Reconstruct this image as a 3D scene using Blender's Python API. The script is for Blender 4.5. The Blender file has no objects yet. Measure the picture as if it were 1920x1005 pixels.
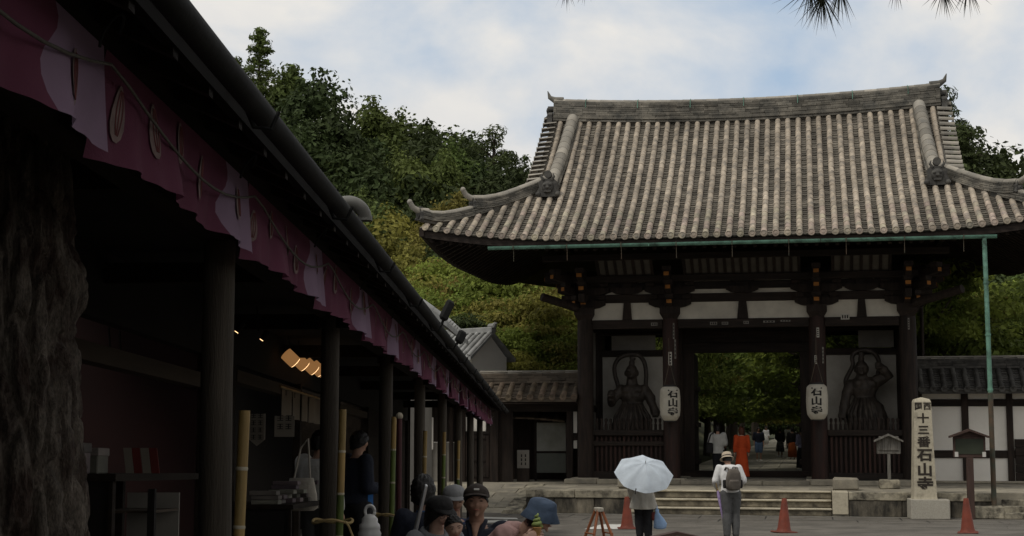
import bpy, math, random
from mathutils import Vector, Matrix, noise as mnoise

random.seed(7)
R = math.radians
scene = bpy.context.scene
COL = scene.collection

# ------------------------------------------------------------------ camera
F_PX, HORIZON = 2799.0, 800.8
PITCH = math.atan((HORIZON - 502.5) / F_PX)
CAM_Z = 2.41
cam_data = bpy.data.cameras.new('camera')
cam_data.sensor_width = 36.0
cam_data.lens = F_PX / 1920 * 36
cam_data.clip_start = 0.05
cam_data.clip_end = 3000
cam = bpy.data.objects.new('camera', cam_data)
cam.location = (0, 0, CAM_Z)
cam.rotation_euler = (R(90) + PITCH, 0, 0)
COL.objects.link(cam)
scene.camera = cam

# ------------------------------------------------------------------ sky and sun
SUN_EL, SUN_AZ = R(58), R(-125)          # azimuth from +Y towards +X
world = bpy.data.worlds.new('World'); scene.world = world; world.use_nodes = True
wn, wl = world.node_tree.nodes, world.node_tree.links
wn.clear()
def wnode(t, **k):
    n = wn.new(t)
    for a, b in k.items(): setattr(n, a, b)
    return n
w_out = wnode('ShaderNodeOutputWorld'); w_bg = wnode('ShaderNodeBackground'); w_bg.inputs[1].default_value = 0.1
w_sky = wnode('ShaderNodeTexSky', sky_type='NISHITA', sun_disc=False, sun_elevation=SUN_EL, sun_rotation=SUN_AZ,
              air_density=1.0, dust_density=1.5, ozone_density=1.2)
w_tc = wnode('ShaderNodeTexCoord'); w_map = wnode('ShaderNodeMapping')
w_map.inputs['Location'].default_value = (0.42, 4.18, 3.68)
w_map.inputs['Scale'].default_value = (1.0, 1.0, 1.9)
w_n1 = wnode('ShaderNodeTexNoise'); w_n1.inputs['Scale'].default_value = 3.6; w_n1.inputs['Detail'].default_value = 9; w_n1.inputs['Roughness'].default_value = 0.52; w_n1.inputs['Distortion'].default_value = 0.25
w_r1 = wnode('ShaderNodeValToRGB'); w_r1.color_ramp.elements[0].position = 0.325; w_r1.color_ramp.elements[1].position = 0.465
w_n2 = wnode('ShaderNodeTexNoise'); w_n2.inputs['Scale'].default_value = 7.5; w_n2.inputs['Detail'].default_value = 8; w_n2.inputs['Distortion'].default_value = 0.4
w_r2 = wnode('ShaderNodeValToRGB')
w_r2.color_ramp.elements[0].position = 0.3; w_r2.color_ramp.elements[0].color = (0.68, 0.685, 0.69, 1)
w_r2.color_ramp.elements[1].position = 0.62; w_r2.color_ramp.elements[1].color = (0.80, 0.775, 0.735, 1)
w_mul = wnode('ShaderNodeVectorMath', operation='SCALE'); w_mul.inputs['Scale'].default_value = 10.4
w_hs = wnode('ShaderNodeMix', data_type='RGBA'); w_hs.inputs[0].default_value = 0.8; w_hs.inputs[7].default_value = (4.5, 5.75, 7.3, 1)
w_mix = wnode('ShaderNodeMix', data_type='RGBA')
wl.new(w_tc.outputs['Generated'], w_map.inputs[0])
wl.new(w_map.outputs[0], w_n1.inputs[0]); wl.new(w_map.outputs[0], w_n2.inputs[0])
wl.new(w_n1.outputs[0], w_r1.inputs[0]); wl.new(w_n2.outputs[0], w_r2.inputs[0])
wl.new(w_r2.outputs[0], w_mul.inputs[0])
wl.new(w_sky.outputs[0], w_hs.inputs[6])
wl.new(w_r1.outputs[0], w_mix.inputs[0]); wl.new(w_hs.outputs[2], w_mix.inputs[6]); wl.new(w_mul.outputs[0], w_mix.inputs[7])
wl.new(w_mix.outputs[2], w_bg.inputs[0]); wl.new(w_bg.outputs[0], w_out.inputs[0])

sun_data = bpy.data.lights.new('sun', 'SUN'); sun_data.energy = 1.5; sun_data.angle = R(14); sun_data.color = (1, 0.95, 0.86)
sun = bpy.data.objects.new('sun', sun_data); COL.objects.link(sun)
sd = Vector((math.sin(SUN_AZ) * math.cos(SUN_EL), math.cos(SUN_AZ) * math.cos(SUN_EL), math.sin(SUN_EL)))
sun.rotation_euler = sd.to_track_quat('Z', 'Y').to_euler(); sun.location = (0, 0, 60)
vs = scene.view_settings
vs.view_transform = 'Standard'; vs.look = 'None'; vs.exposure = 0.0; vs.gamma = 1.0; vs.use_curve_mapping = False
scene.cycles.use_denoising = True
scene.cycles.max_bounces = 6

# ------------------------------------------------------------------ frames of reference
def P(px, py, Y):
    """point on the pixel's ray at world depth Y"""
    u, v = (px - 960) / F_PX, (502.5 - py) / F_PX
    d = Vector((u, math.cos(PITCH) - v * math.sin(PITCH), math.sin(PITCH) + v * math.cos(PITCH)))
    return Vector((0, 0, CAM_Z)) + d * (Y / d.y)
AZ = R(11.232)
GX, GY = 7.177, 46.3
def G2W(t, o, z=0.0):                      # gate frame -> world
    return Vector((GX + t * math.cos(AZ) + o * math.sin(AZ), GY - t * math.sin(AZ) + o * math.cos(AZ), z))
def zy(py, o=0.0, t=0.0):                  # height seen at image row py on the gate's plane o
    w = G2W(t, o)
    px = 960 + F_PX / math.cos(PITCH) * w.x / w.y
    return P(px, py, w.y).z
SAZ = math.atan(80 / 2815.0)
SLOPE = 0.0286
def S2W(x, d, h):                          # street frame (x right, d along the street, h above the eye line)
    return Vector((x * math.cos(SAZ) + d * math.sin(SAZ), -x * math.sin(SAZ) + d * math.cos(SAZ), CAM_Z + h - SLOPE * d))
def sp(px, py, x):                         # pixel seen on the vertical street plane at lateral offset x -> (d, h)
    d = 2815.0 * x / (px - 1040.0)
    return d, (881 - py) / 2799.0 * d
def road_z(y): return SLOPE * max(0.0, 39.0 - y)
HG = road_z(0) - CAM_Z                     # ground in the street frame

# ------------------------------------------------------------------ materials
MATS = {}
def mat(name, col, rough=0.8, var=0.22, scale=5.0, bump=0.0, bscale=30.0, col2=None, amt=0.5, s2=1.6, soft=0.12,
        spec=0.3, rnd=0.0, hue=0.0, stretch=(1, 1, 1), metal=0.0, emit=None, island=0.0, trans=0.0, detail=6.0, fine=0.0):
    m = bpy.data.materials.new(name); m.use_nodes = True
    nt = m.node_tree; n, l = nt.nodes, nt.links
    bs = n['Principled BSDF']
    bs.inputs['Roughness'].default_value = rough; bs.inputs['Metallic'].default_value = metal
    bs.inputs['Specular IOR Level'].default_value = spec
    tc = n.new('ShaderNodeTexCoord'); mp = n.new('ShaderNodeMapping'); mp.inputs['Scale'].default_value = stretch
    l.new(tc.outputs['Object'], mp.inputs[0])
    vec = mp.outputs[0]
    oi = n.new('ShaderNodeObjectInfo')
    if rnd or hue:
        ad = n.new('ShaderNodeVectorMath'); ad.operation = 'ADD'
        sc = n.new('ShaderNodeMath'); sc.operation = 'MULTIPLY'; sc.inputs[1].default_value = 37.0
        l.new(oi.outputs['Random'], sc.inputs[0]); l.new(vec, ad.inputs[0]); l.new(sc.outputs[0], ad.inputs[1]); vec = ad.outputs[0]
    nz = n.new('ShaderNodeTexNoise'); nz.inputs['Scale'].default_value = scale; nz.inputs['Detail'].default_value = detail
    l.new(vec, nz.inputs[0])
    rp = n.new('ShaderNodeValToRGB'); e = rp.color_ramp.elements
    e[0].position = 0.28; e[1].position = 0.72
    e[0].color = [max(0, c * (1 - var)) for c in col[:3]] + [1]
    e[1].color = [min(1, c * (1 + var)) for c in col[:3]] + [1]
    l.new(nz.outputs[0], rp.inputs[0]); c = rp.outputs[0]
    if col2:
        n2 = n.new('ShaderNodeTexNoise'); n2.inputs['Scale'].default_value = s2; n2.inputs['Detail'].default_value = 8; n2.inputs['Roughness'].default_value = 0.65
        l.new(vec, n2.inputs[0])
        r2 = n.new('ShaderNodeValToRGB'); r2.color_ramp.elements[0].position = 1 - amt - soft; r2.color_ramp.elements[1].position = 1 - amt + soft
        l.new(n2.outputs[0], r2.inputs[0])
        mx = n.new('ShaderNodeMix'); mx.data_type = 'RGBA'; l.new(r2.outputs[0], mx.inputs[0]); l.new(c, mx.inputs[6]); mx.inputs[7].default_value = (*col2, 1); c = mx.outputs[2]
    if fine:
        n3 = n.new('ShaderNodeTexNoise'); n3.inputs['Scale'].default_value = bscale * 2.2; n3.inputs['Detail'].default_value = 3; l.new(vec, n3.inputs[0])
        m3 = n.new('ShaderNodeMapRange'); m3.inputs[1].default_value = 0.3; m3.inputs[2].default_value = 0.7; m3.inputs[3].default_value = 1 - fine; m3.inputs[4].default_value = 1 + fine
        l.new(n3.outputs[0], m3.inputs[0])
        v3 = n.new('ShaderNodeVectorMath'); v3.operation = 'SCALE'; l.new(c, v3.inputs[0]); l.new(m3.outputs[0], v3.inputs['Scale']); c = v3.outputs[0]
    if rnd or hue:
        hs = n.new('ShaderNodeHueSaturation')
        mr = n.new('ShaderNodeMapRange'); mr.inputs[3].default_value = 1 - rnd; mr.inputs[4].default_value = 1 + rnd
        l.new(oi.outputs['Random'], mr.inputs[0]); l.new(mr.outputs[0], hs.inputs['Value'])
        if hue:
            ml = n.new('ShaderNodeMath'); ml.operation = 'MULTIPLY'; ml.inputs[1].default_value = 7.31
            fr = n.new('ShaderNodeMath'); fr.operation = 'FRACT'
            mh = n.new('ShaderNodeMapRange'); mh.inputs[3].default_value = 0.5 - hue; mh.inputs[4].default_value = 0.5 + hue
            l.new(oi.outputs['Random'], ml.inputs[0]); l.new(ml.outputs[0], fr.inputs[0]); l.new(fr.outputs[0], mh.inputs[0]); l.new(mh.outputs[0], hs.inputs['Hue'])
        l.new(c, hs.inputs['Color']); c = hs.outputs[0]
    if island:
        gi = n.new('ShaderNodeNewGeometry')
        hi = n.new('ShaderNodeHueSaturation'); mi = n.new('ShaderNodeMapRange'); mi.inputs[3].default_value = 1 - island; mi.inputs[4].default_value = 1 + island
        l.new(gi.outputs['Random Per Island'], mi.inputs[0]); l.new(mi.outputs[0], hi.inputs['Value']); l.new(c, hi.inputs['Color']); c = hi.outputs[0]
    l.new(c, bs.inputs['Base Color'])
    if bump:
        nb = n.new('ShaderNodeTexNoise'); nb.inputs['Scale'].default_value = bscale; nb.inputs['Detail'].default_value = 5; l.new(vec, nb.inputs[0])
        bp = n.new('ShaderNodeBump'); bp.inputs['Strength'].default_value = bump; bp.inputs['Distance'].default_value = 0.02
        l.new(nb.outputs[0], bp.inputs['Height']); l.new(bp.outputs[0], bs.inputs['Normal'])
    if emit:
        bs.inputs['Emission Color'].default_value = (*emit[0], 1); bs.inputs['Emission Strength'].default_value = emit[1]
    if trans:
        tr = n.new('ShaderNodeBsdfTranslucent'); l.new(c, tr.inputs[0])
        ms = n.new('ShaderNodeMixShader'); ms.inputs[0].default_value = trans
        l.new(bs.outputs[0], ms.inputs[1]); l.new(tr.outputs[0], ms.inputs[2]); l.new(ms.outputs[0], n['Material Output'].inputs[0])
    MATS[name] = m
    return m

# ------------------------------------------------------------------ mesh collector
class MB:
    def __init__(self, xf=None): self.v = []; self.f = []; self.mi = []; self.cur = 0; self.xf = xf
    def add(self, vs, fs):
        b = len(self.v)
        self.v += [tuple(p) for p in vs]
        for q in fs: self.f.append([b + i for i in q]); self.mi.append(self.cur)
        return self
    def merge(self, o, M=None):
        vs = [M @ Vector(p) for p in o.v] if M else o.v
        return self.add(vs, o.f)
    def hexa(self, p):
        return self.add(p, [(0, 3, 2, 1), (4, 5, 6, 7), (0, 1, 5, 4), (1, 2, 6, 5), (2, 3, 7, 6), (3, 0, 4, 7)])
    def box(self, cx, cy, cz, sx, sy, sz, M=None, tx=1.0, ty=1.0):
        """centre x,y and BASE z; tx, ty taper of the top"""
        a, b = sx / 2, sy / 2
        p = [(-a, -b, 0), (a, -b, 0), (a, b, 0), (-a, b, 0), (-a * tx, -b * ty, sz), (a * tx, -b * ty, sz), (a * tx, b * ty, sz), (-a * tx, b * ty, sz)]
        if M: p = [M @ Vector(q) for q in p]
        return self.hexa([(q[0] + cx, q[1] + cy, q[2] + cz) for q in p])
    def bx(self, x0, x1, y0, y1, z0, z1):
        return self.hexa([(x0, y0, z0), (x1, y0, z0), (x1, y1, z0), (x0, y1, z0), (x0, y0, z1), (x1, y0, z1), (x1, y1, z1), (x0, y1, z1)])
    def cbx(self, x0, x1, y0, y1, z0, z1, c=0.01, jit=0.0):
        """box with chamfered edges"""
        b = len(self.v); pts = []
        c = min(c, (x1 - x0) * .45, (y1 - y0) * .45, (z1 - z0) * .45)
        cx = (x0, x1); cy = (y0, y1); cz = (z0, z1); idx = {}
        for i in (0, 1):
            for j in (0, 1):
                for k in (0, 1):
                    jx, jy, jz = [random.uniform(-jit, jit) for _ in range(3)]
                    X, Y, Z = cx[i] + jx, cy[j] + jy, cz[k] + jz
                    dx, dy, dz = (c if i == 0 else -c), (c if j == 0 else -c), (c if k == 0 else -c)
                    idx[i, j, k] = len(pts)
                    pts += [(X, Y + dy, Z + dz), (X + dx, Y, Z + dz), (X + dx, Y + dy, Z)]
        F = []
        for i in (0, 1):
            q = [idx[i, 0, 0], idx[i, 1, 0], idx[i, 1, 1], idx[i, 0, 1]]; F.append(q if i else q[::-1])
            q = [idx[0, i, 0] + 1, idx[0, i, 1] + 1, idx[1, i, 1] + 1, idx[1, i, 0] + 1]; F.append(q if i else q[::-1])
            q = [idx[0, 0, i] + 2, idx[1, 0, i] + 2, idx[1, 1, i] + 2, idx[0, 1, i] + 2]; F.append(q if i else q[::-1])
        for a in (0, 1):
            for bb in (0, 1):
                F.append([idx[0, a, bb] + 1, idx[1, a, bb] + 1, idx[1, a, bb] + 2, idx[0, a, bb] + 2])
                F.append([idx[a, 0, bb] + 0, idx[a, 1, bb] + 0, idx[a, 1, bb] + 2, idx[a, 0, bb] + 2])
                F.append([idx[a, bb, 0] + 0, idx[a, bb, 1] + 0, idx[a, bb, 1] + 1, idx[a, bb, 0] + 1])
        for k3, i0 in idx.items(): F.append([i0, i0 + 1, i0 + 2])
        return self.add(pts, F)
    def tube(self, pts, rad, n=8, cap=True, squash=None):
        pts = [Vector(p) for p in pts]
        if not hasattr(rad, '__len__'): rad = [rad] * len(pts)
        vs, fs = [], []
        up = None
        for i, p in enumerate(pts):
            d = (pts[min(i + 1, len(pts) - 1)] - pts[max(i - 1, 0)]).normalized()
            if up is None:
                up = Vector((0, 0, 1)) if abs(d.z) < 0.9 else Vector((1, 0, 0))
            s = d.cross(up)
            if s.length < 1e-5: s = d.cross(Vector((0, 1, 0)))
            s.normalize(); up = s.cross(d).normalized()
            ru = rad[i] if squash is None else rad[i] * squash
            for k in range(n):
                a = 2 * math.pi * k / n
                vs.append(p + s * (math.cos(a) * rad[i]) + up * (math.sin(a) * ru))
        for i in range(len(pts) - 1):
            for k in range(n):
                a, b = i * n + k, i * n + (k + 1) % n
                fs.append((a, b, b + n, a + n))
        if cap:
            fs.append(tuple(range(n - 1, -1, -1))); fs.append(tuple(range((len(pts) - 1) * n, len(pts) * n)))
        return self.add(vs, fs)
    def lathe(self, prof, n=16, c=(0, 0, 0), sx=1.0, sy=1.0, M=None):
        vs, fs = [], []
        for r, z in prof:
            for k in range(n):
                a = 2 * math.pi * k / n
                q = Vector((math.cos(a) * r * sx, math.sin(a) * r * sy, z))
                if M: q = M @ q
                vs.append((q[0] + c[0], q[1] + c[1], q[2] + c[2]))
        for i in range(len(prof) - 1):
            for k in range(n):
                a, b = i * n + k, i * n + (k + 1) % n
                fs.append((a, b, b + n, a + n))
        fs.append(tuple(range(n - 1, -1, -1))); fs.append(tuple(range((len(prof) - 1) * n, len(prof) * n)))
        return self.add(vs, fs)
    def loft(self, rings):
        """rings: list of equal-length closed point lists"""
        n = len(rings[0]); vs = [p for r in rings for p in r]; fs = []
        for i in range(len(rings) - 1):
            for k in range(n):
                a, b = i * n + k, i * n + (k + 1) % n
                fs.append((a, b, b + n, a + n))
        fs.append(tuple(range(n - 1, -1, -1))); fs.append(tuple(range((len(rings) - 1) * n, len(rings) * n)))
        return self.add(vs, fs)
    def ball(self, c, r, n=12, m=8, M=None):
        if not hasattr(r, '__len__'): r = (r, r, r)
        vs, fs = [], []
        for i in range(1, m):
            ph = math.pi * i / m
            for k in range(n):
                a = 2 * math.pi * k / n
                q = Vector((r[0] * math.sin(ph) * math.cos(a), r[1] * math.sin(ph) * math.sin(a), -r[2] * math.cos(ph)))
                if M: q = M @ q
                vs.append(q + Vector(c))
        for i in range(m - 2):
            for k in range(n):
                a, b = i * n + k, i * n + (k + 1) % n
                fs.append((a, b, b + n, a + n))
        t = Vector((0, 0, r[2]))
        if M: t = M @ t
        vs += [Vector(c) - t, Vector(c) + t]
        q = (m - 1) * n
        for k in range(n):
            fs.append((k, q, (k + 1) % n)); fs.append(((m - 2) * n + k, (m - 2) * n + (k + 1) % n, q + 1))
        return self.add(vs, fs)
    def prism(self, poly, y0, y1):
        """poly in (x, z) extruded along y"""
        n = len(poly)
        vs = [(x, y0, z) for x, z in poly] + [(x, y1, z) for x, z in poly]
        fs = [tuple(range(n)), tuple(range(2 * n - 1, n - 1, -1))]
        for k in range(n): fs.append((k, n + k, n + (k + 1) % n, (k + 1) % n))
        return self.add(vs, fs)
    def prismx(self, poly, x0, x1):
        """poly in (y, z) extruded along x"""
        n = len(poly)
        vs = [(x0, y, z) for y, z in poly] + [(x1, y, z) for y, z in poly]
        fs = [tuple(range(n - 1, -1, -1)), tuple(range(n, 2 * n))]
        for k in range(n): fs.append((k, (k + 1) % n, n + (k + 1) % n, n + k))
        return self.add(vs, fs)
    def grid(self, fn, nu, nv):
        vs = [fn(i / nu, j / nv) for j in range(nv + 1) for i in range(nu + 1)]
        fs = [(j * (nu + 1) + i, j * (nu + 1) + i + 1, (j + 1) * (nu + 1) + i + 1, (j + 1) * (nu + 1) + i) for j in range(nv) for i in range(nu)]
        return self.add(vs, fs)
    def mesh(self, name, m=None, smooth=None):
        me = bpy.data.meshes.new(name)
        vs = [self.xf(*p) for p in self.v] if self.xf else self.v
        me.from_pydata([tuple(p) for p in vs], [], self.f)
        ms = m if isinstance(m, (list, tuple)) else [m]
        for q in ms:
            if q: me.materials.append(MATS[q] if isinstance(q, str) else q)
        if len(ms) > 1: me.polygons.foreach_set('material_index', self.mi)
        if smooth is not None:
            me.polygons.foreach_set('use_smooth', [True] * len(me.polygons))
            if smooth < 179: me.set_sharp_from_angle(angle=R(smooth))
        me.update()
        return me
    def build(self, name, m, parent=None, smooth=None, loc=None, rot=None):
        return link(name, self.mesh(name, m, smooth), parent, loc, rot)

def link(name, me, parent=None, loc=None, rot=None, scale=None):
    o = bpy.data.objects.new(name, me); COL.objects.link(o)
    if parent: o.parent = parent
    if loc is not None: o.location = loc
    if rot is not None: o.rotation_euler = rot
    if scale is not None: o.scale = scale if hasattr(scale, '__len__') else (scale,) * 3
    return o
def thing(name, label, cat, loc=(0, 0, 0), rz=0.0, group=None):
    o = link(name, None, None, loc, (0, 0, rz)); o.empty_display_size = 0.2
    return tag(o, label, cat, group)
def tag(o, label, cat, group=None):
    o['label'] = label; o['category'] = cat
    if group: o['group'] = group
    return o
def struct(o, kind='structure'): o['kind'] = kind; return o
def copy_tree(o, parent=None):
    c = o.copy(); COL.objects.link(c); c.parent = parent
    for ch in list(o.children): copy_tree(ch, c)
    return c
def text_mesh(body, size=1.0, bold=0.02, chars_down=False):
    """vertices and faces of a string, centred, in (x, z)"""
    cu = bpy.data.curves.new('lettering', 'FONT'); cu.body = body; cu.size = size; cu.offset = bold * size; cu.align_x = 'CENTER'
    cu.resolution_u = 3
    ob = bpy.data.objects.new('lettering', cu); COL.objects.link(ob)
    dg = bpy.context.evaluated_depsgraph_get()
    me = bpy.data.meshes.new_from_object(ob.evaluated_get(dg))
    vs = [(v.co.x, v.co.y) for v in me.vertices]; fs = [tuple(p.vertices) for p in me.polygons]
    bpy.data.objects.remove(ob); bpy.data.curves.remove(cu); bpy.data.meshes.remove(me)
    x0 = (min(v[0] for v in vs) + max(v[0] for v in vs)) / 2; z0 = (min(v[1] for v in vs) + max(v[1] for v in vs)) / 2
    return [(x - x0, z - z0) for x, z in vs], fs
def fuse(mb, voxel=0.015, smooth=4, keep=None):
    """grow one continuous skin over overlapping solids"""
    me = mb.mesh('tmp'); ob = bpy.data.objects.new('tmp', me); COL.objects.link(ob)
    md = ob.modifiers.new('r', 'REMESH'); md.mode = 'VOXEL'; md.voxel_size = voxel
    if smooth:
        ms = ob.modifiers.new('s', 'SMOOTH'); ms.factor = 0.5; ms.iterations = smooth
    dg = bpy.context.evaluated_depsgraph_get()
    m2 = bpy.data.meshes.new_from_object(ob.evaluated_get(dg))
    out = MB(); out.v = [tuple(v.co) for v in m2.vertices]; out.f = [list(p.vertices) for p in m2.polygons]; out.mi = [0] * len(out.f)
    bpy.data.objects.remove(ob); bpy.data.meshes.remove(me); bpy.data.meshes.remove(m2)
    return out
def weather(name, ref, lo=.62, hi=1.18, scale=.45, stretch=(1, 1, 1)):
    """broad uneven staining laid over a whole structure, in that structure's own frame"""
    m = MATS[name]; n, l = m.node_tree.nodes, m.node_tree.links; bs = n['Principled BSDF']; src = bs.inputs['Base Color'].links[0].from_socket
    tc = n.new('ShaderNodeTexCoord'); tc.object = ref; mp = n.new('ShaderNodeMapping'); mp.inputs['Scale'].default_value = stretch; l.new(tc.outputs['Object'], mp.inputs[0])
    nz = n.new('ShaderNodeTexNoise'); nz.inputs['Scale'].default_value = scale; nz.inputs['Detail'].default_value = 7; nz.inputs['Roughness'].default_value = .62; l.new(mp.outputs[0], nz.inputs[0])
    mr = n.new('ShaderNodeMapRange'); mr.inputs[1].default_value = .32; mr.inputs[2].default_value = .68; mr.inputs[3].default_value = lo; mr.inputs[4].default_value = hi; l.new(nz.outputs[0], mr.inputs[0])
    v = n.new('ShaderNodeVectorMath'); v.operation = 'SCALE'; l.new(src, v.inputs[0]); l.new(mr.outputs[0], v.inputs['Scale']); l.new(v.outputs[0], bs.inputs['Base Color'])
def lerp(a, b, t): return a + (b - a) * t
def frame_to(d, up=(0, 0, 1)):
    d = Vector(d).normalized(); s = d.cross(Vector(up))
    if s.length < 1e-4: s = Vector((1, 0, 0))
    s.normalize(); u = s.cross(d)
    return Matrix((s, d, u)).transposed()
# ================================================================== material library
mat('asphalt', (0.134, 0.121, 0.102), 0.9, 0.2, 2.2, 0.35, 110, (0.082, 0.074, 0.062), 0.47, 0.8, 0.1, fine=0.3)
mat('road_paint', (0.55, 0.54, 0.5), 0.75, 0.1, 8, col2=(0.2, 0.195, 0.18), amt=0.36, s2=9)
mat('pale_joint', (0.27, 0.255, 0.22), 0.9, 0.2, 8, col2=(0.12, 0.115, 0.1), amt=0.4, s2=3)
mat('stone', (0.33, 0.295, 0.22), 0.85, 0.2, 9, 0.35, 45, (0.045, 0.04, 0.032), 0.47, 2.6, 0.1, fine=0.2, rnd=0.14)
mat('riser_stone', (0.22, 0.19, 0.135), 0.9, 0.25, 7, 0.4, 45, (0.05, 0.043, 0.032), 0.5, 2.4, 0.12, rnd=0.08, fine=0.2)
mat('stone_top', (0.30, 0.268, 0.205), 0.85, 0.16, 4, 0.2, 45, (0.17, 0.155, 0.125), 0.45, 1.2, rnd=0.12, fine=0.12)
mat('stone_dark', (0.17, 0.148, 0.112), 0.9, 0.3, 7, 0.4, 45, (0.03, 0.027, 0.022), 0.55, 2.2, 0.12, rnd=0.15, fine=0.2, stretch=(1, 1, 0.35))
mat('granite_pale', (0.43, 0.385, 0.29), 0.8, 0.12, 20, 0.25, 140, (0.16, 0.14, 0.105), 0.36, 3.0, 0.12, fine=0.2)
mat('granite_base', (0.36, 0.335, 0.28), 0.85, 0.12, 30, 0.3, 160, fine=0.22)
mat('carved_ink', (0.035, 0.028, 0.022), 0.9, 0.2)
mat('cove', (0.095, 0.085, 0.072), 0.9, 0.2, 3)
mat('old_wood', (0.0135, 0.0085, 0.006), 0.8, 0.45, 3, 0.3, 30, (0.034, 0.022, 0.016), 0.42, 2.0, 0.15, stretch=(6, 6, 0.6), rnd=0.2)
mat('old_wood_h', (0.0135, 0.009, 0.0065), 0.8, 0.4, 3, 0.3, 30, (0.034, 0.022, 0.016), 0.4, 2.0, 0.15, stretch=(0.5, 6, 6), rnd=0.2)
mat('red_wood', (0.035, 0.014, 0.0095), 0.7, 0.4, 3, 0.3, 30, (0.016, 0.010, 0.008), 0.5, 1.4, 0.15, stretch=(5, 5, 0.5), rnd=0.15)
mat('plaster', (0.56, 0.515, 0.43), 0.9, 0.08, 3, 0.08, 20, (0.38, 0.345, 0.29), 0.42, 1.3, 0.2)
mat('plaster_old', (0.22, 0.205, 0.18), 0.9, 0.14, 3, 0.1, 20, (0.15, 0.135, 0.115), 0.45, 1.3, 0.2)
mat('plaster_white', (0.80, 0.755, 0.68), 0.9, 0.06, 2, 0.05, 20, (0.60, 0.56, 0.49), 0.36, 1.0, 0.2)
mat('ochre', (0.30, 0.12, 0.025), 0.8, 0.3)
mat('paper', (0.42, 0.40, 0.35), 0.9, 0.15, 10)
mat('ink', (0.02, 0.018, 0.017), 0.85, 0.2)
mat('cover_tile', (0.365, 0.305, 0.235), 0.85, 0.2, 7, 0.3, 40, (0.17, 0.155, 0.135), 0.42, 5.0, 0.12, rnd=0.18, hue=0.024, fine=0.18)
mat('cover_tile_field', (0.355, 0.298, 0.23), 0.85, 0.2, 7, 0.3, 40, (0.17, 0.155, 0.135), 0.42, 5.0, 0.12, island=0.17, fine=0.18)
mat('pan_tile', (0.145, 0.128, 0.102), 0.85, 0.3, 4, 0.25, 40, (0.06, 0.053, 0.042), 0.48, 1.1, 0.15, island=0.35)
mat('ridge_tile', (0.19, 0.172, 0.14), 0.88, 0.25, 6, 0.3, 40, (0.07, 0.068, 0.06), 0.5, 2.0, 0.15, island=0.35, fine=0.15)
mat('ridge_cap', (0.30, 0.272, 0.225), 0.85, 0.2, 5, 0.25, 40, (0.15, 0.145, 0.13), 0.42, 2.5, 0.15, rnd=0.25)
mat('ogre_tile', (0.055, 0.052, 0.047), 0.8, 0.35, 8, 0.4, 30, (0.12, 0.115, 0.1), 0.4, 5)
mat('copper_green', (0.12, 0.24, 0.18), 0.75, 0.25, 5, 0.2, 40, (0.04, 0.07, 0.052), 0.42, 3.5, 0.12, fine=0.2)
mat('rust_pipe', (0.085, 0.058, 0.038), 0.8, 0.35, 5, 0.2, 40, (0.05, 0.06, 0.045), 0.45, 3)
mat('dark_tile', (0.05, 0.047, 0.042), 0.8, 0.3, 6, 0.25, 40, (0.09, 0.085, 0.075), 0.4, 3, 0.15, rnd=0.3)
mat('brown_tile', (0.17, 0.125, 0.085), 0.85, 0.25, 6, 0.3, 40, (0.07, 0.055, 0.04), 0.5, 3, 0.15, rnd=0.3, hue=0.01)
mat('grey_tile', (0.30, 0.30, 0.29), 0.75, 0.2, 6, 0.2, 40, (0.14, 0.14, 0.13), 0.42, 3, 0.15, rnd=0.2)
mat('statue_wood', (0.036, 0.028, 0.022), 0.6, 0.4, 6, 0.3, 40, (0.075, 0.06, 0.047), 0.4, 4)
mat('lantern_paper', (0.60, 0.56, 0.47), 0.85, 0.08, 3, 0.1, 20, (0.45, 0.40, 0.31), 0.35, 2.5, 0.2, trans=0.25)
mat('lantern_black', (0.02, 0.018, 0.016), 0.6, 0.2)
mat('earth', (0.10, 0.085, 0.06), 0.95, 0.3, 0.6, 0.3, 20, (0.05, 0.055, 0.025), 0.5, 0.3)
mat('forest_floor', (0.032, 0.036, 0.014), 0.95, 0.4, 0.5, 0.3, 20, (0.06, 0.05, 0.02), 0.4, 0.2)
mat('path_slab', (0.25, 0.23, 0.18), 0.85, 0.15, 3, 0.2, 40, (0.15, 0.14, 0.105), 0.45, 1.6, rnd=0.16, fine=0.12)

# ================================================================== ground and road
PLAT, FLOOR = 0.66, 0.81
mb = MB()
ys = [-60 + i * 3 for i in range(33)] + [39, 60, 120, 300, 900]
ys = sorted(set(ys))
def gfn(i, j, xs=[-900, -200, -60, -20, -8, 0, 8, 20, 60, 200, 900]):
    return (xs[i], ys[j], road_z(ys[j]) if ys[j] > -60 else road_z(-60))
vs_ = [gfn(i, j) for j in range(len(ys)) for i in range(11)]
mb.add(vs_, [(j * 11 + i, j * 11 + i + 1, (j + 1) * 11 + i + 1, (j + 1) * 11 + i) for j in range(len(ys) - 1) for i in range(10)])
road = struct(mb.build('road', 'asphalt'))
# pale stone joint lines along the gate front
def road_strip(name, t0, t1, o0, o1, m, lift=0.006, n=30):
    s = MB()
    def fn(a, b):
        w = G2W(lerp(t0, t1, a), lerp(o0, o1, b)); w.z = road_z(w.y) + lift; return w
    s.grid(fn, n, 2)
    return s.build(name, m)
for i, (o0, o1) in enumerate(((-5.24, -5.02), (-6.62, -6.56), (-8.02, -7.96))):
    q = road_strip('road_joint', -9, 16, o0, o1, 'pale_joint'); struct(q)
s = MB()
for k in range(14):
    for o0, o1 in ((-6.56, -5.24), (-7.96, -6.62)):
        tk = -8 + k * 1.75 + (0.6 if o0 < -7 else 0)
        pts = []
        for tt, oo in ((tk, o0), (tk + .03, o0), (tk + .03, o1), (tk, o1)):
            w = G2W(tt, oo); w.z = road_z(w.y) + .005; pts.append(w)
        s.add(pts, [(0, 1, 2, 3)])
struct(s.build('slab_joint', 'ink'))
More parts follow.
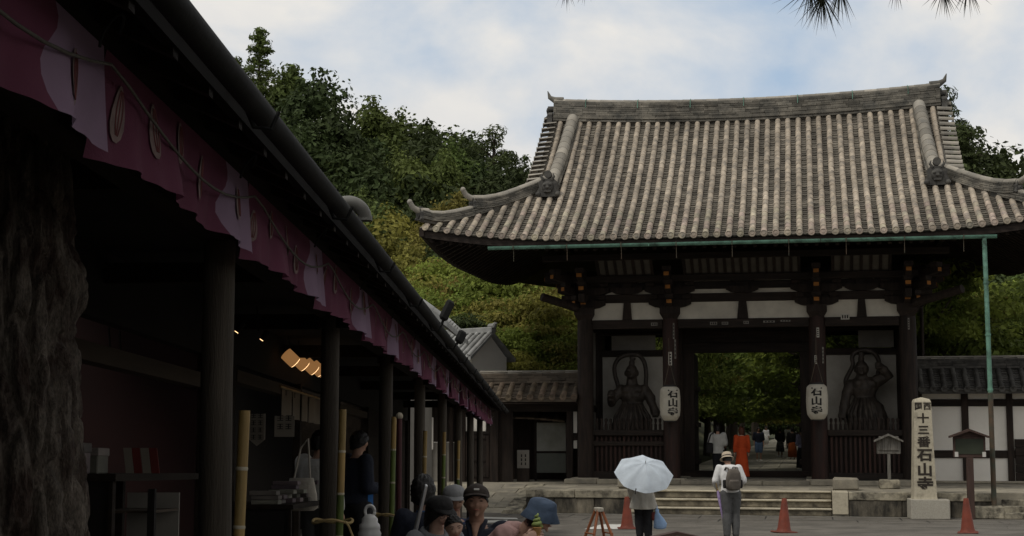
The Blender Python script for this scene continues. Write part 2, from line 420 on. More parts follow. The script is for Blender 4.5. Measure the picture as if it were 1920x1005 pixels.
# painted marks
def ground_poly(name, pix, m='road_paint', lift=0.009):
    pts = []
    for px, py in pix:
        y = 25.0
        for _ in range(30):
            z = road_z(y) + lift
            # distance at which the pixel's ray meets the road
            w = P(px, py, y); slope = (w.z - CAM_Z) / y
            y = (CAM_Z - (SLOPE * 39 + lift)) / (-(slope) - SLOPE) if -(slope) - SLOPE > 0 else y
            if y > 39: y = (CAM_Z - lift) / -slope
        w = P(px, py, y); w.z = road_z(w.y) + lift; pts.append(w)
    s = MB(); s.add(pts, [tuple(range(len(pts)))]); return struct(s.build(name, m))
ground_poly('road_marking', [(1095, 992), (1158, 992), (1168, 983), (1128, 983)])
ground_poly('road_marking', [(902, 969), (968, 971), (972, 973.5), (900, 972)])
ground_poly('road_marking', [(908, 976), (952, 974.5), (948, 979), (905, 980)])

# inner ground beyond the gate, the hill
def hill_z(x, y):
    # local frame of the gate axis
    dx, dy = x - GX, y - GY
    t = dx * math.cos(AZ) - dy * math.sin(AZ); o = dx * math.sin(AZ) + dy * math.cos(AZ)
    lo = max(0.0, o - 9.0)
    left = max(0.0, -t - 5.5)
    right = max(0.0, t - 9.0)
    h = 0.70
    h += 19.0 * (1 - math.exp(-left / 26.0)) * (1 - math.exp(-lo / 34.0)) + 0.10 * max(0, -t - 20) * (1 - math.exp(-lo / 50.0))
    h += 9.0 * (1 - math.exp(-right / 30.0)) * (1 - math.exp(-lo / 30.0))
    h += 16.0 * (1 - math.exp(-max(0, o - 190) / 60.0))
    return h + 0.5 * mnoise.noise(Vector((x * .06, y * .06, 0))) * min(1, (left + right) / 8)
hb = MB()
def hfn(a, b):
    t = lerp(-150, 120, a); o = 5.3 + 330 * b ** 1.6
    w = G2W(t, o); w.z = hill_z(w.x, w.y); return w
hb.grid(hfn, 90, 60)
struct(hb.build('hill', 'forest_floor', smooth=180))

# ================================================================== stone platform of the gate
plat = struct(MB().build('platform', 'stone_top'))
plat.location = (GX, GY, 0); plat.rotation_euler = (0, 0, -AZ)
pm = MB()
OF = -5.0
pm.bx(-5.93, -2.95, OF + .3, 9.3, 0, PLAT - .004); pm.bx(2.95, 16, OF + .3, 9.3, 0, PLAT - .004); pm.bx(-2.95, 2.95, -4.4 + .28, 9.3, 0, PLAT - .004)
pm.bx(-20, -5.93, -1.2, 9.3, 0, PLAT - .006)
plat.data = pm.mesh('platform', 'stone_top')
def stone_row(t0, t1, o0, o1, z0, z1, w, m='stone', parent=plat, name='stone_block', c=0.018):
    n = max(1, round((t1 - t0) / w)); cuts = [t0 + (t1 - t0) * k / n for k in range(n + 1)]
    for k in range(1, n): cuts[k] += random.uniform(-.16, .16) * w
    for k in range(n):
        b = MB(); b.cbx(cuts[k] + .006, cuts[k + 1] - .006, o0 - random.uniform(0, .012), o1, z0, z1 - random.uniform(0, .006), c, .004)
        b.build(name, m, parent)
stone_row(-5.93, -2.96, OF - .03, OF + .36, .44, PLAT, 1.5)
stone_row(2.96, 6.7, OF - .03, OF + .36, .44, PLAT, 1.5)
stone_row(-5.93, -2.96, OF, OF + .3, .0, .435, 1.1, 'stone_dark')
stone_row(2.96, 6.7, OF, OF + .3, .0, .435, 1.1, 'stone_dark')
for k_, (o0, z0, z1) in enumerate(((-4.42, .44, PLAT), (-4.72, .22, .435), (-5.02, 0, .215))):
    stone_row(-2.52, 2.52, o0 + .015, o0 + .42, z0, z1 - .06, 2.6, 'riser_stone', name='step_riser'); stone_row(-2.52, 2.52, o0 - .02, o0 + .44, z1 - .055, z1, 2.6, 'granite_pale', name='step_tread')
for s_ in (-1, 1):
    b = MB(); a0, a1 = sorted((s_ * 2.53, s_ * 2.95)); b.cbx(a0, a1, OF - .05, -4.0, .06, PLAT + .004, .015, .003); b.build('cheek_stone', 'granite_pale', plat)
    b = MB(); b.cbx(a0 - .01, a1 + .01, OF - .06, -4.0, 0, .055, .01); b.build('cheek_stone', 'stone_dark', plat)
# flagstones of the platform top
rng = random.Random(3)
for r_ in range(5):
    o0 = OF + .38 + r_ * .92
    x = -5.9
    while x < 12.2:
        w = rng.uniform(.9, 1.5)
        if not (-2.96 < x + w and x < 2.96 and o0 < -4.0 + .0):
            b = MB(); b.cbx(x + .005, min(x + w, 12.2) - .005, o0 + .005, o0 + .915, PLAT - .05, PLAT + rng.uniform(.0, .004), .008); b.build('flagstone', 'stone_top', plat)
        x += w
# stylobate under the pillars
stone_row(-5.55, -1.95, -.62, -.2, PLAT, FLOOR, 1.3, 'stone_top', name='base_stone'); stone_row(1.95, 5.55, -.62, -.2, PLAT, FLOOR, 1.3, 'stone_top', name='base_stone')
stone_row(-1.95, 1.95, -.62, -.2, PLAT, FLOOR - .02, 1.3, 'stone_top', name='base_stone')
b = MB(); b.bx(-5.5, 5.5, -.2, 5.2, PLAT, FLOOR - .005); b.build('gate_floor', 'stone_top', plat)
# right-hand steps
for k in range(4):
    z1 = PLAT * (1 - k / 4); o0 = OF + .75 - k * .3 + .1
    stone_row(6.95, 13.0, o0 - .28, o0 + .6, 0 if k == 3 else z1 - PLAT / 4 - .05, z1, 1.6, 'stone')
b = MB(); b.cbx(6.2, 6.95, OF - .32, OF + .02, 0, .34, .03, .02); b.build('stone_block', 'stone', plat)
# ramp on the left
ramp = struct(MB().build('ramp', 'stone_top')); ramp.location = plat.location; ramp.rotation_euler = plat.rotation_euler
rm = MB(); rm.prismx([(-5.1, -.02), (-1.2, -.02), (-1.2, PLAT - .02), (-5.1, .004)], -20, -5.94); ramp.data = rm.mesh('ramp', 'stone_top')
for r_ in range(6):
    x = -9.6 - rng.uniform(0, .6)
    o0 = -5.1 + r_ * .65
    while x < -6.62:
        w = rng.uniform(.7, 1.3); x1 = min(x + w, -6.6)
        if x1 - x > .2:
            b = MB(); za, zb = (o0 + 5.1) / 3.9 * PLAT, (o0 + 5.72) / 3.9 * PLAT
            g = .006 + rng.uniform(0, .02)
            b.hexa([(x + .01, o0 + .01, za - .06), (x1 - .01, o0 + .01, za - .06), (x1 - .01, o0 + .63, zb - .06), (x + .01, o0 + .63, zb - .06),
                    (x + .01, o0 + .01, za + g), (x1 - .01, o0 + .01, za + g), (x1 - .01, o0 + .63, zb + g), (x + .01, o0 + .63, zb + g)])
            b.build('ramp_slab', 'stone_top', ramp)
        x += w
for k in range(4):                                   # kerb stones down the side of the ramp
    o0 = -5.35 + k * 1.0; b = MB()
    za, zb = max(.10, (o0 + 5.35) / 3.9 * PLAT + .08), (o0 + 6.35) / 3.9 * PLAT + .08
    b.hexa([(-6.58, o0 + .01, 0), (-5.95, o0 + .01, 0), (-5.95, o0 + .98, 0), (-6.58, o0 + .98, 0),
            (-6.5, o0 + .01, za), (-6.02, o0 + .01, za), (-6.02, o0 + .98, min(zb, PLAT + .03)), (-6.5, o0 + .98, min(zb, PLAT + .03))])
    b.build('kerb_stone', 'stone', ramp)
# approach path beyond the gate
path = struct(MB().build('approach_path', 'path_slab')); path.location = plat.location; path.rotation_euler = plat.rotation_euler
b = MB(); b.bx(-2.9, 2.9, 5.2, 175, .3, FLOOR - .02); path.data = b.mesh('approach_path', 'path_slab')
slab = MB(); slab.cbx(-.345, .345, -.69, .69, -.06, 0, .008); slab_me = slab.mesh('paving_slab', 'path_slab')
for i in range(8):
    for k in range(26):
        link('paving_slab', slab_me, path, (-2.45 + i * .7, 6.0 + k * 1.4 + (.7 if i % 2 else 0), FLOOR + rng.uniform(0, .004)))
# ================================================================== the gate
gate = thing('temple_gate', 'large old timber temple gate with curved grey tiled roof and white plaster panels', 'gate', (GX, GY, 0), -AZ)
CA, CB, DEP = 4.948, 2.25, 2.27           # outer / inner pillar, depth of a bay
ZC = zy(590)                              # top of the pillars
def post(t, o, z0, z1, r, m='red_wood', name='pillar'):
    b = MB(); b.lathe([(r * 1.02, z0), (r * 1.02, z0 + .1), (r, z0 + .2), (r, z1 - .4), (r * .92, z1)], 18, (t, o, 0)); return b.build(name, m, gate, 40)
def stone_base(t, o):
    b = MB(); b.cbx(t - .42, t + .42, o - .42, o + .42, FLOOR - .1, FLOOR + .03, .02); b.build('pillar_base', 'stone_top', gate)
for t in (-CA, -CB, CB, CA):
    for o in (0, DEP, 2 * DEP):
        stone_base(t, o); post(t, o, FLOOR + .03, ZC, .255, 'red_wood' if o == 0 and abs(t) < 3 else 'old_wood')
def beam(t0, t1, o, z0, z1, th=.18, m='old_wood_h', name='beam'):
    b = MB(); b.cbx(t0, t1, o - th / 2, o + th / 2, z0, z1, .012); return b.build(name, m, gate)
def beam_o(t, o0, o1, z0, z1, th=.18, m='old_wood', name='beam'):
    b = MB(); b.cbx(t - th / 2, t + th / 2, o0, o1, z0, z1, .012); return b.build(name, m, gate)
bays = ((-CA, -CB), (-CB, CB), (CB, CA))
z597, z612 = zy(597), zy(614)
z565, z562, z549, z541, z527, z519 = zy(565), zy(562), zy(549), zy(541), zy(527), zy(519)
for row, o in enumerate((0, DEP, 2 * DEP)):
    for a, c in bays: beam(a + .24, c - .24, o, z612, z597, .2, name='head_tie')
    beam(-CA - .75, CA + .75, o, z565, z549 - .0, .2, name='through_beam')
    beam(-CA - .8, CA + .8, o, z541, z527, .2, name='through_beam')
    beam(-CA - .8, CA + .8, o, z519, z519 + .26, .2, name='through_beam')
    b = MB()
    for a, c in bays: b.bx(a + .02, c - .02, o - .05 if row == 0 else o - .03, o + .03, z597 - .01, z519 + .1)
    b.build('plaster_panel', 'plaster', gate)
    for a, c in bays:                       # strut in the middle of each bay
        mdl = (a + c) / 2; w = .13 if c - a < 3 else .15
        b = MB(); b.prism([(mdl - w * 1.15, z597), (mdl + w * 1.15, z597), (mdl + w * .8, z565), (mdl - w * .8, z565)], o - .13, o - .06); b.build('strut', 'old_wood', gate)
        b = MB(); b.cbx(mdl - w * 1.3, mdl + w * 1.3, o - .15, o - .055, z549, z519, .01); b.build('bracket_block', 'old_wood', gate)
for t in (-CA, CA):
    for o0, o1 in ((0.24, DEP - .24), (DEP + .24, 2 * DEP - .24)):
        beam_o(t, o0, o1, z612, z597, .2, name='head_tie')
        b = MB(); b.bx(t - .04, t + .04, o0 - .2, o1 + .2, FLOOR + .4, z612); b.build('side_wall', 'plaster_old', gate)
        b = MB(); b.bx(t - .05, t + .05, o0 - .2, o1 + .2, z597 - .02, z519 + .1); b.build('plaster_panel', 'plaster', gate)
        for zz in (1.5, 2.9): beam_o(t, o0, o1, zz, zz + .22, .14, name='tie_beam')
    beam_o(t, -.8, 2 * DEP + .8, z565, z549, .2, name='through_beam'); beam_o(t, -.8, 2 * DEP + .8, z541, z527, .2, name='through_beam'); beam_o(t, -.9, 2 * DEP + .9, z519, z519 + .26, .2, name='through_beam')

# bracket sets on the pillars: stacked blocks and boat-shaped arms
def arm_poly(L, h, z): return [(-L, z + h * .45), (-L, z + h), (L, z + h), (L, z + h * .45), (L * .72, z + h * .1), (L * .5, z), (-L * .5, z), (-L * .72, z + h * .1)]
def blockm(b, x, y, z, w, h): b.box(x, y, z, w * .68, w * .68, h * .45, tx=1.47, ty=1.47); b.box(x, y, z + h * .45, w, w, h * .55)
def bracket_set(t, o, out):
    b = MB(); blockm(b, t, o, z597, .62, z565 - z597 - .15); b.build('bracket_block', 'old_wood', gate)
    zs = [(z565 - .17, .85), (z549 - .02, 1.0), (z527 - .02, 1.15)]
    for k, (z, L) in enumerate(zs):
        b = MB(); poly = [(x + t, zz) for x, zz in arm_poly(L * .78, .24, z)]; b.prism(poly, o - .2, o + .13); b.build('bracket_arm', 'old_wood', gate)
        for dx in (-L * .62, 0, L * .62):
            b = MB(); blockm(b, t + dx, o - .05, z + .24, .28, .17); b.build('bracket_block', 'old_wood', gate)
        for (ex, ey) in out:                # projecting arms with painted ends
            r = .45 + .42 * k
            M = Matrix.Rotation(math.atan2(ey, ex), 3, 'Z'); b = MB()
            q = MB(); q.prism([(x + 0, zz) for x, zz in arm_poly(r, .24, z)], -.09, .09); q.v = [tuple(M @ Vector(p) + Vector((t, o, 0))) for p in q.v]
            q.build('bracket_arm', 'old_wood', gate)
            e = MB(); e.v = []; e.cbx(r, r + .012, -.08, .08, z + .12, z + .235, .004); e.v = [tuple(M @ Vector(p) + Vector((t, o, 0))) for p in e.v]
            e.build('arm_end', 'ochre', gate)
            q = MB(); blockm(q, (r - .13), 0, z + .24, .27, .17); q.v = [tuple(M @ Vector(p) + Vector((t, o, 0))) for p in q.v]; q.build('bracket_block', 'old_wood', gate)
for t in (-CA, -CB, CB, CA):
    out = [(0, -1)]
    if abs(t) > 3: out += [(math.copysign(1, t), 0), (math.copysign(.72, t), -.72)]
    bracket_set(t, 0, out)
for t in (-CA, CA): bracket_set(t, DEP, [(math.copysign(1, t), 0)]); bracket_set(t, 2 * DEP, [(math.copysign(1, t), 0), (0, 1)])
for mdl in (-(CA + CB) / 2, 0, (CA + CB) / 2):
    for z in (z549, z527 - .02):
        b = MB(); b.prism([(x + mdl, zz) for x, zz in arm_poly(.5, .2, z)], -.26, -.15); b.build('bracket_arm', 'old_wood', gate)

for nm_ in ('cover_tile', 'cover_tile_field', 'pan_tile', 'ridge_tile', 'ridge_cap'): weather(nm_, gate, .66, 1.2, .8, (1.0, .45, .45))
# ---- roof surface
OE, TE = -4.62, 9.2
UR = DEP - OE                              # plan distance eave -> ridge
ZE = zy(446, OE) + .10
HT = zy(233, DEP - .3) - ZE
RA = .50; RB = (HT - RA * (UR - .3)) / (UR - .3) ** 2
def corner_up(dist): return .46 * max(0.0, 1 - dist / 5.2) ** 2.2
def surf_z(u, dist, t=0.0):
    v = max(u, 0.0)
    return ZE + RA * u + RB * u * u + corner_up(dist) * max(0.0, 1 - u / 6) + .25 * (t / 6.44) ** 2 * (v / UR) ** 1.5
def front(t, u): return Vector((t, OE + u, surf_z(u, TE - abs(t), t)))
GB = 6.3                                   # verge of the gable
def umax(t): return UR if abs(t) <= GB else TE - abs(t)
roof = MB()
def deck(fn, nu, nv): roof.grid(fn, nu, nv)
NT = 60
for sgn in (0, 1):
    def fr(a, b, sgn=sgn):
        t = lerp(-TE, TE, a); u = umax(t) * b; p = front(t, u)
        if sgn: p.y = 2 * DEP - p.y
        p.z -= .07; return p
    # three strips so that the verge stays sharp
    for t0, t1, n in ((-TE, -GB - .001, 10), (-GB, GB, 40), (GB + .001, TE, 10)):
        roof.grid(lambda a, b, t0=t0, t1=t1, n=n, sgn=sgn: fr((lerp(t0, t1, a) + TE) / (2 * TE), b), n, 16)
def side(o, u, s): 
    d = min(o - OE, (2 * DEP - OE) - o)
    return Vector((s * (TE - u), o, surf_z(u, d) ))
O1 = 2 * DEP - OE
for s_ in (-1, 1):
    def sf(a, b, s_=s_):
        o = lerp(OE, O1, a); u = min(TE - 5.4, o - OE, O1 - o) * b; p = side(o, u, s_); p.z -= .07; return p
    roof.grid(sf, 40, 8)
roof_o = roof.build('roof', 'dark_tile', gate, 60)

# underside: boards, rafters, eave boards
und = MB()
for sgn in (0, 1):
    def fu(a, b, sgn=sgn):
        t = lerp(-TE + .1, TE - .1, a); u = min(UR - .3, TE - abs(t), 4.9) * b; p = front(t, u); p.z -= .30 + .03 * u
        if sgn: p.y = 2 * DEP - p.y
        p.y += .08 if not sgn else -.08
        return p
    und.grid(fu, 50, 8)
for s_ in (-1, 1):
    def su(a, b, s_=s_):
        o = lerp(OE + .1, O1 - .1, a); u = min(4.3, o - OE, O1 - o) * b; p = side(o, u, s_); p.z -= .30 + .03 * u; p.x -= s_ * .08; return p
    und.grid(su, 40, 6)
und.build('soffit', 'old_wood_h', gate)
for s_ in (1, -1):
    fb = MB()
    for k in range(60):
        ta, tb = lerp(-TE, TE, k / 60), lerp(-TE, TE, (k + 1) / 60)
        pa, pb = front(ta, .10), front(tb, .10)
        if s_ < 0: pa.y = 2 * DEP - pa.y; pb.y = 2 * DEP - pb.y
        fb.hexa([(pa.x, pa.y - .05, pa.z - .33), (pb.x, pb.y - .05, pb.z - .33), (pb.x, pb.y + .05, pb.z - .33), (pa.x, pa.y + .05, pa.z - .33),
                 (pa.x, pa.y - .05, pa.z - .075), (pb.x, pb.y - .05, pb.z - .075), (pb.x, pb.y + .05, pb.z - .075), (pa.x, pa.y + .05, pa.z - .075)])
    fb.build('eave_board', 'old_wood_h', gate)
    fb = MB()
    for k in range(50):
        oa, ob = lerp(OE, O1, k / 50), lerp(OE, O1, (k + 1) / 50)
        pa, pb = side(oa, .10, s_), side(ob, .10, s_)
        fb.hexa([(pa.x - .05, pa.y, pa.z - .33), (pa.x + .05, pa.y, pa.z - .33), (pb.x + .05, pb.y, pb.z - .33), (pb.x - .05, pb.y, pb.z - .33),
                 (pa.x - .05, pa.y, pa.z - .08), (pa.x + .05, pa.y, pa.z - .08), (pb.x + .05, pb.y, pb.z - .08), (pb.x - .05, pb.y, pb.z - .08)])
    fb.build('eave_board', 'old_wood', gate)
raf = MB(); raf.cbx(-.055, .055, 0, 1, -.13, 0, .01); raf_me = raf.mesh('rafter', 'old_wood')
def rafter(p0, p1, lim=None):
    d = p1 - p0; o = link('rafter', raf_me, gate, p0); o.rotation_mode = 'QUATERNION'
    o.rotation_quaternion = frame_to(d).to_quaternion(); o.scale = (1, d.length, 1)
k = 0
t = -TE + .35
while t < TE - .3:
    um = min(4.7, TE - abs(t))
    p0 = front(t, .22); p0.z -= .345; p1 = front(t, min(um, 1.9)); p1.z -= .40
    rafter(p0, p1)
    if um > 2.2:
        p0 = front(t, 1.25); p0.z -= .56; p1 = front(t, um); p1.z -= .50; rafter(p0, p1)
    t += .285
o = OE + .4
while o < O1 - .3:
    um = min(4.2, o - OE, O1 - o)
    for s_ in (-1, 1):
        if um > .5:
            p0 = side(o, .22, s_); p0.z -= .345; p1 = side(o, um, s_); p1.z -= .42; rafter(p0, p1)
    o += .42
# purlin carried by the brackets, ribbed cove below the rafters
zp = front(0, -1.55 - OE).z - .66
beam(-CA - 2.4, CA + 2.4, -1.55, zp - .24, zp, .22, name='purlin')
for s_ in (-1, 1): beam_o(s_ * (CA + 1.55), -2.4, 2 * DEP + 2.4, zp - .24, zp, .2, name='purlin')
cv = MB(); z0c, z1c = zy(513, -.35), zy(484, -.9)
for a, c in bays:
    cv.add([(a + .55, -.35, z0c), (c - .55, -.35, z0c), (c - .55, -.95, z1c), (a + .55, -.95, z1c)], [(0, 1, 2, 3)])
cv.build('cove_panel', 'cove', gate)
beam(-CA - 1.2, CA + 1.2, -.38, z0c - .2, z0c, .16, name='purlin'); beam(-CA - 1.2, CA + 1.2, -.98, z1c, z1c + .2, .16, name='purlin')
for a, c in bays:
    n = int((c - a - 1.0) / .25)
    for k in range(n + 1):
        tt = a + .5 + (c - a - 1.0) * k / n
        b = MB(); b.prismx([(-.33, z0c), (-.40, z0c - .02), (-.80, lerp(z0c, z1c, .55)), (-1.0, z1c), (-.9, z1c + .02)], tt - .045, tt + .045); b.build('cove_rib', 'old_wood', gate)
# corner brace and hanging poles under the eaves (seen beside the right pillar)
b = MB(); b.tube([G for G in ((CA + .2, -.4, zy(575)), (CA + 1.5, -1.4, zy(556)))], .13, 8); b.build('hip_beam', 'old_wood', gate)
b = MB(); b.tube([(-CA - .2, -.4, zy(575)), (-CA - 1.2, -1.1, zy(556))], .13, 8); b.build('hip_beam', 'old_wood', gate)
for tt, oo in ((-CA - .45, 2 * DEP + .2), (CA + .75, 2 * DEP)):
    b = MB(); b.tube([(tt, oo, PLAT), (tt, oo, z519)], .06, 8); b.build('side_post', 'old_wood', gate)

# ---- tiles
TW = .327; NCOL = int(2 * (TE - .12) / TW); T0 = -NCOL * TW / 2
cols = [T0 + k * TW for k in range(NCOL + 1)]
rt = .090; TL = .335
def half_tile(b, M, L=TL, r0=rt, r1=rt * .93, n=7, lip=True):
    """half-round tile along +y, mouth at y=0"""
    rings = []
    for y, r in ((0, r0), (L, r1)):
        rings.append([M @ Vector((math.cos(math.pi * k / (n - 1)) * r, y, math.sin(math.pi * k / (n - 1)) * r)) for k in range(n)])
    inner = [M @ Vector((math.cos(math.pi * k / (n - 1)) * r0 * .8, 0, math.sin(math.pi * k / (n - 1)) * r0 * .8)) for k in range(n)]
    vs = rings[0] + rings[1] + inner
    fs = [(k + 1, k, n + k, n + k + 1) for k in range(n - 1)] + [(k, k + 1, 2 * n + k + 1, 2 * n + k) for k in range(n - 1)]
    b.add(vs, fs)
def surf_frame(p0, p1, sidev=(1, 0, 0)):
    y = (p1 - p0).normalized(); x = Vector(sidev); z = x.cross(y).normalized(); x = y.cross(z)
    M = Matrix((x, y, z)).transposed().to_4x4(); M.translation = p0; return M
q = MB(); half_tile(q, Matrix.Identity(4)); cover_me = q.mesh('cover_tile', 'cover_tile', 60)
field = MB(); n_obj = 0; rngt = random.Random(11)
cells = []
for t in cols:
    um = umax(t) - (.25 if abs(t) <= GB else .2)
    u = 0.0
    row = 0
    while u < um:
        p0 = front(t, u); sl = RA + 2 * RB * u; du = TL * .93 / math.sqrt(1 + sl * sl); p1 = front(t, u + du)
        M = surf_frame(p0, p1); M.translation = p0 + M.col[2].to_3d() * (.012 + rngt.uniform(-.004, .006))
        M = M @ Matrix.Rotation(rngt.uniform(-.03, .03), 4, 'Z')
        cells.append((row, abs(t), M)); u += du; row += 1
cells.sort(key=lambda c: (c[0], c[1]))
for row, _, M in cells:
    if n_obj < 300:
        o = link('cover_tile', cover_me, roof_o); o.matrix_local = M; n_obj += 1
    else: half_tile(field, M)
# rear slope and sides: cover tile runs
for t in cols:
    if abs(t) > GB: continue
    for k in range(14):
        u0, u1 = UR * k / 14, UR * (k + 1) / 14
        p0, p1 = front(t, u0), front(t, u1); p0.y = 2 * DEP - p0.y; p1.y = 2 * DEP - p1.y
        M = surf_frame(p0, p1, (-1, 0, 0)); half_tile(field, M, (p1 - p0).length * 1.02)
o = OE + .3
while o < O1 - .2:
    um = min(TE - GB + .2, o - OE, O1 - o)
    for s_ in (-1, 1):
        n = max(1, int(um / .33))
        for k in range(n):
            p0, p1 = side(o, um * k / n, s_), side(o, um * (k + 1) / n, s_)
            M = surf_frame(p0, p1, (0, -s_ * -1.0, 0) if False else (0, s_, 0)); half_tile(field, M, (p1 - p0).length * 1.02)
    o += TW
f_o = field.build('cover_tile_field', 'cover_tile_field', roof_o, 60); struct(f_o, 'stuff')
pan = MB()
for a, c in zip(cols[:-1], cols[1:]):
    tm = (a + c) / 2; um = umax(tm) - (.1 if abs(tm) <= GB else .1); u = -.03; w = (c - a) / 2 + .005
    while u < um:
        sl = RA + 2 * RB * max(u, 0); du = .155 / math.sqrt(1 + sl * sl)
        p0, p1 = front(tm, u), front(tm, u + du * 1.15); M = surf_frame(p0, p1); L = (p1 - p0).length
        lift = rngt.uniform(-.006, .008); tw = rngt.uniform(-.01, .01); sec = []
        for k in range(5):
            x = lerp(-w, w, k / 4); sec.append((x, -.045 + .05 * (x / w) ** 2 + lift + tw * x / w))
        vs = [M @ Vector((x, 0, z + .03)) for x, z in sec] + [M @ Vector((x, L, z + .006)) for x, z in sec] + [M @ Vector((x, 0, z - .005)) for x, z in sec]
        pan.add(vs, [(k, k + 1, 6 + k, 5 + k) for k in range(4)] + [(10 + k, 11 + k, k + 1, k) for k in range(4)]); u += du
struct(pan.build('pan_tile_field', 'pan_tile', roof_o), 'stuff')
# round end tiles and pan-tile drops along the eave
q = MB(); q.lathe([(.0, -.02), (.098, -.02), (.100, .02), (.085, .028), (.080, .014), (.05, .014), (.045, .026), (.0, .03)], 16, M=Matrix.Rotation(R(90), 3, 'X')); end_me = q.mesh('eave_end_tile', 'cover_tile', 40)
for t in cols:
    p = front(t, -.02); o = link('eave_end_tile', end_me, roof_o, p + Vector((0, -.01, .02))); o.rotation_euler = (R(rngt.uniform(-14, -6)), 0, rngt.uniform(-.05, .05))

# ridges
def sweep(b, path, w, z0, z1, up=None):
    """rectangular section, bottom z0 and top z1 above the path; w half-width (number or list)"""
    n = len(path); vs = []
    for i, p in enumerate(path):
        d = path[min(i + 1, n - 1)] - path[max(i - 1, 0)]; s = Vector((-d.y, d.x, 0)).normalized()
        ww = w[i] if hasattr(w, '__len__') else w
        a = z0[i] if hasattr(z0, '__len__') else z0; c = z1[i] if hasattr(z1, '__len__') else z1
        vs += [p + s * ww + Vector((0, 0, a)), p - s * ww + Vector((0, 0, a)), p - s * ww + Vector((0, 0, c)), p + s * ww + Vector((0, 0, c))]
    fs = []
    for i in range(n - 1):
        for k in range(4): fs.append((i * 4 + k, i * 4 + (k + 1) % 4, i * 4 + 4 + (k + 1) % 4, i * 4 + 4 + k))
    fs += [(3, 2, 1, 0), tuple((n - 1) * 4 + k for k in range(4))]
    b.add(vs, fs)
def layered(b, path, half, z0, z1, n, piece=.42, seed=1):
    """courses of thin tiles, every tile its own little slab"""
    rr = random.Random(seed)
    L = [0.0]
    for a, c in zip(path[:-1], path[1:]): L.append(L[-1] + (c - a).length)
    def at(s):
        s = max(0, min(L[-1], s))
        for i in range(len(path) - 1):
            if s <= L[i + 1] + 1e-9: return path[i].lerp(path[i + 1], (s - L[i]) / max(1e-6, L[i + 1] - L[i]))
        return path[-1]
    h = (z1 - z0) / n
    for k in range(n):
        s = -rr.uniform(0, piece); hw = half * (1 + .04 * (k % 2)) + (n - 1 - k) * .008
        while s < L[-1]:
            e = s + piece * rr.uniform(.9, 1.1); a, c = at(max(0, s) + .004), at(min(e, L[-1]) - .004)
            if (c - a).length > .02:
                j = rr.uniform(-.012, .012); zz = rr.uniform(-.006, .006)
                sweep(b, [a, (a + c) / 2, c], hw + j, z0 + h * k + zz + .006, z0 + h * (k + 1) + zz - .004)
            s = e
def ridge_caps(path, r, z, parent, name='ridge_cap_tile', L=.4):
    tot = sum((c - a).length for a, c in zip(path[:-1], path[1:])); n = max(1, round(tot / L))
    def at(s):
        for a, c in zip(path[:-1], path[1:]):
            d = (c - a).length
            if s <= d + 1e-6: return a.lerp(c, s / d)
            s -= d
        return path[-1]
    for k in range(n):
        a, c = at(tot * k / n), at(tot * (k + 1) / n)
        b = MB(); y = (c - a); M = surf_frame(a, c, Vector((y.y, -y.x, 0)).normalized()); M.translation = a + Vector((0, 0, z)); half_tile(b, M, y.length * 1.03, r, r * .95, 9); b.build(name, 'ridge_cap', parent, 60)
def ogre(loc, rz, s, parent, face=(0, -1)):
    """ridge-end ornament: shield with a round head, horns and curled feet"""
    b = MB()
    b.prism([(-.30, 0), (.30, 0), (.36, .12), (.27, .30), (.30, .45), (.17, .56), (-.17, .56), (-.30, .45), (-.27, .30), (-.36, .12)], -.09, .09)
    b.ball((0, -.10, .30), (.18, .12, .19)); b.ball((-.09, -.19, .36), .05, 8, 6); b.ball((.09, -.19, .36), .05, 8, 6); b.ball((0, -.21, .27), (.06, .06, .05), 8, 6)
    b.box(0, -.17, .13, .22, .08, .06)
    for s2 in (-1, 1):
        b.tube([(s2 * .12, -.08, .52), (s2 * .2, -.1, .62), (s2 * .17, -.1, .72)], [.05, .04, .012], 6); b.ball((s2 * .30, -.09, .08), (.09, .07, .08), 8, 6)
    b.lathe([(.0, -.16), (.11, -.16), (.12, .1), (.0, .1)], 12, (0, 0, .70), M=Matrix.Rotation(R(90), 3, 'X'))
    o = b.build('ogre_tile', 'ogre_tile', parent, 50, loc, (0, 0, rz)); o.scale = (s,) * 3; return o
rp = [Vector((t, DEP, surf_z(UR, 99, t) - .12)) for t in [lerp(-6.3, 6.3, k / 30) for k in range(31)]]
ZR0 = 0.0; RH = zy(186, DEP) - rp[15].z
b = MB(); layered(b, rp, .21, .0, RH - .10, 9, .46, 5); sweep(b, rp, .15, -.2, RH - .05); b.build('main_ridge', 'ridge_tile', roof_o)
b = MB(); sweep(b, rp, .30, .10, .15); b.build('ridge_course', 'ridge_tile', roof_o)
ridge_caps(rp, .15, RH - .10, roof_o)
for s_ in (-1, 1):
    e = rp[0] if s_ < 0 else rp[-1]
    ogre(e + Vector((s_ * .12, 0, -.22)), R(-90) if s_ < 0 else R(90), .95, roof_o)
    b = MB(); b.tube([e + Vector((s_ * -.3, 0, RH - .04)), e + Vector((s_ * .0, 0, RH)), e + Vector((s_ * .16, 0, RH + .10)), e + Vector((s_ * .23, 0, RH + .32))], [.13, .11, .075, .012], 10); b.build('ridge_horn', 'ridge_tile', roof_o, 60)
for k in range(7):                                 # copper straps over the ridge
    tt = -5.2 + k * 1.75; z = rp[15].z + RH + .02 + .25 * (tt / 6.44) ** 2
    b = MB(); b.tube([(tt, DEP, z + .04), (tt, DEP - .2, z - .04), (tt, DEP - .27, z - .3)], .014, 5); b.build('ridge_strap', 'copper_green', roof_o)
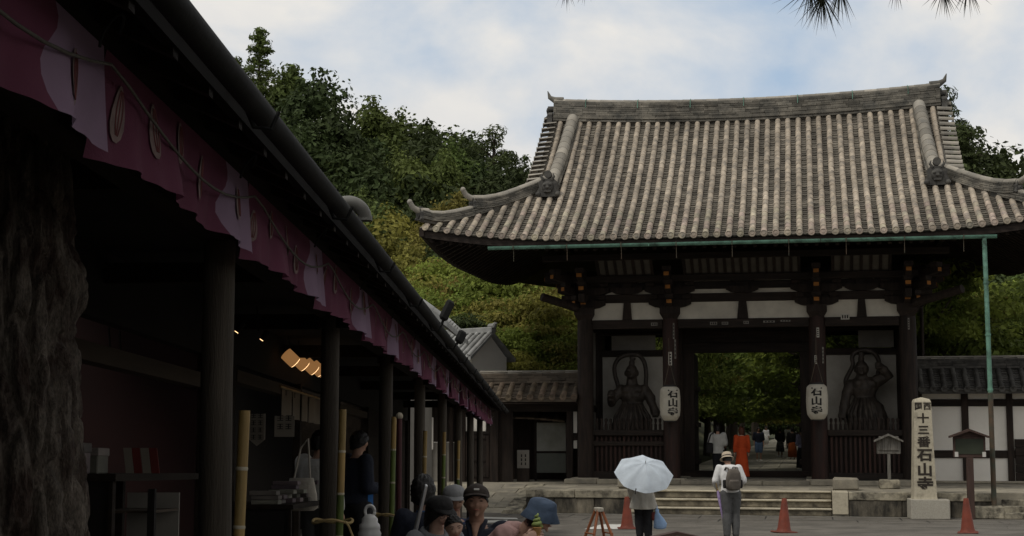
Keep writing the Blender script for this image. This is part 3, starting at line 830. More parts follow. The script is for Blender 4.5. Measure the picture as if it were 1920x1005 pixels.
# descending ridges
for s_ in (-1, 1):
    dp = [front(s_ * lerp(5.62, 5.78, k / 16), lerp(UR - .35, 2.75, k / 16)) for k in range(17)]
    b = MB(); layered(b, dp, .19, .02, .30, 4, .4, 9); sweep(b, dp, .13, -.05, .3); b.build('descending_ridge', 'ridge_tile', roof_o)
    ridge_caps(dp[::-1], .19, .27, roof_o, L=.36)
    ogre(dp[-1] + Vector((0, -.14, -.02)), 0, 1.0, roof_o)
    # verge rolls: short tiles laid across the gable edge
    for k in range(17):
        u = lerp(2.9, UR - .1, k / 16); p = front(s_ * (GB - .02), u)
        b = MB(); M = surf_frame(p + Vector((s_ * .34, 0, .02)), p + Vector((s_ * -.1, 0, .06)), (0, 1 * s_, .4)); half_tile(b, M, .46, .09, .085, 9)
        b.lathe([(0, -.01), (.088, -.01), (.088, .012), (0, .012)], 12, p + Vector((s_ * .34, 0, .03)), M=Matrix.Rotation(R(90), 3, 'Y')); b.build('verge_tile', 'ridge_cap', roof_o, 60)
    # gable wall
    gz = surf_z(TE - 5.6, 99); b = MB(); x = s_ * 5.55
    prof = [(OE + u, front(5.55, u).z - .12) for u in [lerp(3.0, UR, k / 10) for k in range(11)]]
    prof2 = prof + [(2 * DEP - o_, z_) for o_, z_ in prof[-2::-1]]
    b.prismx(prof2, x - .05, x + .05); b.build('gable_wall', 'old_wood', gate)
    for sg in (1, -1):                             # barge boards
        b = MB(); pts = [front(s_ * 6.1, lerp(2.6, UR, k / 10)) for k in range(11)]
        if sg < 0:
            for p in pts: p.y = 2 * DEP - p.y
        sweep(b, pts, .05, -.5, -.1); b.build('barge_board', 'old_wood', gate)
    # corner (hip) ridges in two tiers, front and rear
    for rear in (0, 1):
        def hp(u):
            p = Vector((s_ * (TE - u), OE + u, surf_z(u, u)));
            if rear: p.y = 2 * DEP - p.y
            return p
        lo = [hp(lerp(.05, 1.75, k / 12)) + Vector((0, 0, .20 * max(0, 1 - k / 5) ** 2)) for k in range(13)]
        up = [hp(lerp(1.35, 3.35, k / 12)) + Vector((0, 0, .16 * max(0, 1 - k / 5) ** 2)) for k in range(13)]
        b = MB(); layered(b, lo, .15, .02, .27, 5, .36, 21); sweep(b, lo, .10, -.05, .26); b.build('corner_ridge', 'ridge_tile', roof_o); ridge_caps(lo, .11, .25, roof_o, L=.42)
        b = MB(); layered(b, up, .15, .08, .40, 6, .36, 22); sweep(b, up, .10, -.05, .39); b.build('corner_ridge', 'ridge_tile', roof_o); ridge_caps(up, .115, .38, roof_o, L=.42)
        dv = (lo[0] - lo[4]); dv.z = 0; dv.normalize(); rz = math.atan2(dv.x, -dv.y)
        ogre(lo[0] + dv * .03 + Vector((0, 0, -.02)), rz, .5, roof_o); ogre(up[0] + dv * .03 + Vector((0, 0, .06)), rz, .5, roof_o)
        for pth, zz in ((lo, .26), (up, .39)):
            b = MB(); e = pth[0] + Vector((0, 0, zz)); b.tube([e - dv * .25, e + dv * .1, e + dv * .28 + Vector((0, 0, .09)), e + dv * .38 + Vector((0, 0, .24))], [.10, .095, .08, .07], 12)
            tip = e + dv * .38 + Vector((0, 0, .24)); b.ball(tip, .082, 10, 7); b.build('ridge_horn', 'ridge_cap', roof_o, 50)

# gutter and downpipe
GZ = CAM_Z + 5.165; GO = -4.876
gt = MB(); n = 8
for x0, x1 in ((-7.05, -2.4), (-2.38, 2.36), (2.38, 7.05)):
    rings = []
    for x in (x0, x1):
        rings.append([(x, GO + math.cos(math.pi + math.pi * k / n) * .085, GZ + .02 + math.sin(math.pi + math.pi * k / n) * .095) for k in range(n + 1)] + [(x, GO + math.cos(2 * math.pi - math.pi * k / n) * .075, GZ + .02 + math.sin(2 * math.pi - math.pi * k / n) * .085) for k in range(n + 1)])
    gt.loft(rings)
gt.build('gutter', 'copper_green', gate)
for k in range(9):
    tt = -6.3 + k * 1.56; b = MB(); b.tube([(tt, GO - .09, GZ + .04), (tt, GO - .092, GZ - .08), (tt, GO + .02, GZ - .10), (tt, GO + .18, GZ - .05)], .012, 5); b.tube([(tt, GO + .0, GZ - .09), (tt, GO + .02, GZ - .42)], .010, 5); b.build('gutter_hook', 'rust_pipe', gate)
PT = 6.72
b = MB(); b.tube([(PT, GO, GZ - .07), (PT, GO - .02, GZ - .3), (PT, GO - .2, zy(738, -5.1))], .062, 12)
for zz in (zy(538, -5.), zy(633, -5.), zy(733, -5.1)):
    f_ = (GZ - zz) / (GZ - zy(738, -5.1)); b.lathe([(.074, -.03), (.078, 0), (.074, .03)], 12, (PT, GO - .02 - .18 * f_, zz))
b.build('downpipe', 'copper_green', gate, 50)
b = MB(); b.tube([(PT, GO - .2, zy(738, -5.1)), (PT, GO - .22, 0.0)], .068, 12); b.build('downpipe_base', 'rust_pipe', gate, 50)

mat('board_pale', (0.36, 0.335, 0.295), .9, .1, 3, .08, 20, (0.26, 0.24, 0.205), .42, 1.3, .2)
# ---- bays with the guardian figures
z667, z800, z655, z625 = zy(667, DEP), zy(806, DEP), zy(655, DEP), zy(627, DEP)
for i, (a, c) in enumerate(((-CA, -CB), (CB, CA))):
    b = MB(); b.bx(a + .05, c - .05, DEP - .06, DEP - .02, FLOOR + .6, z667); b.build('back_board', 'board_pale', gate)
    beam(a + .2, c - .2, DEP - .1, z667, z655, .14, name='tie_beam')
    b = MB()
    if i == 0: b.bx(a + .55, c - .7, DEP - .07, DEP - .03, z655, z625)
    else: b.bx(a + 1.3, c - .3, DEP - .07, DEP - .03, z655 + .02, z625 + .15)
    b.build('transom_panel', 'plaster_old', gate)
    beam(a + .2, c - .2, DEP - .1, z625 + (.15 if i else 0), z612, .12, name='transom_board')
    # wainscot: sill, slats, rail, balusters
    beam(a + .24, c - .24, .02, FLOOR, FLOOR + .22, .22, name='sill')
    zr_ = zy(812); beam(a + .24, c - .24, .0, zr_ - .08, zr_ + .1, .2, name='rail'); beam(a + .24, c - .24, .02, zr_ - .4, zr_ - .26, .14, name='rail') if i == 0 else None
    b = MB(); b.bx(a + .2, c - .2, .10, .14, FLOOR + .2, zr_); b.build('wainscot_board', 'old_wood', gate)
    n = 15; zt = zy(784)
    for k in range(n):
        x = lerp(a + .36, c - .36, k / (n - 1))
        b = MB(); b.cbx(x - .035, x + .035, .02, .085, FLOOR + .2, zr_ - .1, .006); b.build('slat', 'red_wood', gate)
        b = MB(); b.lathe([(.045, zr_ + .1), (.045, zr_ + .26), (.025, zr_ + .30), (.042, zr_ + .36), (.048, zt - .04), (.02, zt)], 8, (x, 0, 0)); b.build('baluster', 'old_wood', gate, 50)
# ---- passage: door posts, lintel, boards, threshold, leaves folded back
z660 = zy(660, DEP)
b = MB(); b.bx(-CB, CB, DEP - .1, DEP + .1, z660, z612 + .0); b.build('lintel_board', 'old_wood_h', gate)
beam(-CB + .2, CB - .2, DEP - .02, z660 - .02, z660 + .3, .3, name='lintel')
beam(-CB + .2, CB - .2, DEP, FLOOR, FLOOR + .2, .3, name='threshold')
for s_ in (-1, 1):
    b = MB(); a0, a1 = sorted((s_ * (CB - .22), s_ * (CB - .56))); b.cbx(a0, a1, DEP - .13, DEP + .12, FLOOR + .2, z660, .01); b.build('door_post', 'old_wood', gate)
    b = MB(); x = s_ * (CB - .5); b.cbx(x - .05, x + .05, DEP + .15, DEP + 1.75, FLOOR + .12, z660 - .05, .01); d_ = b.build('door_leaf', 'old_wood', gate)
    for z_ in (1.2, 2.4, 3.6): b = MB(); b.cbx(x - s_ * .09 - .04, x - s_ * .09 + .04, DEP + .15, DEP + 1.75, z_, z_ + .16, .01); b.build('door_rail', 'old_wood', d_)
b = MB(); b.bx(-CA, CA, .0, 2 * DEP, ZC + .1, ZC + .16); b.build('ceiling', 'old_wood_h', gate)
# paper votive slips pasted on the timber
slips = [(-CB + .0, -.262, zy(672), .11, .42), (CB + .02, -.262, zy(626), .08, .3), (CB - .06, -.258, zy(676), .07, .26), (-CB + .12, -.255, zy(620), .05, .5),
         (-.9, -.105, zy(606), .22, .1), (-.55, -.105, zy(606), .2, .09), (.1, -.105, zy(605), .16, .09), (.8, -.105, zy(604), .35, .06), (1.3, -.105, zy(603), .3, .05),
         ((CA + CB) / 2 - .5, -.105, zy(597), .26, .17), (-CB - .5, -.105, zy(606), .2, .1), (-CB + .16, -.24, zy(654), .05, .6), (CB + .16, -.24, zy(668), .05, .5), (CA + .02, -.26, zy(612), .05, .35)]
for k, (x, y, z, w, h) in enumerate(slips):
    b = MB(); b.bx(x - w / 2, x + w / 2, y - .004, y, z - h / 2, z + h / 2); s_ = b.build('paper_slip', 'paper' if k in (0, 9, 1, 2) else 'plaster_old', gate)
    b = MB()
    if h > w:
        for j in range(4): b.bx(x - w * .28, x + w * .28, y - .007, y - .0045, z - h * .38 + j * h * .21, z - h * .38 + j * h * .21 + h * .12)
    else:
        for j in range(3): b.bx(x - w * .36 + j * w * .28, x - w * .36 + j * w * .28 + w * .16, y - .007, y - .0045, z - h * .3, z + h * .3)
    b.build('slip_print', 'ink', s_)

# ================================================================== paper lanterns
def lantern(px, py0, py1, o, wpx, rz, label):
    zt_, zb_ = zy(py0, o), zy(py1, o); y = G2W(0, o).y
    # lateral position from the pixel
    t = 0.0
    for _ in range(20):
        w = G2W(t, o); t += (960 + 2815 * 0 + 0) * 0 + ((px - (960 + F_PX * (w.x) / (w.y * math.cos(PITCH) + (lerp(zb_, zt_, .5) - CAM_Z) * math.sin(PITCH)))) * w.y / F_PX)
    w = G2W(t, o); H = zt_ - zb_; Rr = wpx / 2 * w.y / F_PX
    L = thing('paper_lantern', label, 'lantern', (w.x, w.y, zb_), rz, 'paper lanterns of the gate')
    def rad(z):
        f = z / H
        if f < .16: return Rr * lerp(.55, .93, (f / .16) ** .7)
        if f > .9: return Rr * lerp(.93, .62, ((f - .9) / .1) ** 1.6)
        return Rr * (.93 + .07 * math.sin((f - .16) / .74 * math.pi))
    b = MB(); prof = []
    n = 44
    for k in range(n + 1):
        z = H * k / n; prof.append((rad(z) * (1.0 if k % 2 else .982), z))
    b.lathe(prof, 28); b.build('shade', 'lantern_paper', L, 180)
    b = MB(); b.lathe([(rad(0) * .8, -.03), (rad(0) * 1.03, -.03), (rad(0) * 1.03, .03), (rad(0) * .8, .03)], 24); b.build('bottom_ring', 'lantern_black', L, 50)
    b = MB(); b.lathe([(rad(H) * .8, H - .02), (rad(H) * 1.05, H - .02), (rad(H) * 1.05, H + .05), (rad(H) * .8, H + .05)], 24); b.build('top_ring', 'lantern_black', L, 50)
    b = MB()
    for s2 in (-1, 1): b.tube([(s2 * rad(H) * .9, 0, H + .03), (0, 0, H + .75), (0, .1, H + 1.5)], .012, 5)
    b.build('cord', 'rust_pipe', L)
    for k, ch in enumerate('石山寺'):
        vs2, fs2 = text_mesh(ch, H * .255, .035); zc = H * (.785 - k * .262); b = MB(); pts = []
        for x, z in vs2:
            x *= 1.3; zz = zc + z; r = rad(max(0, min(H, zz))) * 1.05; a = x / r; pts.append((math.sin(a) * r, -math.cos(a) * r, zz))
        b.add(pts, fs2); b.build('lettering', 'ink', L)
    return L
lantern(1256.5, 724, 789, -.55, 39, R(10), 'white paper lantern hung before the gate pillar bearing an upright paper slip')
lantern(1532, 721, 787, -.55, 41, R(-14), 'white paper lantern hung before the gate pillar nearest the stone marker')
def wrinkle(mb, amp, freq, seed=0):
    out = []
    for p in mb.v:
        q = Vector(p) * freq + Vector((seed, seed * 2, 0)); n = mnoise.fractal(Vector((q.x, q.y, q.z * .5)), 1.0, 2.0, 3); d = Vector((p[0], p[1], 0)); d = d.normalized() if d.length > 1e-4 else Vector((0, 0, 1)); out.append(tuple(Vector(p) + d * n * amp))
    mb.v = out; return mb
# ================================================================== guardian statues
def tx(px, o):                             # gate-frame t of an image column on plane o (near eye level)
    k = (px - 960) / (F_PX / math.cos(PITCH)); c, s = math.cos(AZ), math.sin(AZ)
    return (k * (GY + o * c) - GX - o * s) / (c + k * s)
def ell(cx, cy, z, rx, ry, n=16): return [(cx + math.cos(2 * math.pi * k / n) * rx, cy + math.sin(2 * math.pi * k / n) * ry, z) for k in range(n)]
NO = 1.35
def statue(cpx, label, arms, ribbon, torso, head):
    t0 = tx(cpx, NO); w = G2W(t0, NO); base = FLOOR + .35
    S = thing('guardian_statue', label, 'statue', (w.x, w.y, base), -AZ, 'guardian statues in the gate bays')
    k = w.y / F_PX
    def q(px, py, y=0.0): return Vector(((px - cpx) * k, y, zy(py, NO) - base))
    b = MB()
    rings = []
    for py, cx, hw, dp in torso: p = q(cx, py); rings.append(ell(p.x, 0, p.z, hw * k, dp * k))
    rings.sort(key=lambda r: r[0][2]); b.loft(rings)
    hx, hy = head; h = q(hx, hy, -.06)
    b.ball(h, (.20, .22, .26), 16, 12); b.tube([h, q(hx, hy + 24, 0)], [.14, .2], 10)
    b.ball(h + Vector((0, -.02, .30)), (.10, .10, .13), 10, 8); b.tube([h + Vector((0, 0, .36)), h + Vector((.03, .03, .48))], [.07, .12], 8)
    b.ball(h + Vector((0, -.21, -.03)), (.045, .06, .06), 8, 6)                       # nose
    b.ball(h + Vector((0, -.17, -.15)), (.10, .07, .05), 10, 6)                       # jaw
    for s_ in (-1, 1):
        b.ball(h + Vector((s_ * .085, -.18, .07)), (.075, .05, .035), 8, 6); b.ball(h + Vector((s_ * .20, .0, -.02)), (.04, .07, .10), 8, 6)
        b.ball(q(torso[1][1], torso[1][0] + 3, -.17) + Vector((s_ * .17, 0, 0)), (.19, .13, .15), 10, 8)      # chest muscles
    for arm in arms:
        pts = [q(*a) for a in arm]; b.tube(pts, [.19, .17, .135, .15, .115, .10][:len(pts)], 10); b.ball(pts[0], .2, 10, 8); b.ball(pts[-1], (.12, .13, .14), 10, 8)
        for j in range(4): e = pts[-1] + Vector((-.08 + j * .052, -.08, .0)); b.tube([e, e + Vector((0, -.07, -.06)), e + Vector((0, .0, -.12))], .032, 6)
    for s_ in (-1, 1): b.tube([(s_ * .3, 0, .9), (s_ * .38, -.1, .5), (s_ * .42, 0, .1), (s_ * .45, -.25, .05)], [.22, .17, .12, .1], 10)
    body = fuse(b, .024, 2); wrinkle(body, .03, 6.0, cpx * .01); body.build('body', 'statue_wood', S, 180)
    # pleats of the skirt and sash
    b = MB(); wp = torso[-4]
    for j in range(11):
        a = R(180 + 18 * j); x0, y0 = math.cos(a), math.sin(a); top = q(wp[1], wp[0]); low = q(torso[-1][1], torso[-1][0])
        b.tube([(top.x + x0 * wp[2] * k * .98, y0 * wp[3] * k, top.z), (top.x + x0 * 33 * k, y0 * 23 * k, lerp(top.z, low.z, .4) + .1 * (j % 2)), (low.x + x0 * 33 * k, y0 * 24 * k, low.z + .05 * (j % 3))], [.05, .06, .04], 6)
    b.build('skirt_folds', 'statue_wood', S, 180)
    b = MB(); p = q(wp[1], wp[0]); b.loft([ell(p.x, 0, p.z - .07, wp[2] * k * 1.12, wp[3] * k * 1.12), ell(p.x, 0, p.z + .07, wp[2] * k * 1.1, wp[3] * k * 1.1)]); b.build('sash', 'statue_wood', S, 60)
    b = MB(); pts = [q(x, y, .22) for x, y in ribbon]
    fine = []
    for i in range(len(pts) - 1):
        p0, p1, p2, p3 = pts[max(0, i - 1)], pts[i], pts[i + 1], pts[min(len(pts) - 1, i + 2)]
        for j in range(4):
            f = j / 4; fine.append(.5 * ((2 * p1) + (p2 - p0) * f + (2 * p0 - 5 * p1 + 4 * p2 - p3) * f * f + (3 * p1 - p0 - 3 * p2 + p3) * f ** 3))
    fine.append(pts[-1]); b.tube(fine, .07, 8); b.build('ribbon', 'statue_wood', S, 180)
    b = MB(); b.cbx(-.75, .75, -.5, .5, -.35, .02, .05); b.build('rock_base', 'statue_wood', S)
    return S
statue(1187, 'dark wooden guardian statue with lowered arms standing in its gate bay', [[(1166, 731), (1154, 742, -.1), (1148, 756, -.25), (1148, 748, -.35), (1150, 738, -.4)], [(1208, 731), (1219, 745, -.05), (1225, 760, -.15), (1231, 775, -.25)]],
       [(1163, 745), (1158, 722), (1152, 700), (1152, 682), (1162, 668), (1180, 662), (1198, 664), (1208, 678), (1211, 700), (1210, 722), (1214, 742)],
       [(720, 1187, 12, 10), (727, 1187, 24, 15), (742, 1187, 25, 17), (757, 1186, 18, 13), (770, 1183, 26, 18), (795, 1180, 33, 22), (830, 1180, 36, 24)], (1186, 697))
statue(1621, 'dark wooden guardian statue with one fist raised beside its head', [[(1598, 724), (1591, 738, -.05), (1588, 750, -.1), (1584, 765, -.15), (1581, 780, -.2)], [(1646, 716), (1658, 710, -.1), (1667, 707, -.2), (1659, 697, -.25), (1648, 688, -.3)]],
       [(1592, 735), (1589, 715), (1597, 698), (1603, 685), (1602, 670), (1612, 660), (1632, 659), (1646, 668), (1651, 684), (1648, 706), (1644, 730)],
       [(708, 1621, 14, 10), (718, 1622, 27, 15), (731, 1622, 26, 17), (747, 1623, 18, 13), (760, 1630, 27, 18), (785, 1632, 33, 22), (825, 1630, 36, 24)], (1618, 693))

# ================================================================== plastered side walls with tiled tops
def wall_roof(par, t0, t1, oc, half, zr, ze, cap_h, m_tile, m_ridge, sp=.36, r=.095, rows=3):
    """small gable roof along t: cover tiles as parts, ridge courses, eave ends"""
    b = MB(); th = .1
    b.prismx([(oc - half, ze - th), (oc, zr - th), (oc + half, ze - th), (oc + half, ze), (oc, zr), (oc - half, ze)], t0, t1); rf = b.build('wall_roof', m_ridge, par)
    n = int((t1 - t0) / sp); p0, p1 = Vector((0, oc - half - .03, ze)), Vector((0, oc - .1, zr - .1 * (zr - ze) / half)); L = (p1 - p0).length / rows
    q = MB(); half_tile(q, Matrix.Identity(4), L * 1.04, r, r * .93, 8); me = q.mesh('cover_tile', m_tile, 60)
    q = MB(); q.lathe([(0, -.015), (r * 1.12, -.015), (r * 1.12, .02), (r * .9, .02), (0, .01)], 12, M=Matrix.Rotation(R(90), 3, 'X')); em = q.mesh('eave_end_tile', m_tile, 50)
    pm_ = MB()
    for k in range(n + 1):
        x = t0 + .06 + k * (t1 - t0 - .12) / n
        for j in range(rows):
            a, c = p0.lerp(p1, j / rows), p0.lerp(p1, (j + 1) / rows); a.x = c.x = x
            o = link('cover_tile', me, rf); M = surf_frame(a, c); M.translation = a + Vector((0, 0, .03)); o.matrix_local = M @ Matrix.Rotation(random.uniform(-.03, .03), 4, 'Z')
        a = p0.copy(); a.x = x; link('eave_end_tile', em, rf, a + Vector((0, -.01, .04)))
        if k < n:
            for j in range(rows * 3):
                a, c = p0.lerp(p1, j / rows / 3), p0.lerp(p1, (j + 1.2) / rows / 3); xm = x + (t1 - t0) / n / 2; a.x = c.x = xm; M = surf_frame(a, c); LL = (c - a).length; w = sp / 2
                sec = [(lerp(-w, w, i / 4), .045 * (lerp(-1, 1, i / 4)) ** 2) for i in range(5)]; j_ = random.uniform(-.006, .008)
                pm_.add([M @ Vector((x_, 0, z_ + .03 + j_)) for x_, z_ in sec] + [M @ Vector((x_, LL, z_ + .006)) for x_, z_ in sec] + [M @ Vector((x_, 0, z_ - .01)) for x_, z_ in sec], [(i, i + 1, 6 + i, 5 + i) for i in range(4)] + [(10 + i, 11 + i, i + 1, i) for i in range(4)])
    struct(pm_.build('pan_tile_field', m_ridge, rf), 'stuff')
    path_ = [Vector((lerp(t0, t1, k / 6), oc, zr - .02)) for k in range(7)]
    b = MB(); layered(b, path_, .15, .0, cap_h - .08, 4, .4, 31); sweep(b, path_, .1, -.1, cap_h - .04); b.build('ridge', m_ridge, rf); ridge_caps(path_, .11, cap_h - .1, rf, L=.45)
    return rf
mat('dark_ridge', (0.045, 0.042, 0.038), 0.85, 0.3, 6, 0.25, 40, (0.085, 0.08, 0.07), 0.4, 3, 0.15, island=0.3)
mat('brown_ridge', (0.12, 0.095, 0.07), 0.85, 0.3, 6, 0.25, 40, (0.06, 0.05, 0.04), 0.45, 3, 0.15, island=0.3)
mat('screen_grey', (0.11, 0.115, 0.10), 0.85, 0.12, 3)
mat('screen_white', (0.27, 0.27, 0.24), 0.85, 0.1, 3, col2=(0.2, 0.2, 0.17), amt=.4, s2=2)
# left: side gate
LO = .6
side_gate = thing('side_gate', 'low side gate with brown tiled roof and dark opening left of the great gate', 'gate', (GX, GY, 0), -AZ)
def sb(name, px0, px1, y0, y1, o0, o1, m, par, c=.01):
    b = MB(); b.cbx(tx(px0, o0), tx(px1, o0), o0, o1, zy(y1, o0) if y1 else PLAT, zy(y0, o0), c); return b.build(name, m, par)
wall_roof(side_gate, tx(900, LO), tx(1088, LO), LO, .85, zy(716, LO), zy(746, LO - .85), zy(692, LO) - zy(716, LO) + .02, 'brown_tile', 'brown_ridge')
sb('lintel', 868, 1084, 756, 771, LO - .12, LO + .12, 'old_wood_h', side_gate); sb('wall_plate', 880, 1086, 747, 754, LO - .6, LO - .45, 'old_wood_h', side_gate)
for a, c in ((918, 934), (1062, 1074), (866, 872), (1082, 1088)): sb('post', a, c, 760, None, LO - .1, LO + .1, 'old_wood', side_gate)
sb('plaster_panel', 873, 911, 776, 809, LO - .03, LO + .03, 'plaster_white', side_gate); sb('rail', 872, 918, 809, 815, LO - .06, LO + .06, 'old_wood_h', side_gate)
pan_ = sb('door_panel', 872, 918, 815, None, LO - .04, LO + .04, 'old_wood', side_gate)
for a, c in ((873, 879), (911, 917)): sb('stile', a, c, 818, 898, LO - .07, LO - .04, 'old_wood', pan_)
for a, c in ((818, 825), (862, 868), (890, 898)): sb('door_rail', 879.5, 910.5, a, c, LO - .068, LO - .04, 'old_wood_h', pan_)
sb('board_wall', 930, 962, 771, None, LO + .02, LO + .06, 'old_wood', side_gate)
sb('plaster_strip', 1075, 1082, 770, 812, LO - .03, LO + .03, 'plaster_white', side_gate); sb('plaster_strip', 1075, 1082, 826, 842, LO - .03, LO + .03, 'plaster_white', side_gate); sb('rail', 1074, 1083, 812, 826, LO - .06, LO + .06, 'old_wood_h', side_gate)
b = MB(); b.bx(tx(860, 3.2), tx(1095, 3.2), 3.2, 3.3, PLAT, zy(745, 3.2)); b.build('rear_wall', 'old_wood', side_gate)
b = MB(); b.bx(tx(868, LO), tx(1088, LO), LO + .2, 3.25, zy(758, LO), zy(756, LO)); b.build('ceiling', 'old_wood_h', side_gate)
# booth behind the side gate
booth = thing('ticket_booth', 'small booth with sagging tiled canopy and pale screens inside the side gate', 'booth', (GX, GY, 0), -AZ)
BO = 1.7
bb_ = sb('screen', 1004, 1061, 792, 847, BO, BO + .04, 'screen_white', booth); sb('screen', 1004, 1061, 851, 889, BO - .01, BO + .04, 'screen_grey', booth); sb('screen_rail', 1003, 1062, 847, 851, BO - .02, BO + .05, 'old_wood_h', booth)
for x in (1002, 1061): sb('post', x, x + 4, 788, None, BO - .03, BO + .06, 'old_wood', booth)
n = 9
for k in range(n):
    a, c = lerp(958, 1060, k / n), lerp(958, 1060, (k + 1) / n); yy = 779 + 7 * ((k + .5) / n) ** 2
    b = MB(); q0, q1 = tx(a, BO - .3), tx(c, BO - .3); z_ = zy(yy, BO - .3); b.hexa([(q0, BO - .45, z_ - .10), (q1 - .01, BO - .45, z_ - .10), (q1 - .01, BO + .3, z_ + .1), (q0, BO + .3, z_ + .1), (q0, BO - .45, z_ - .04), (q1 - .01, BO - .45, z_ - .05), (q1 - .01, BO + .3, z_ + .16), (q0, BO + .3, z_ + .17)]); b.build('canopy_tile', 'brown_tile', booth)
sgn_ = thing('standing_sign', 'narrow pale standing sign inside the side gate doorway', 'sign', G2W(tx(981, .95), .95, PLAT), -AZ)
b = MB(); h_ = zy(845, .95) - PLAT; b.cbx(-.2, .2, -.03, .03, h_ * .42, h_, .01); b.build('panel', 'plaster_old', sgn_)
b = MB(); b.cbx(-.2, .2, -.06, .06, 0, h_ * .42, .01); b.build('stand', 'old_wood', sgn_)
b = MB()
for k in range(6): b.bx(.06 - (k % 2) * .13, .10 - (k % 2) * .13, -.034, -.031, h_ * .52 + (k // 2) * .13, h_ * .52 + (k // 2) * .13 + .09)
b.build('print', 'ink', sgn_)

# right: plastered wall with timber frame
RO = 2.3
rwall = thing('plaster_wall', 'white plaster wall with dark timber frame and dark tiled roof right of the great gate', 'wall', (GX, GY, 0), -AZ)
tR0, tR1 = tx(1722, RO), tx(2050, RO)
wall_roof(rwall, tR0, tR1, RO, .95, zy(693, RO), zy(734, RO - .95), zy(670, RO) - zy(693, RO), 'dark_tile', 'dark_ridge', .34, .09)
b = MB(); b.bx(tR0, tR1, RO - .06, RO + .06, PLAT, zy(722, RO)); b.build('plaster_panel', 'plaster_white', rwall)
for a, c in ((1722, 1730), (1803, 1816), (1887, 1899), (1975, 1988)):
    b = MB(); b.cbx(tx(a, RO), tx(c, RO), RO - .14, RO - .05, PLAT, zy(722, RO), .01); b.build('post', 'old_wood', rwall)
for a, c in ((750, 763), (843, 857), (734, 740)):
    b = MB(); b.cbx(tR0, tR1, RO - .12, RO - .052, zy(c, RO), zy(a, RO), .01); b.build('rail', 'old_wood_h', rwall)
b = MB(); b.cbx(tR0, tR1, RO - .2, RO - .04, PLAT, PLAT + .08, .02); b.build('plinth', 'stone_top', rwall)
for k in range(5):
    b = MB(); b.cbx(tx(1901, RO), tR1, RO - .16 - (k % 2) * .015, RO - .05, lerp(zy(898, RO), zy(822, RO), k / 5), lerp(zy(898, RO), zy(822, RO), (k + .96) / 5), .008); b.build('board', 'old_wood_h', rwall)

# ================================================================== stone marker and boards
def ground_at(t, o):
    w = G2W(t, o); w.z = road_z(w.y); return w
MO = -5.35
mk = thing('stone_marker', 'tall square granite marker pillar carved with black characters on a pale block', 'marker', ground_at(tx(1736, MO), MO), -AZ + R(4))
kk = mk.location.y / F_PX
b = MB(); hb_ = 36 * kk; b.cbx(-35 * kk, 35 * kk, -.42, .42, 0, hb_, .015, .004); b.build('base_block', 'granite_base', mk)
zt_ = P(1728, 745, mk.location.y).z - mk.location.z; w0, w1 = 23 * kk, 14.5 * kk
b = MB(); X0 = -.10
b.loft([[(X0 - w, -w, z), (X0 + w, -w, z), (X0 + w, w, z), (X0 - w, w, z)] for w, z in ((w0 * .93, hb_), (w0 * .9, hb_ + .05), (lerp(w0 * .9, w1, .5), lerp(hb_, zt_, .5)), (w1 + .012, zt_ - .12), (w1, zt_ - .09))] )
b.loft([[(X0 - w, -w, z), (X0 + w, -w, z), (X0 + w, w, z), (X0 - w, w, z)] for w, z in ((w1 + .001, zt_ - .0905), (w1 * .9, zt_ - .05), (w1 * .05, zt_))]); sh = b.build('shaft', 'granite_pale', mk)
def carved(ch, x, zc, size, par, front_y, bold=.03, sx=1.15):
    v2, f2 = text_mesh(ch, size, bold); b = MB(); b.add([(x + p[0] * sx, front_y, zc + p[1]) for p in v2], f2); b.build('carved_character', 'carved_ink', par)
rows = [('西', 762, .215, .115), ('国', 762, .215, -.115), ('十', 784, .27, 0), ('三', 806, .26, 0), ('番', 828, .29, 0), ('石', 853, .35, 0), ('山', 880, .36, 0), ('寺', 906, .37, 0)]
for ch, py, sz, dx in rows:
    z = P(1733, py, mk.location.y).z - mk.location.z; f_ = (z - hb_) / (zt_ - .1 - hb_); hw = lerp(w0 * .9, w1, f_); carved(ch, X0 + dx, z, sz, sh, -hw - .016, .036, 1.15 if not dx else .95)

def notice_box(px, pyt, pyb, wpx, o, base_kind, label, panel_m, frame_m, zg):
    N = thing('notice_board', label, 'sign', G2W(tx(px, o), o, zg), -AZ); k = N.location.y / F_PX
    zt, zb = P(px, pyt, N.location.y).z - zg, P(px, pyb, N.location.y).z - zg; w = wpx * k / 2
    b = MB(); b.cbx(-w, w, -.05, .05, zb, zt - .2, .01); bd = b.build('board', frame_m, N)
    b = MB(); b.cbx(-w * .86, w * .86, -.065, -.052, zb + .09, zt - .26, .004); b.build('panel', panel_m, bd)
    b = MB(); b.prism([(-w, zt - .2), (w, zt - .2), (0, zt - .05)], -.05, .05); b.build('gable', frame_m, N)
    for s_ in (-1, 1):
        b = MB(); q = [(0, zt - .06), (s_ * w * 1.22, zt - .24), (s_ * w * 1.22, zt - .19), (0, zt + .0)]
        b.prism(q if s_ > 0 else q[::-1], -.22, .22); b.build('roof_board', frame_m if panel_m != 'weathered_panel' else 'weathered_panel', N)
    return N, zb, w
mat('weathered_panel', (0.17, 0.16, 0.14), 0.85, 0.25, 4, 0.2, 30, (0.08, 0.07, 0.06), 0.45, 3, stretch=(6, 1, .6))
mat('green_board', (0.030, 0.036, 0.022), 0.6, 0.15)
mat('brown_frame', (0.055, 0.032, 0.025), 0.7, 0.25, 4, 0.2, 30, stretch=(3, 3, .5))
mat('white_label', (0.5, 0.48, 0.44), 0.8, 0.1)
N, zb, w = notice_box(1665, 813, 851, 43, -2.6, 0, 'small weathered wooden notice board on a thin post by the gate bay', 'weathered_panel', 'weathered_panel', PLAT)
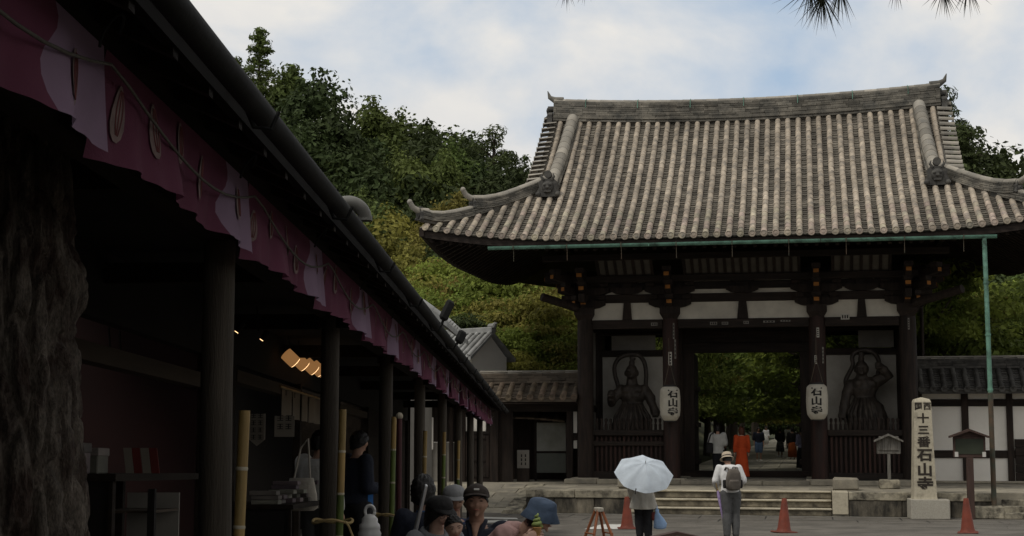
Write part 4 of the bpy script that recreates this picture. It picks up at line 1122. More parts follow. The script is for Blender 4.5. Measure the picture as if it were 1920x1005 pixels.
for k in range(5):
    b = MB(); b.cbx(-w * .84 + k * w * .336 + .004, -w * .84 + (k + 1) * w * .336, -.078 - .006 * (k % 2), -.066, zb + .1, zb + .5, .004); b.build('plank', 'weathered_panel', N)
b = MB(); b.cbx(-.045, .045, -.04, .04, .22, zb, .008); b.build('post', 'weathered_panel', N)
b = MB(); b.cbx(-.28, .28, -.22, .22, 0, .26, .03, .01); b.build('foot_stone', 'stone', N)
N, zb, w = notice_box(1816, 804, 858, 58, -5.55, 0, 'brown notice board with dark green panel and little roof on a single post', 'green_board', 'brown_frame', 0.0)
b = MB(); b.cbx(-.09, .09, -.08, .08, 0, zb, .01); b.build('post', 'brown_frame', N)
for x in (-w * .92, w * .78): b = MB(); b.bx(x - .0, x + .09, -.074, -.067, zb + .02, zb + .15); b.build('label', 'white_label', N)
# squared stones on the platform
for px, a, c, o, lab in ((1583.5, 1560, 1608, -3.6, 'squared pale stone block with rounded corners beside the gate steps'), (1184, 1157, 1207, -3.6, 'squared stone block on the platform behind the umbrella')):
    t = tx(px, o); hw = (c - a) / 2 * (G2W(t, o).y / F_PX); st = tag(MB().build('block_stone', 'stone_top'), lab, 'stone')
    b = MB(); b.cbx(-hw, hw, -.3, .3, 0, .34, .05, .012); st.data = b.mesh('block_stone', 'stone_top', 30); st.location = G2W(t, o, PLAT); st.rotation_euler = (0, 0, -AZ)

# ================================================================== things on the road
def on_road(px, py):
    y = 30.0
    for _ in range(40):
        w = P(px, py, y); s_ = -(w.z - CAM_Z) / y
        y = (CAM_Z - SLOPE * 39) / (s_ - SLOPE)
        if y > 39: y = CAM_Z / s_
    w = P(px, py, y); w.z = road_z(w.y); return w
mat('cone_red', (0.185, 0.04, 0.021), 0.6, 0.22, 5, 0.1, 30, (0.10, 0.03, 0.02), 0.42, 4, 0.15)
mat('cone_base', (0.13, 0.032, 0.02), 0.7, 0.25, 5)
for px, py, h, tilt, lab in ((1176, 992, .71, 0, 'faded red traffic cone beside the person with the umbrella'), (1470, 999, .71, 2.0, 'faded red traffic cone standing alone before the steps'), (1815, 1000, .72, -1.5, 'faded red traffic cone before the brown notice board')):
    w = on_road(px, py); C_ = thing('traffic_cone', lab, 'cone', w, R(12) * tilt, 'traffic cones before the gate')
    b = MB(); b.lathe([(.165, .03), (.15, .06), (.135, .10), (.055, h - .03), (.048, h), (.03, h + .004), (.03, h - .05)], 20); b.build('body', 'cone_red', C_, 50)
    b = MB(); b.cbx(-.21, .21, -.21, .21, 0, .035, .015); b.build('base', 'cone_base', C_)
    C_.rotation_euler[1] = R(tilt)
mat('orange_wood', (0.22, 0.075, 0.03), 0.6, 0.25, 4, stretch=(2, 2, .4))
w = on_road(1123, 1028); A_ = thing('trestle_stand', 'orange wooden a-frame stand with pale top on the road', 'stand', w, R(20))
kz = P(1123, 956, w.y).z - w.z
for y_ in (-.18, .18):
    for s_ in (-1, 1):
        b = MB(); b.tube([(s_ * .23, y_ * 1.3, 0), (s_ * .035, y_ * .3, kz)], .024, 6); b.build('leg', 'orange_wood', A_)
for z_ in (.25,):
    for s_ in (-1, 1): b = MB(); b.tube([(s_ * .17, -.19, z_), (s_ * .17, .19, z_)], .014, 6); b.build('crossbar', 'orange_wood', A_)
b = MB(); b.cbx(-.055, .055, -.09, .09, kz - .03, kz + .04, .01); b.build('top_block', 'granite_base', A_)
# roofed sign whose gable just rises into the picture
w = P(1268, 996, 19.0); gz_ = road_z(19.0); Z_ = w.z - gz_; W_ = thing('roofed_sign', 'red-brown sign with a low gable roof standing on the road', 'sign', (w.x, 19.0, gz_), 0)
for s_ in (-1, 1):
    b = MB(); q = [(0, Z_ - .05), (s_ * .42, Z_ - .13), (s_ * .42, Z_ - .09), (0, Z_)]; b.prism(q if s_ > 0 else q[::-1], -.12, .12); b.build('roof_board', 'brown_frame', W_)
    b = MB(); b.cbx(s_ * .3 - .03, s_ * .3 + .03, -.03, .03, 0, Z_ - .1, .006); b.build('post', 'brown_frame', W_)
b = MB(); b.cbx(-.27, .27, -.02, .02, Z_ - .62, Z_ - .16, .006); b.build('panel', 'brown_frame', W_)
b = MB(); b.cbx(-.25, .25, -.028, -.021, Z_ - .6, Z_ - .2, .004); b.build('sheet', 'paper', W_)
# ================================================================== the shop arcade on the left
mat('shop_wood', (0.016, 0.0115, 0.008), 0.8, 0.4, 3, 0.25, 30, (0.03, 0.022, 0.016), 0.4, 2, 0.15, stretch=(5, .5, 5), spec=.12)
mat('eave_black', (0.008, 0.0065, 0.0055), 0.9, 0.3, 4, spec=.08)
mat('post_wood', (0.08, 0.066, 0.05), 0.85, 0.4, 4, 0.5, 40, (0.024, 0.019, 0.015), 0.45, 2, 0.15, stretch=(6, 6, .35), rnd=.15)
mat('gutter_grey', (0.016, 0.016, 0.0155), 0.75, 0.35, 3, 0.1, 30, (0.009, 0.009, 0.0085), 0.45, 2, spec=.12)
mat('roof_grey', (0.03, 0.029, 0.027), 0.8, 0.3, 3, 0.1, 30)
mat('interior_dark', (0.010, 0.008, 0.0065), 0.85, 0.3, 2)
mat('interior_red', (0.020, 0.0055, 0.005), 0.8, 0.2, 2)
mat('beam_pale', (0.05, 0.036, 0.024), 0.8, 0.25, 3, stretch=(4, .4, 4))
mat('cloth_wine', (0.195, 0.06, 0.105), 0.9, 0.2, 3, 0.2, 160, (0.13, 0.036, 0.068), 0.45, 1.4, 0.25, trans=.25)
mat('cloth_lilac', (0.33, 0.225, 0.32), 0.9, 0.1, 3, 0.12, 160, trans=.25)
mat('motif_pale', (0.27, 0.195, 0.185), 0.9, 0.25, 14, trans=.2)
mat('motif_line', (0.17, 0.06, 0.06), 0.9, 0.2)
mat('cord', (0.10, 0.09, 0.075), 0.9, 0.2, 40)
mat('bamboo', (0.29, 0.19, 0.065), 0.5, 0.25, 5, 0.1, 30, (0.20, 0.14, 0.05), 0.45, 3, stretch=(3, 3, .5), rnd=.15)
mat('bamboo_green', (0.085, 0.115, 0.025), 0.45, 0.25, 5, 0.1, 30, stretch=(3, 3, .5), rnd=.15)
mat('bamboo_node', (0.36, 0.32, 0.24), 0.7, 0.2)
mat('straw_rope', (0.30, 0.22, 0.10), 0.95, 0.3, 60)
mat('duct_metal', (0.16, 0.155, 0.14), 0.55, 0.2, 5, metal=.2)
mat('noren', (0.20, 0.17, 0.13), 0.9, 0.1, 4, trans=.2)
mat('lamp_glow', (0.8, 0.5, 0.25), 0.6, 0.05, emit=((1.0, 0.62, 0.30), 2.8))
mat('lamp_shade', (0.45, 0.25, 0.10), 0.7, 0.1, emit=((1.0, 0.48, 0.17), 0.22))
mat('white_ceramic', (0.55, 0.54, 0.52), 0.35, 0.06, 4, spec=.5)
mat('sign_paper', (0.20, 0.175, 0.14), 0.9, 0.12, 5)
mat('red_print', (0.13, 0.022, 0.018), 0.8, 0.2)
mat('glass_case', (0.08, 0.085, 0.085), 0.1, 0.05, spec=.6)
mat('goods', (0.12, 0.10, 0.09), 0.7, 0.3, 6, rnd=.5, hue=.12)
mat('map_print', (0.50, 0.48, 0.22), 0.7, 0.15, 3, col2=(.42, .26, .34), amt=.45, s2=3.2, soft=.04)
mat('maroon_pole', (0.06, 0.016, 0.018), 0.6, 0.2)

shop_at = S2W(-3, 16, HG)
def sthing(name, label, cat, at, group=None): return thing(name, label, cat, at, 0, group)
def sbuild(mb, name, m, par, smooth=None):
    o = mb.build(name, m, None, smooth); o.parent = par; 
    if par.type == 'EMPTY': o.matrix_parent_inverse = Matrix.Translation(-Vector(par.location))
    return o
shop = sthing('shop_arcade', 'long dark timber shop arcade with deep tiled eave, grey gutter and round posts', 'shop', shop_at)
D0, D1 = -3.0, 32.2
def SM(): return MB(S2W)
EX, EH = -1.12, 1.36
b = SM()
NS = 40
def roof_sheet(a, c): d = lerp(D0, D1, a); x = lerp(EX, -5.2, c); return (x, d, EH + .02 + (EX - x) * .46)
b.grid(roof_sheet, 2, 2); vs_u = b.v[:]
b2 = SM()
b2.hexa([(EX, D0, EH - .04), (EX, D1, EH - .04), (-5.2, D1, EH - .04 + 4.08 * .46), (-5.2, D0, EH - .04 + 4.08 * .46), (EX, D0, EH + .03), (EX, D1, EH + .03), (-5.2, D1, EH + .03 + 4.08 * .46), (-5.2, D0, EH + .03 + 4.08 * .46)])
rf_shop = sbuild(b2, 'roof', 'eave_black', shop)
# eave tiles along the edge (round ends just above the gutter)
te = MB(); te.lathe([(0, -.02), (.05, -.02), (.05, .30), (0, .30)], 10, M=Matrix.Rotation(R(-90), 3, 'Y') @ Matrix.Rotation(0, 3, 'X')); te_me = te.mesh('eave_tile', 'roof_grey', 50)
for k in range(0):
    d = 1.0 + k * .264
    o = link('eave_tile', te_me, rf_shop)
    w = S2W(EX + .02, d, EH + .055); o.location = w; o.rotation_euler = (0, R(24.7), 0)
# gutter
b = SM(); pts = [(-1.03, lerp(D0, D1, k / 12), EH - .105 + .006 * math.sin(k * 1.7)) for k in range(13)]; b.tube(pts, .042, 12); sbuild(b, 'gutter', 'gutter_grey', shop, 60)
for k in range(17):
    d = 1.3 + k * 1.9; b = SM(); b.tube([(-1.12, d, EH - .0), (-1.045, d, EH - .175), (-.985, d, EH - .18), (-.958, d, EH - .12)], .008, 5); sbuild(b, 'gutter_bracket', 'gutter_grey', shop)
    if k < 7:
        b = SM(); b.tube([(-1.25 + .03 * math.cos(a), d + .9 + .05 * math.sin(a), EH - .08 - .05 + .05 * math.cos(a)) for a in [R(30 * j - 160) for j in range(9)]], .005, 5); sbuild(b, 'hook', 'gutter_grey', shop)
# rafters and eave board
for k in range(74):
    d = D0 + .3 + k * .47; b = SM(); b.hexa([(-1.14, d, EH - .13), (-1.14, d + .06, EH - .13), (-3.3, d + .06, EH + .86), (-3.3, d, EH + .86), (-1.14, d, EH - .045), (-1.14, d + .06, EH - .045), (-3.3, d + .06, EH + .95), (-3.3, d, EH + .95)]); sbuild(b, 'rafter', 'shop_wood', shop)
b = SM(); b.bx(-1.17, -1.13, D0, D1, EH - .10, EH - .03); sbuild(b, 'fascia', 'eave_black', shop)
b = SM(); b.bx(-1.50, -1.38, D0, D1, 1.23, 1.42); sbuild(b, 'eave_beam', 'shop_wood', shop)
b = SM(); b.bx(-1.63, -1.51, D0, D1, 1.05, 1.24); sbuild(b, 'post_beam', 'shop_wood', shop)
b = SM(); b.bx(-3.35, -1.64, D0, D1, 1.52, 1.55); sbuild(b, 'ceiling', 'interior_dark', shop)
# posts
for k in range(-2, 8):
    d = 6.88 + 3.48 * k; r = .076 if k < 1 else .066
    b = SM(); b.tube([(-1.56, d, HG + .08), (-1.557, d, HG + 1.0), (-1.562, d, .4), (-1.56, d, 1.06)], [r * 1.05, r, r * .97, r * .95], 14); sbuild(b, 'post', 'post_wood', shop, 60)
    b = SM(); b.box(-1.56, d, HG - .02, .26, .26, .1); sbuild(b, 'post_stone', 'stone', shop)
    if k > 0 and k < 7:
        b = SM(); b.bx(-1.64, -1.40, d - .045, d + .045, .98, 1.10); sbuild(b, 'bracket_arm', 'shop_wood', shop)
    b = SM(); b.bx(-3.2, -1.62, d - .05, d + .05, 1.30, 1.44); sbuild(b, 'tie_beam', 'shop_wood', shop)
# floor of the arcade, shop fronts, back walls
b = SM(); b.bx(-6.8, -1.35, D0, D1, HG - .05, HG + .05); sbuild(b, 'arcade_floor', 'stone_dark', shop)
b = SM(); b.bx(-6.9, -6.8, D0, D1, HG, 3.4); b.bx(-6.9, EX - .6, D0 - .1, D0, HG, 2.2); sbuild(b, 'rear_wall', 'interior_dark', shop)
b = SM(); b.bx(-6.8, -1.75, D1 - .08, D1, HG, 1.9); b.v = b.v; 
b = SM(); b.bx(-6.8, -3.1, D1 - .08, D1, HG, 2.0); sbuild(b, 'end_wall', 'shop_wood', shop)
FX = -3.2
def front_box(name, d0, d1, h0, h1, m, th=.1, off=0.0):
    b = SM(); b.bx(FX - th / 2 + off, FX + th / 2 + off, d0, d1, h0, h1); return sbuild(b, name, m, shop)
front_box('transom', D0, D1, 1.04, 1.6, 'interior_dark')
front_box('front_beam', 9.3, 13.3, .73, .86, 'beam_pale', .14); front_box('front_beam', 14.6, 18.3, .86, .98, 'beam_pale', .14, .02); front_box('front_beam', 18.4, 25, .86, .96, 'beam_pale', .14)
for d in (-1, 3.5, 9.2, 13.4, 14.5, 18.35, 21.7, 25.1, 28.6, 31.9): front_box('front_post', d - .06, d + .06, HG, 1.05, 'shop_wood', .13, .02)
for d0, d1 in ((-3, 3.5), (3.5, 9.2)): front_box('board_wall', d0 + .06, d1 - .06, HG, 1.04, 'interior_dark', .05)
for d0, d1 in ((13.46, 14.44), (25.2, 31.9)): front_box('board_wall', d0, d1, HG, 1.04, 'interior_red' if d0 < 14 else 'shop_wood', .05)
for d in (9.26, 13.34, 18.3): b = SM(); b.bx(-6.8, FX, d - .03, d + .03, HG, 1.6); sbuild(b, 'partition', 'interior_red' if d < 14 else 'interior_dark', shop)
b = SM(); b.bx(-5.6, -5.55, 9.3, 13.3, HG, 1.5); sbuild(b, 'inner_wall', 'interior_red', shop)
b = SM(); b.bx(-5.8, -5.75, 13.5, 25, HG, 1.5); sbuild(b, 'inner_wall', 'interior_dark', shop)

# ---- duct on the roof
du = sthing('exhaust_duct', 'grey metal exhaust elbow rising above the shop gutter', 'duct', S2W(-1.75, 11.9, 1.6))
d_, h_ = sp(668, 380, -1.62); h_ += .0
b = SM(); b.tube([(-1.82, d_ - .1, 1.55)] + [(-1.70 - .12 * math.cos(R(15 * j)), d_ - .1 + .012 * j, h_ - .10 + .11 * math.sin(R(15 * j))) for j in range(13)], .058, 16); sbuild(b, 'elbow', 'duct_metal', du, 60)
b = SM(); b.tube([(-1.58, d_ + .05, h_ - .09), (-1.58, d_ + .05, h_ - .13)], .064, 16); sbuild(b, 'rim', 'duct_metal', du, 60)

# ---- banners and cord
BX, BL, BB, BT = -1.35, 2.115, .945, 1.262
end0 = 2815 * 1.35 / (1040 - 167)
rb = random.Random(5)
ords = 'second third fourth fifth sixth seventh eighth ninth tenth eleventh twelfth thirteenth fourteenth fifteenth'.split()
def wave(d, h, sd): 
    f = (BT - h) / (BT - BB)
    return .030 * f * math.sin(d * 5.1 + sd) + .020 * f * math.sin(d * 13.3 + sd * 2.1) + .010 * math.sin(d * 29 + sd * 3) * f + .02 * f * mnoise.noise(Vector((d * 1.3, h, sd)))
def bot(d, sd): return BB + .012 * math.sin(d * 2.3 + sd) + .005 * math.sin(d * 7.9 + sd * 1.7)
for k in range(-1, 14):
    e1 = end0 + k * BL; e0 = e1 - BL + .03; sd = k * 1.37
    B_ = sthing('shop_banner', 'wine and lilac banner with leaf motifs, ' + ('tied above the pine trunk' if k < 1 else ('largest one beyond the pine trunk' if k == 1 else ords[k - 1] + ' along from the pine trunk')), 'banner', S2W(BX, (e0 + e1) / 2, BT), 'banners along the shop eave')
    if k == -1: B_['label'] = 'wine and lilac cloth banner hung before the pine trunk at the near eave end'
    def cl(u, v, a=lambda v: 0.0, c=lambda v: 1.0):
        d = lerp(e0 + (e1 - e0) * a(v), e0 + (e1 - e0) * c(v), u); h = lerp(BT, bot(d, sd), v); return (BX + wave(d, h, sd), d, h)
    edge = lambda v: .76 + .035 * math.sin(v * 5.5 + 1.0)
    b = SM(); b.grid(lambda u, v: cl(u, v, lambda q: 0, edge), 48, 8); sbuild(b, 'cloth', 'cloth_wine', B_, 180)
    b = SM(); b.grid(lambda u, v: cl(u, v, edge, lambda q: 1), 10, 8); sbuild(b, 'lilac_panel', 'cloth_lilac', B_, 180)
    for j, uc in enumerate((.07, .24, .42, .58, .86)):
        dc = lerp(e0, e1, uc); hc = lerp(BT, BB, .42 + .12 * math.sin(j * 2 + k)); L = rb.uniform(.07, .095); W = rb.uniform(.036, .055); an = rb.uniform(-.5, .5); b = SM(); vs2 = []
        for i in range(14):
            a = 2 * math.pi * i / 14; x = math.cos(a) * W * (1 - .3 * math.sin(a)); z = math.sin(a) * L
            d = dc + x * math.cos(an) - z * math.sin(an) * .6; h = hc + z * math.cos(an) + x * math.sin(an) * .3; vs2.append((BX + wave(d, h, sd) + .007, d, h))
        ctr = []
        for fr_ in (.5, 0.0):
            for i in range(14):
                d = dc + (vs2[i][1] - dc) * fr_; h = hc + (vs2[i][2] - hc) * fr_; ctr.append((BX + wave(d, h, sd) + .009, d, h))
        b.add(vs2 + ctr, [(q_ * 14 + i, q_ * 14 + (i + 1) % 14, q_ * 14 + 14 + (i + 1) % 14, q_ * 14 + 14 + i) for q_ in (0, 1) for i in range(14)]); mo = sbuild(b, 'leaf_motif', 'motif_pale', B_)
        b = SM()
        for s2 in (-.5, 0, .5):
            p = []
            for i in range(6):
                f = i / 5; z = lerp(-L * .75, L * .8, f); x = s2 * W * math.sin(math.pi * (f * .8 + .1)); d = dc + x * math.cos(an) - z * math.sin(an) * .6; h = hc + z * math.cos(an) + x * math.sin(an) * .3; p.append((BX + wave(d, h, sd) + .0105, d, h))
            b.tube(p, .0022, 4)
        sbuild(b, 'motif_line', 'motif_line', mo)
cd = tag(MB().build('cord', 'cord'), 'thin grey cord sagging across the fronts of the shop banners', 'cord')
b = SM(); pts = []
for k in range(160):
    d = 1.0 + k * .195; f = ((d - end0) / (BL * 1.02)) % 1.0; pts.append((BX + .035, d, 1.20 - .115 * (4 * f * (1 - f)) ** 1.0 + .01 * math.sin(d * 3)))
b.tube(pts, .0055, 6); cd.data = b.mesh('cord', 'cord', 180)

# ---- bamboo poles tied to the posts
names_b = ['by the pine trunk', 'second from the pine trunk', 'third from the pine trunk', 'fourth from the pine trunk', 'fifth from the pine trunk', 'last toward the temple wall']
tops = [(455, 770, -1.40), (641, 768, -1.44), (738, 782, -1.46), (797, 808, -1.46), (833, 810, -1.46), (860, 826, -1.46)]
for k, (px, py, x) in enumerate(tops):
    d, h = sp(px, py, x)
    Bm = sthing('bamboo_pole', 'bamboo pole tied upright to a shop post, ' + names_b[k], 'pole', S2W(x - .02, d, HG), 'bamboo poles tied to shop posts')
    r = .026 if k < 2 else .024; lean = -.05 if k == 0 else -.03
    def ax(hh): return (x + lean * (h - hh) * .55, d, hh)
    hs = [h - (h - HG) * j / 6 for j in range(7)]
    for j in range(6):
        b = SM(); b.tube([ax(hs[j + 1]), ax(hs[j])], r, 12); sbuild(b, 'bamboo_segment', 'bamboo' if j < (6 if k == 0 else 1 + (k % 2)) else 'bamboo_green', Bm, 60)
        if j: b = SM(); b.tube([ax(hs[j] - .008), ax(hs[j]), ax(hs[j] + .008)], [r * 1.02, r * 1.1, r * 1.02], 12); sbuild(b, 'bamboo_node', 'bamboo_node', Bm, 60)
    if k:
        hr = [0, -.34, -.40, -.5, -.45, -.4][k]; b = SM(); ring = []
        for j in range(25):
            a = 2 * math.pi * j / 24; ring.append(((x - 1.56) / 2 + (abs(x + 1.56) / 2 + .075) * math.cos(a), d + (.085) * math.sin(a) - .0, hr + .012 * math.sin(3 * a)))
        b.tube(ring, .010, 6)
        b.tube([(x + .03, d - .06, hr), (x + .06, d - .08, hr - .03), (x + .09, d - .09, hr - .10)], .008, 5); sbuild(b, 'straw_tie', 'straw_rope', Bm)
mp = sthing('maroon_pole', 'dark maroon upright pole between the shop posts', 'pole', S2W(-1.30, 12.6, HG)); b = SM(); d, h = sp(748, 785, -1.32); b.tube([(-1.32, d, HG), (-1.32, d, h)], .024, 10); sbuild(b, 'shaft', 'maroon_pole', mp); b = SM(); b.ball((-1.32, d, h + .02), .032, 10, 8); sbuild(b, 'finial', 'bamboo_node', mp)

# ---- lamps, signs, goods inside
for j, (px, py) in enumerate(((541, 672), (560, 680), (579, 688), (592, 692), (601, 697))):
    d, h = sp(px, py, -3.0); Lp = sthing('hanging_lamp', 'small glowing cylinder lamp hanging in a row under the shop ceiling', 'lamp', S2W(-3.0, d, h), 'glowing lamps under the shop ceiling')
    M = Matrix.Rotation(R(30), 3, 'Y') @ Matrix.Rotation(R(-20), 3, 'X'); M = Matrix.Rotation(R(32), 3, 'X') @ Matrix.Rotation(R(-40), 3, 'Y')
    b = SM(); b.lathe([(.070, -.07), (.074, -.07), (.074, .08), (.0, .08)], 16, (-3.0, d, h), M=M); sbuild(b, 'shade', 'lamp_shade', Lp, 50)
    b = SM(); b.lathe([(.0, -.078), (.069, -.076), (.069, -.055), (.0, -.055)], 16, (-3.0, d, h), M=M); sbuild(b, 'bulb_disc', 'lamp_glow', Lp, 50)
    b = SM(); b.tube([(-3.0, d, h + .06), (-3.03, d, 1.52)], .005, 5); sbuild(b, 'stem', 'interior_dark', Lp)
for px, py in ((437, 622), (485, 637), (203, 676), (224, 685)):
    x = -2.7 if px > 300 else -3.6; d, h = sp(px, py, x); Sp_ = sthing('spotlight', 'tiny lit spotlight under the dark shop ceiling', 'lamp', S2W(x, d, h), 'tiny spotlights under the shop ceiling')
    b = SM(); b.lathe([(.02, -.0), (.03, .09), (.012, .10)], 10, (x, d, h), M=Matrix.Rotation(R(35), 3, 'Y')); sbuild(b, 'housing', 'interior_dark', Sp_); b = SM(); b.lathe([(0, -.005), (.018, -.005), (.018, .0), (0, .0)], 10, (x, d, h), M=Matrix.Rotation(R(35), 3, 'Y')); sbuild(b, 'lens', 'lamp_glow', Sp_)
    b = SM(); b.tube([(x - .03, d, h + .08), (x - .05, d, 1.5 if px > 300 else h + .3)], .008, 5); sbuild(b, 'stem', 'interior_dark', Sp_)
nr = sthing('noren_curtain', 'short beige split curtain hanging across the lit shop front', 'curtain', S2W(-3.1, 18.9, .4))
d0, h0 = sp(525, 733, -3.1); d1, h1 = sp(606, 742, -3.1)
for j in range(5):
    a, c = lerp(d0, d1, j / 5), lerp(d0, d1, (j + .96) / 5); b = SM(); b.grid(lambda u, v: (-3.1 + .02 * math.sin(u * 9 + j), lerp(a, c, u), lerp(.92, .60, v)), 10, 4); sbuild(b, 'curtain_panel', 'noren', nr, 180)
b = SM(); b.tube([(-3.1, d0 - .1, .935), (-3.1, d1 + .1, .935)], .014, 6); sbuild(b, 'curtain_rod', 'bamboo', nr)
def placard(name, label, px0, px1, py0, py1, x, pointed, marks):
    dA, _ = sp(px0, py0, x); dd = (dA + sp(px1, py1, x)[0]) / 2; k = dd / 2799.0; w = (px1 - px0) * k / 2; hT, hB = (881 - py0) * k, (881 - py1) * k
    T = sthing(name, label, 'sign', S2W(x, dd, hB)); b = SM(); poly = [(x - w, hT), (x + w, hT), (x + w, hB + (.06 if pointed else 0)), (x, hB), (x - w, hB + (.06 if pointed else 0))]; b.prism(poly, dd - .01, dd + .01); sbuild(b, 'panel', 'sign_paper', T)
    b = SM(); rr = random.Random(int(px0))
    cols_ = 2
    for c_ in range(cols_):
        cx = x + w * (.42 - c_ * .84)
        for r_ in range(marks):
            z0 = lerp(hT, hB, (r_ + .25) / (marks + .5)); sz = (hT - hB) / (marks + .5) * .34
            for q in range(3): 
                yy = z0 - sz + q * sz * .8; b.bx(cx - w * .3, cx + w * .3, dd - .014, dd - .0105, yy, yy + sz * .25)
            b.bx(cx - w * .05, cx + w * .06, dd - .0145, dd - .0105, z0 - sz, z0 + sz * .9)
    sbuild(b, 'brush_marks', 'ink', T); return T
placard('hanging_placard', 'pale hanging placard with pointed foot and brushed characters', 464, 494, 776, 836, -2.75, True, 4)
placard('wall_placard', 'square pale placard with bold brushed characters beneath the curtain', 512, 549, 780, 819, -3.05, False, 2)
def table(name, label, x0, x1, d0, d1, htop, m='shop_wood'):
    T = sthing(name, label, 'table', S2W((x0 + x1) / 2, (d0 + d1) / 2, HG + .05)); b = SM(); b.bx(x0, x1, d0, d1, htop - .04, htop); sbuild(b, 'tabletop', m, T)
    for x in (x0 + .05, x1 - .05):
        for d in (d0 + .05, d1 - .05): b = SM(); b.bx(x - .03, x + .03, d - .03, d + .03, HG + .05, htop - .04); sbuild(b, 'leg', m, T)
    b = SM(); b.bx(x0 + .04, x1 - .04, d0 + .02, d0 + .04, HG + .1, htop - .04); sbuild(b, 'apron', 'interior_dark', T); return T
table('sales_table', 'dark sales table with stacked packets outside the lit shop', -3.1, -2.3, 13.2, 16.8, -.30)
table('sales_table', 'low dark display table inside the red-walled shop', -3.0, -2.35, 8.0, 10.2, -.02)
rg = random.Random(8)
for j in range(8):
    d = 13.35 + j * .36; n = rg.randint(2, 5)
    G_ = sthing('packet_stack', 'small stack of souvenir packets on the sales table', 'packets', S2W(-2.5, d, -.3), 'packets on the sales table')
    for q in range(n): b = SM(); x = -2.55 + rg.uniform(-.05, .05); b.cbx(x - .12, x + .12, d - .09, d + .09, -.30 + q * .04, -.30 + q * .04 + .037, .004); sbuild(b, 'packet', 'goods', G_)
for j in range(2):
    d = 8.1 + j * .33; G_ = sthing('gift_box', 'gift box standing on the low display table in the red shop', 'box', S2W(-2.6, d, -.02), 'gift boxes on the display table'); hh = rg.uniform(.08, .2)
    b = SM(); b.cbx(-2.75, -2.55, d - .1, d + .1, -.02, -.02 + hh, .006); sbuild(b, 'carton', 'goods', G_); b = SM(); b.cbx(-2.755, -2.545, d - .105, d + .105, -.02 + hh * .7, -.02 + hh + .004, .004); sbuild(b, 'lid', 'goods', G_)
# leaning red and white leaflet display
dd, hh = sp(262, 862, -2.62); Lf = sthing('leaflet_display', 'red and white leaflets leaning on the low display table', 'leaflets', S2W(-2.62, dd, -.02))
for j in range(4):
    b = SM(); x = -2.72 + j * .055; b.hexa([(x, dd, -.02), (x + .05, dd, -.02), (x + .05, dd + .01, -.02), (x, dd + .01, -.02), (x - .03, dd + .03, .14), (x + .02, dd + .03, .14), (x + .02, dd + .04, .14), (x - .03, dd + .04, .14)]); sbuild(b, 'leaflet', 'red_print' if j % 2 else 'sign_paper', Lf)
# glass case
dc, hc = sp(245, 925, -2.45); Gc = sthing('glass_case', 'glass-fronted display case with shelves below the leaflets', 'display case', S2W(-2.45, dc, HG))
for q in range(4): b = SM(); b.bx(-2.62, -2.3, dc - .1, dc + .5, HG + .15 + q * .3, HG + .165 + q * .3); sbuild(b, 'shelf', 'beam_pale', Gc)
for x in (-2.63, -2.3): b = SM(); b.bx(x - .02, x + .02, dc - .14, dc - .1, HG + .05, hc + .03); sbuild(b, 'frame_post', 'interior_dark', Gc)
b = SM(); b.bx(-2.62, -2.3, dc + .5, dc + .52, HG + .05, hc); sbuild(b, 'back_panel', 'plaster_old', Gc)
for q in range(3):
    for j in range(3): b = SM(); b.lathe([(.03, 0), (.035, .08), (.02, .12), (.02, .14)], 8, (-2.55 + j * .1, dc + .1, HG + .17 + q * .3)); sbuild(b, 'jar', 'white_ceramic', Gc, 50)
# white ceramic swirl ornament on a dark stand
dq, hq = sp(694, 1003, -1.36); Cw = sthing('ceramic_swirl', 'white ceramic swirl ornament with a ring handle on a dark stand', 'ornament', S2W(-1.36, dq, hq)); b = SM(); kq = dq / 2799
prof = [(0, 0), (21 * kq, 0), (22 * kq, 6 * kq), (19 * kq, 12 * kq), (20 * kq, 15 * kq), (19 * kq, 22 * kq), (15 * kq, 26 * kq), (15 * kq, 33 * kq), (11 * kq, 37 * kq), (9 * kq, 40 * kq), (0, 42 * kq)]
b.lathe(prof, 20, (-1.36, dq, hq)); sbuild(b, 'body', 'white_ceramic', Cw, 60)
b = SM(); b.tube([(-1.36 + 9 * kq * math.cos(a), dq, hq + 46 * kq + 11 * kq * math.sin(a)) for a in [2 * math.pi * j / 18 for j in range(19)]], 3 * kq, 8); sbuild(b, 'ring_handle', 'white_ceramic', Cw, 180)
St = sthing('display_stand', 'dark wooden stand beneath the white ceramic swirl', 'stand', S2W(-1.36, dq, HG)); b = SM(); b.bx(-1.52, -1.2, dq - .16, dq + .16, hq - .05, hq - .002); sbuild(b, 'top', 'shop_wood', St)
for x in (-1.48, -1.24):
    for y_ in (-.12, .12): b = SM(); b.bx(x - .02, x + .02, dq + y_ - .02, dq + y_ + .02, HG, hq - .05); sbuild(b, 'leg', 'shop_wood', St)
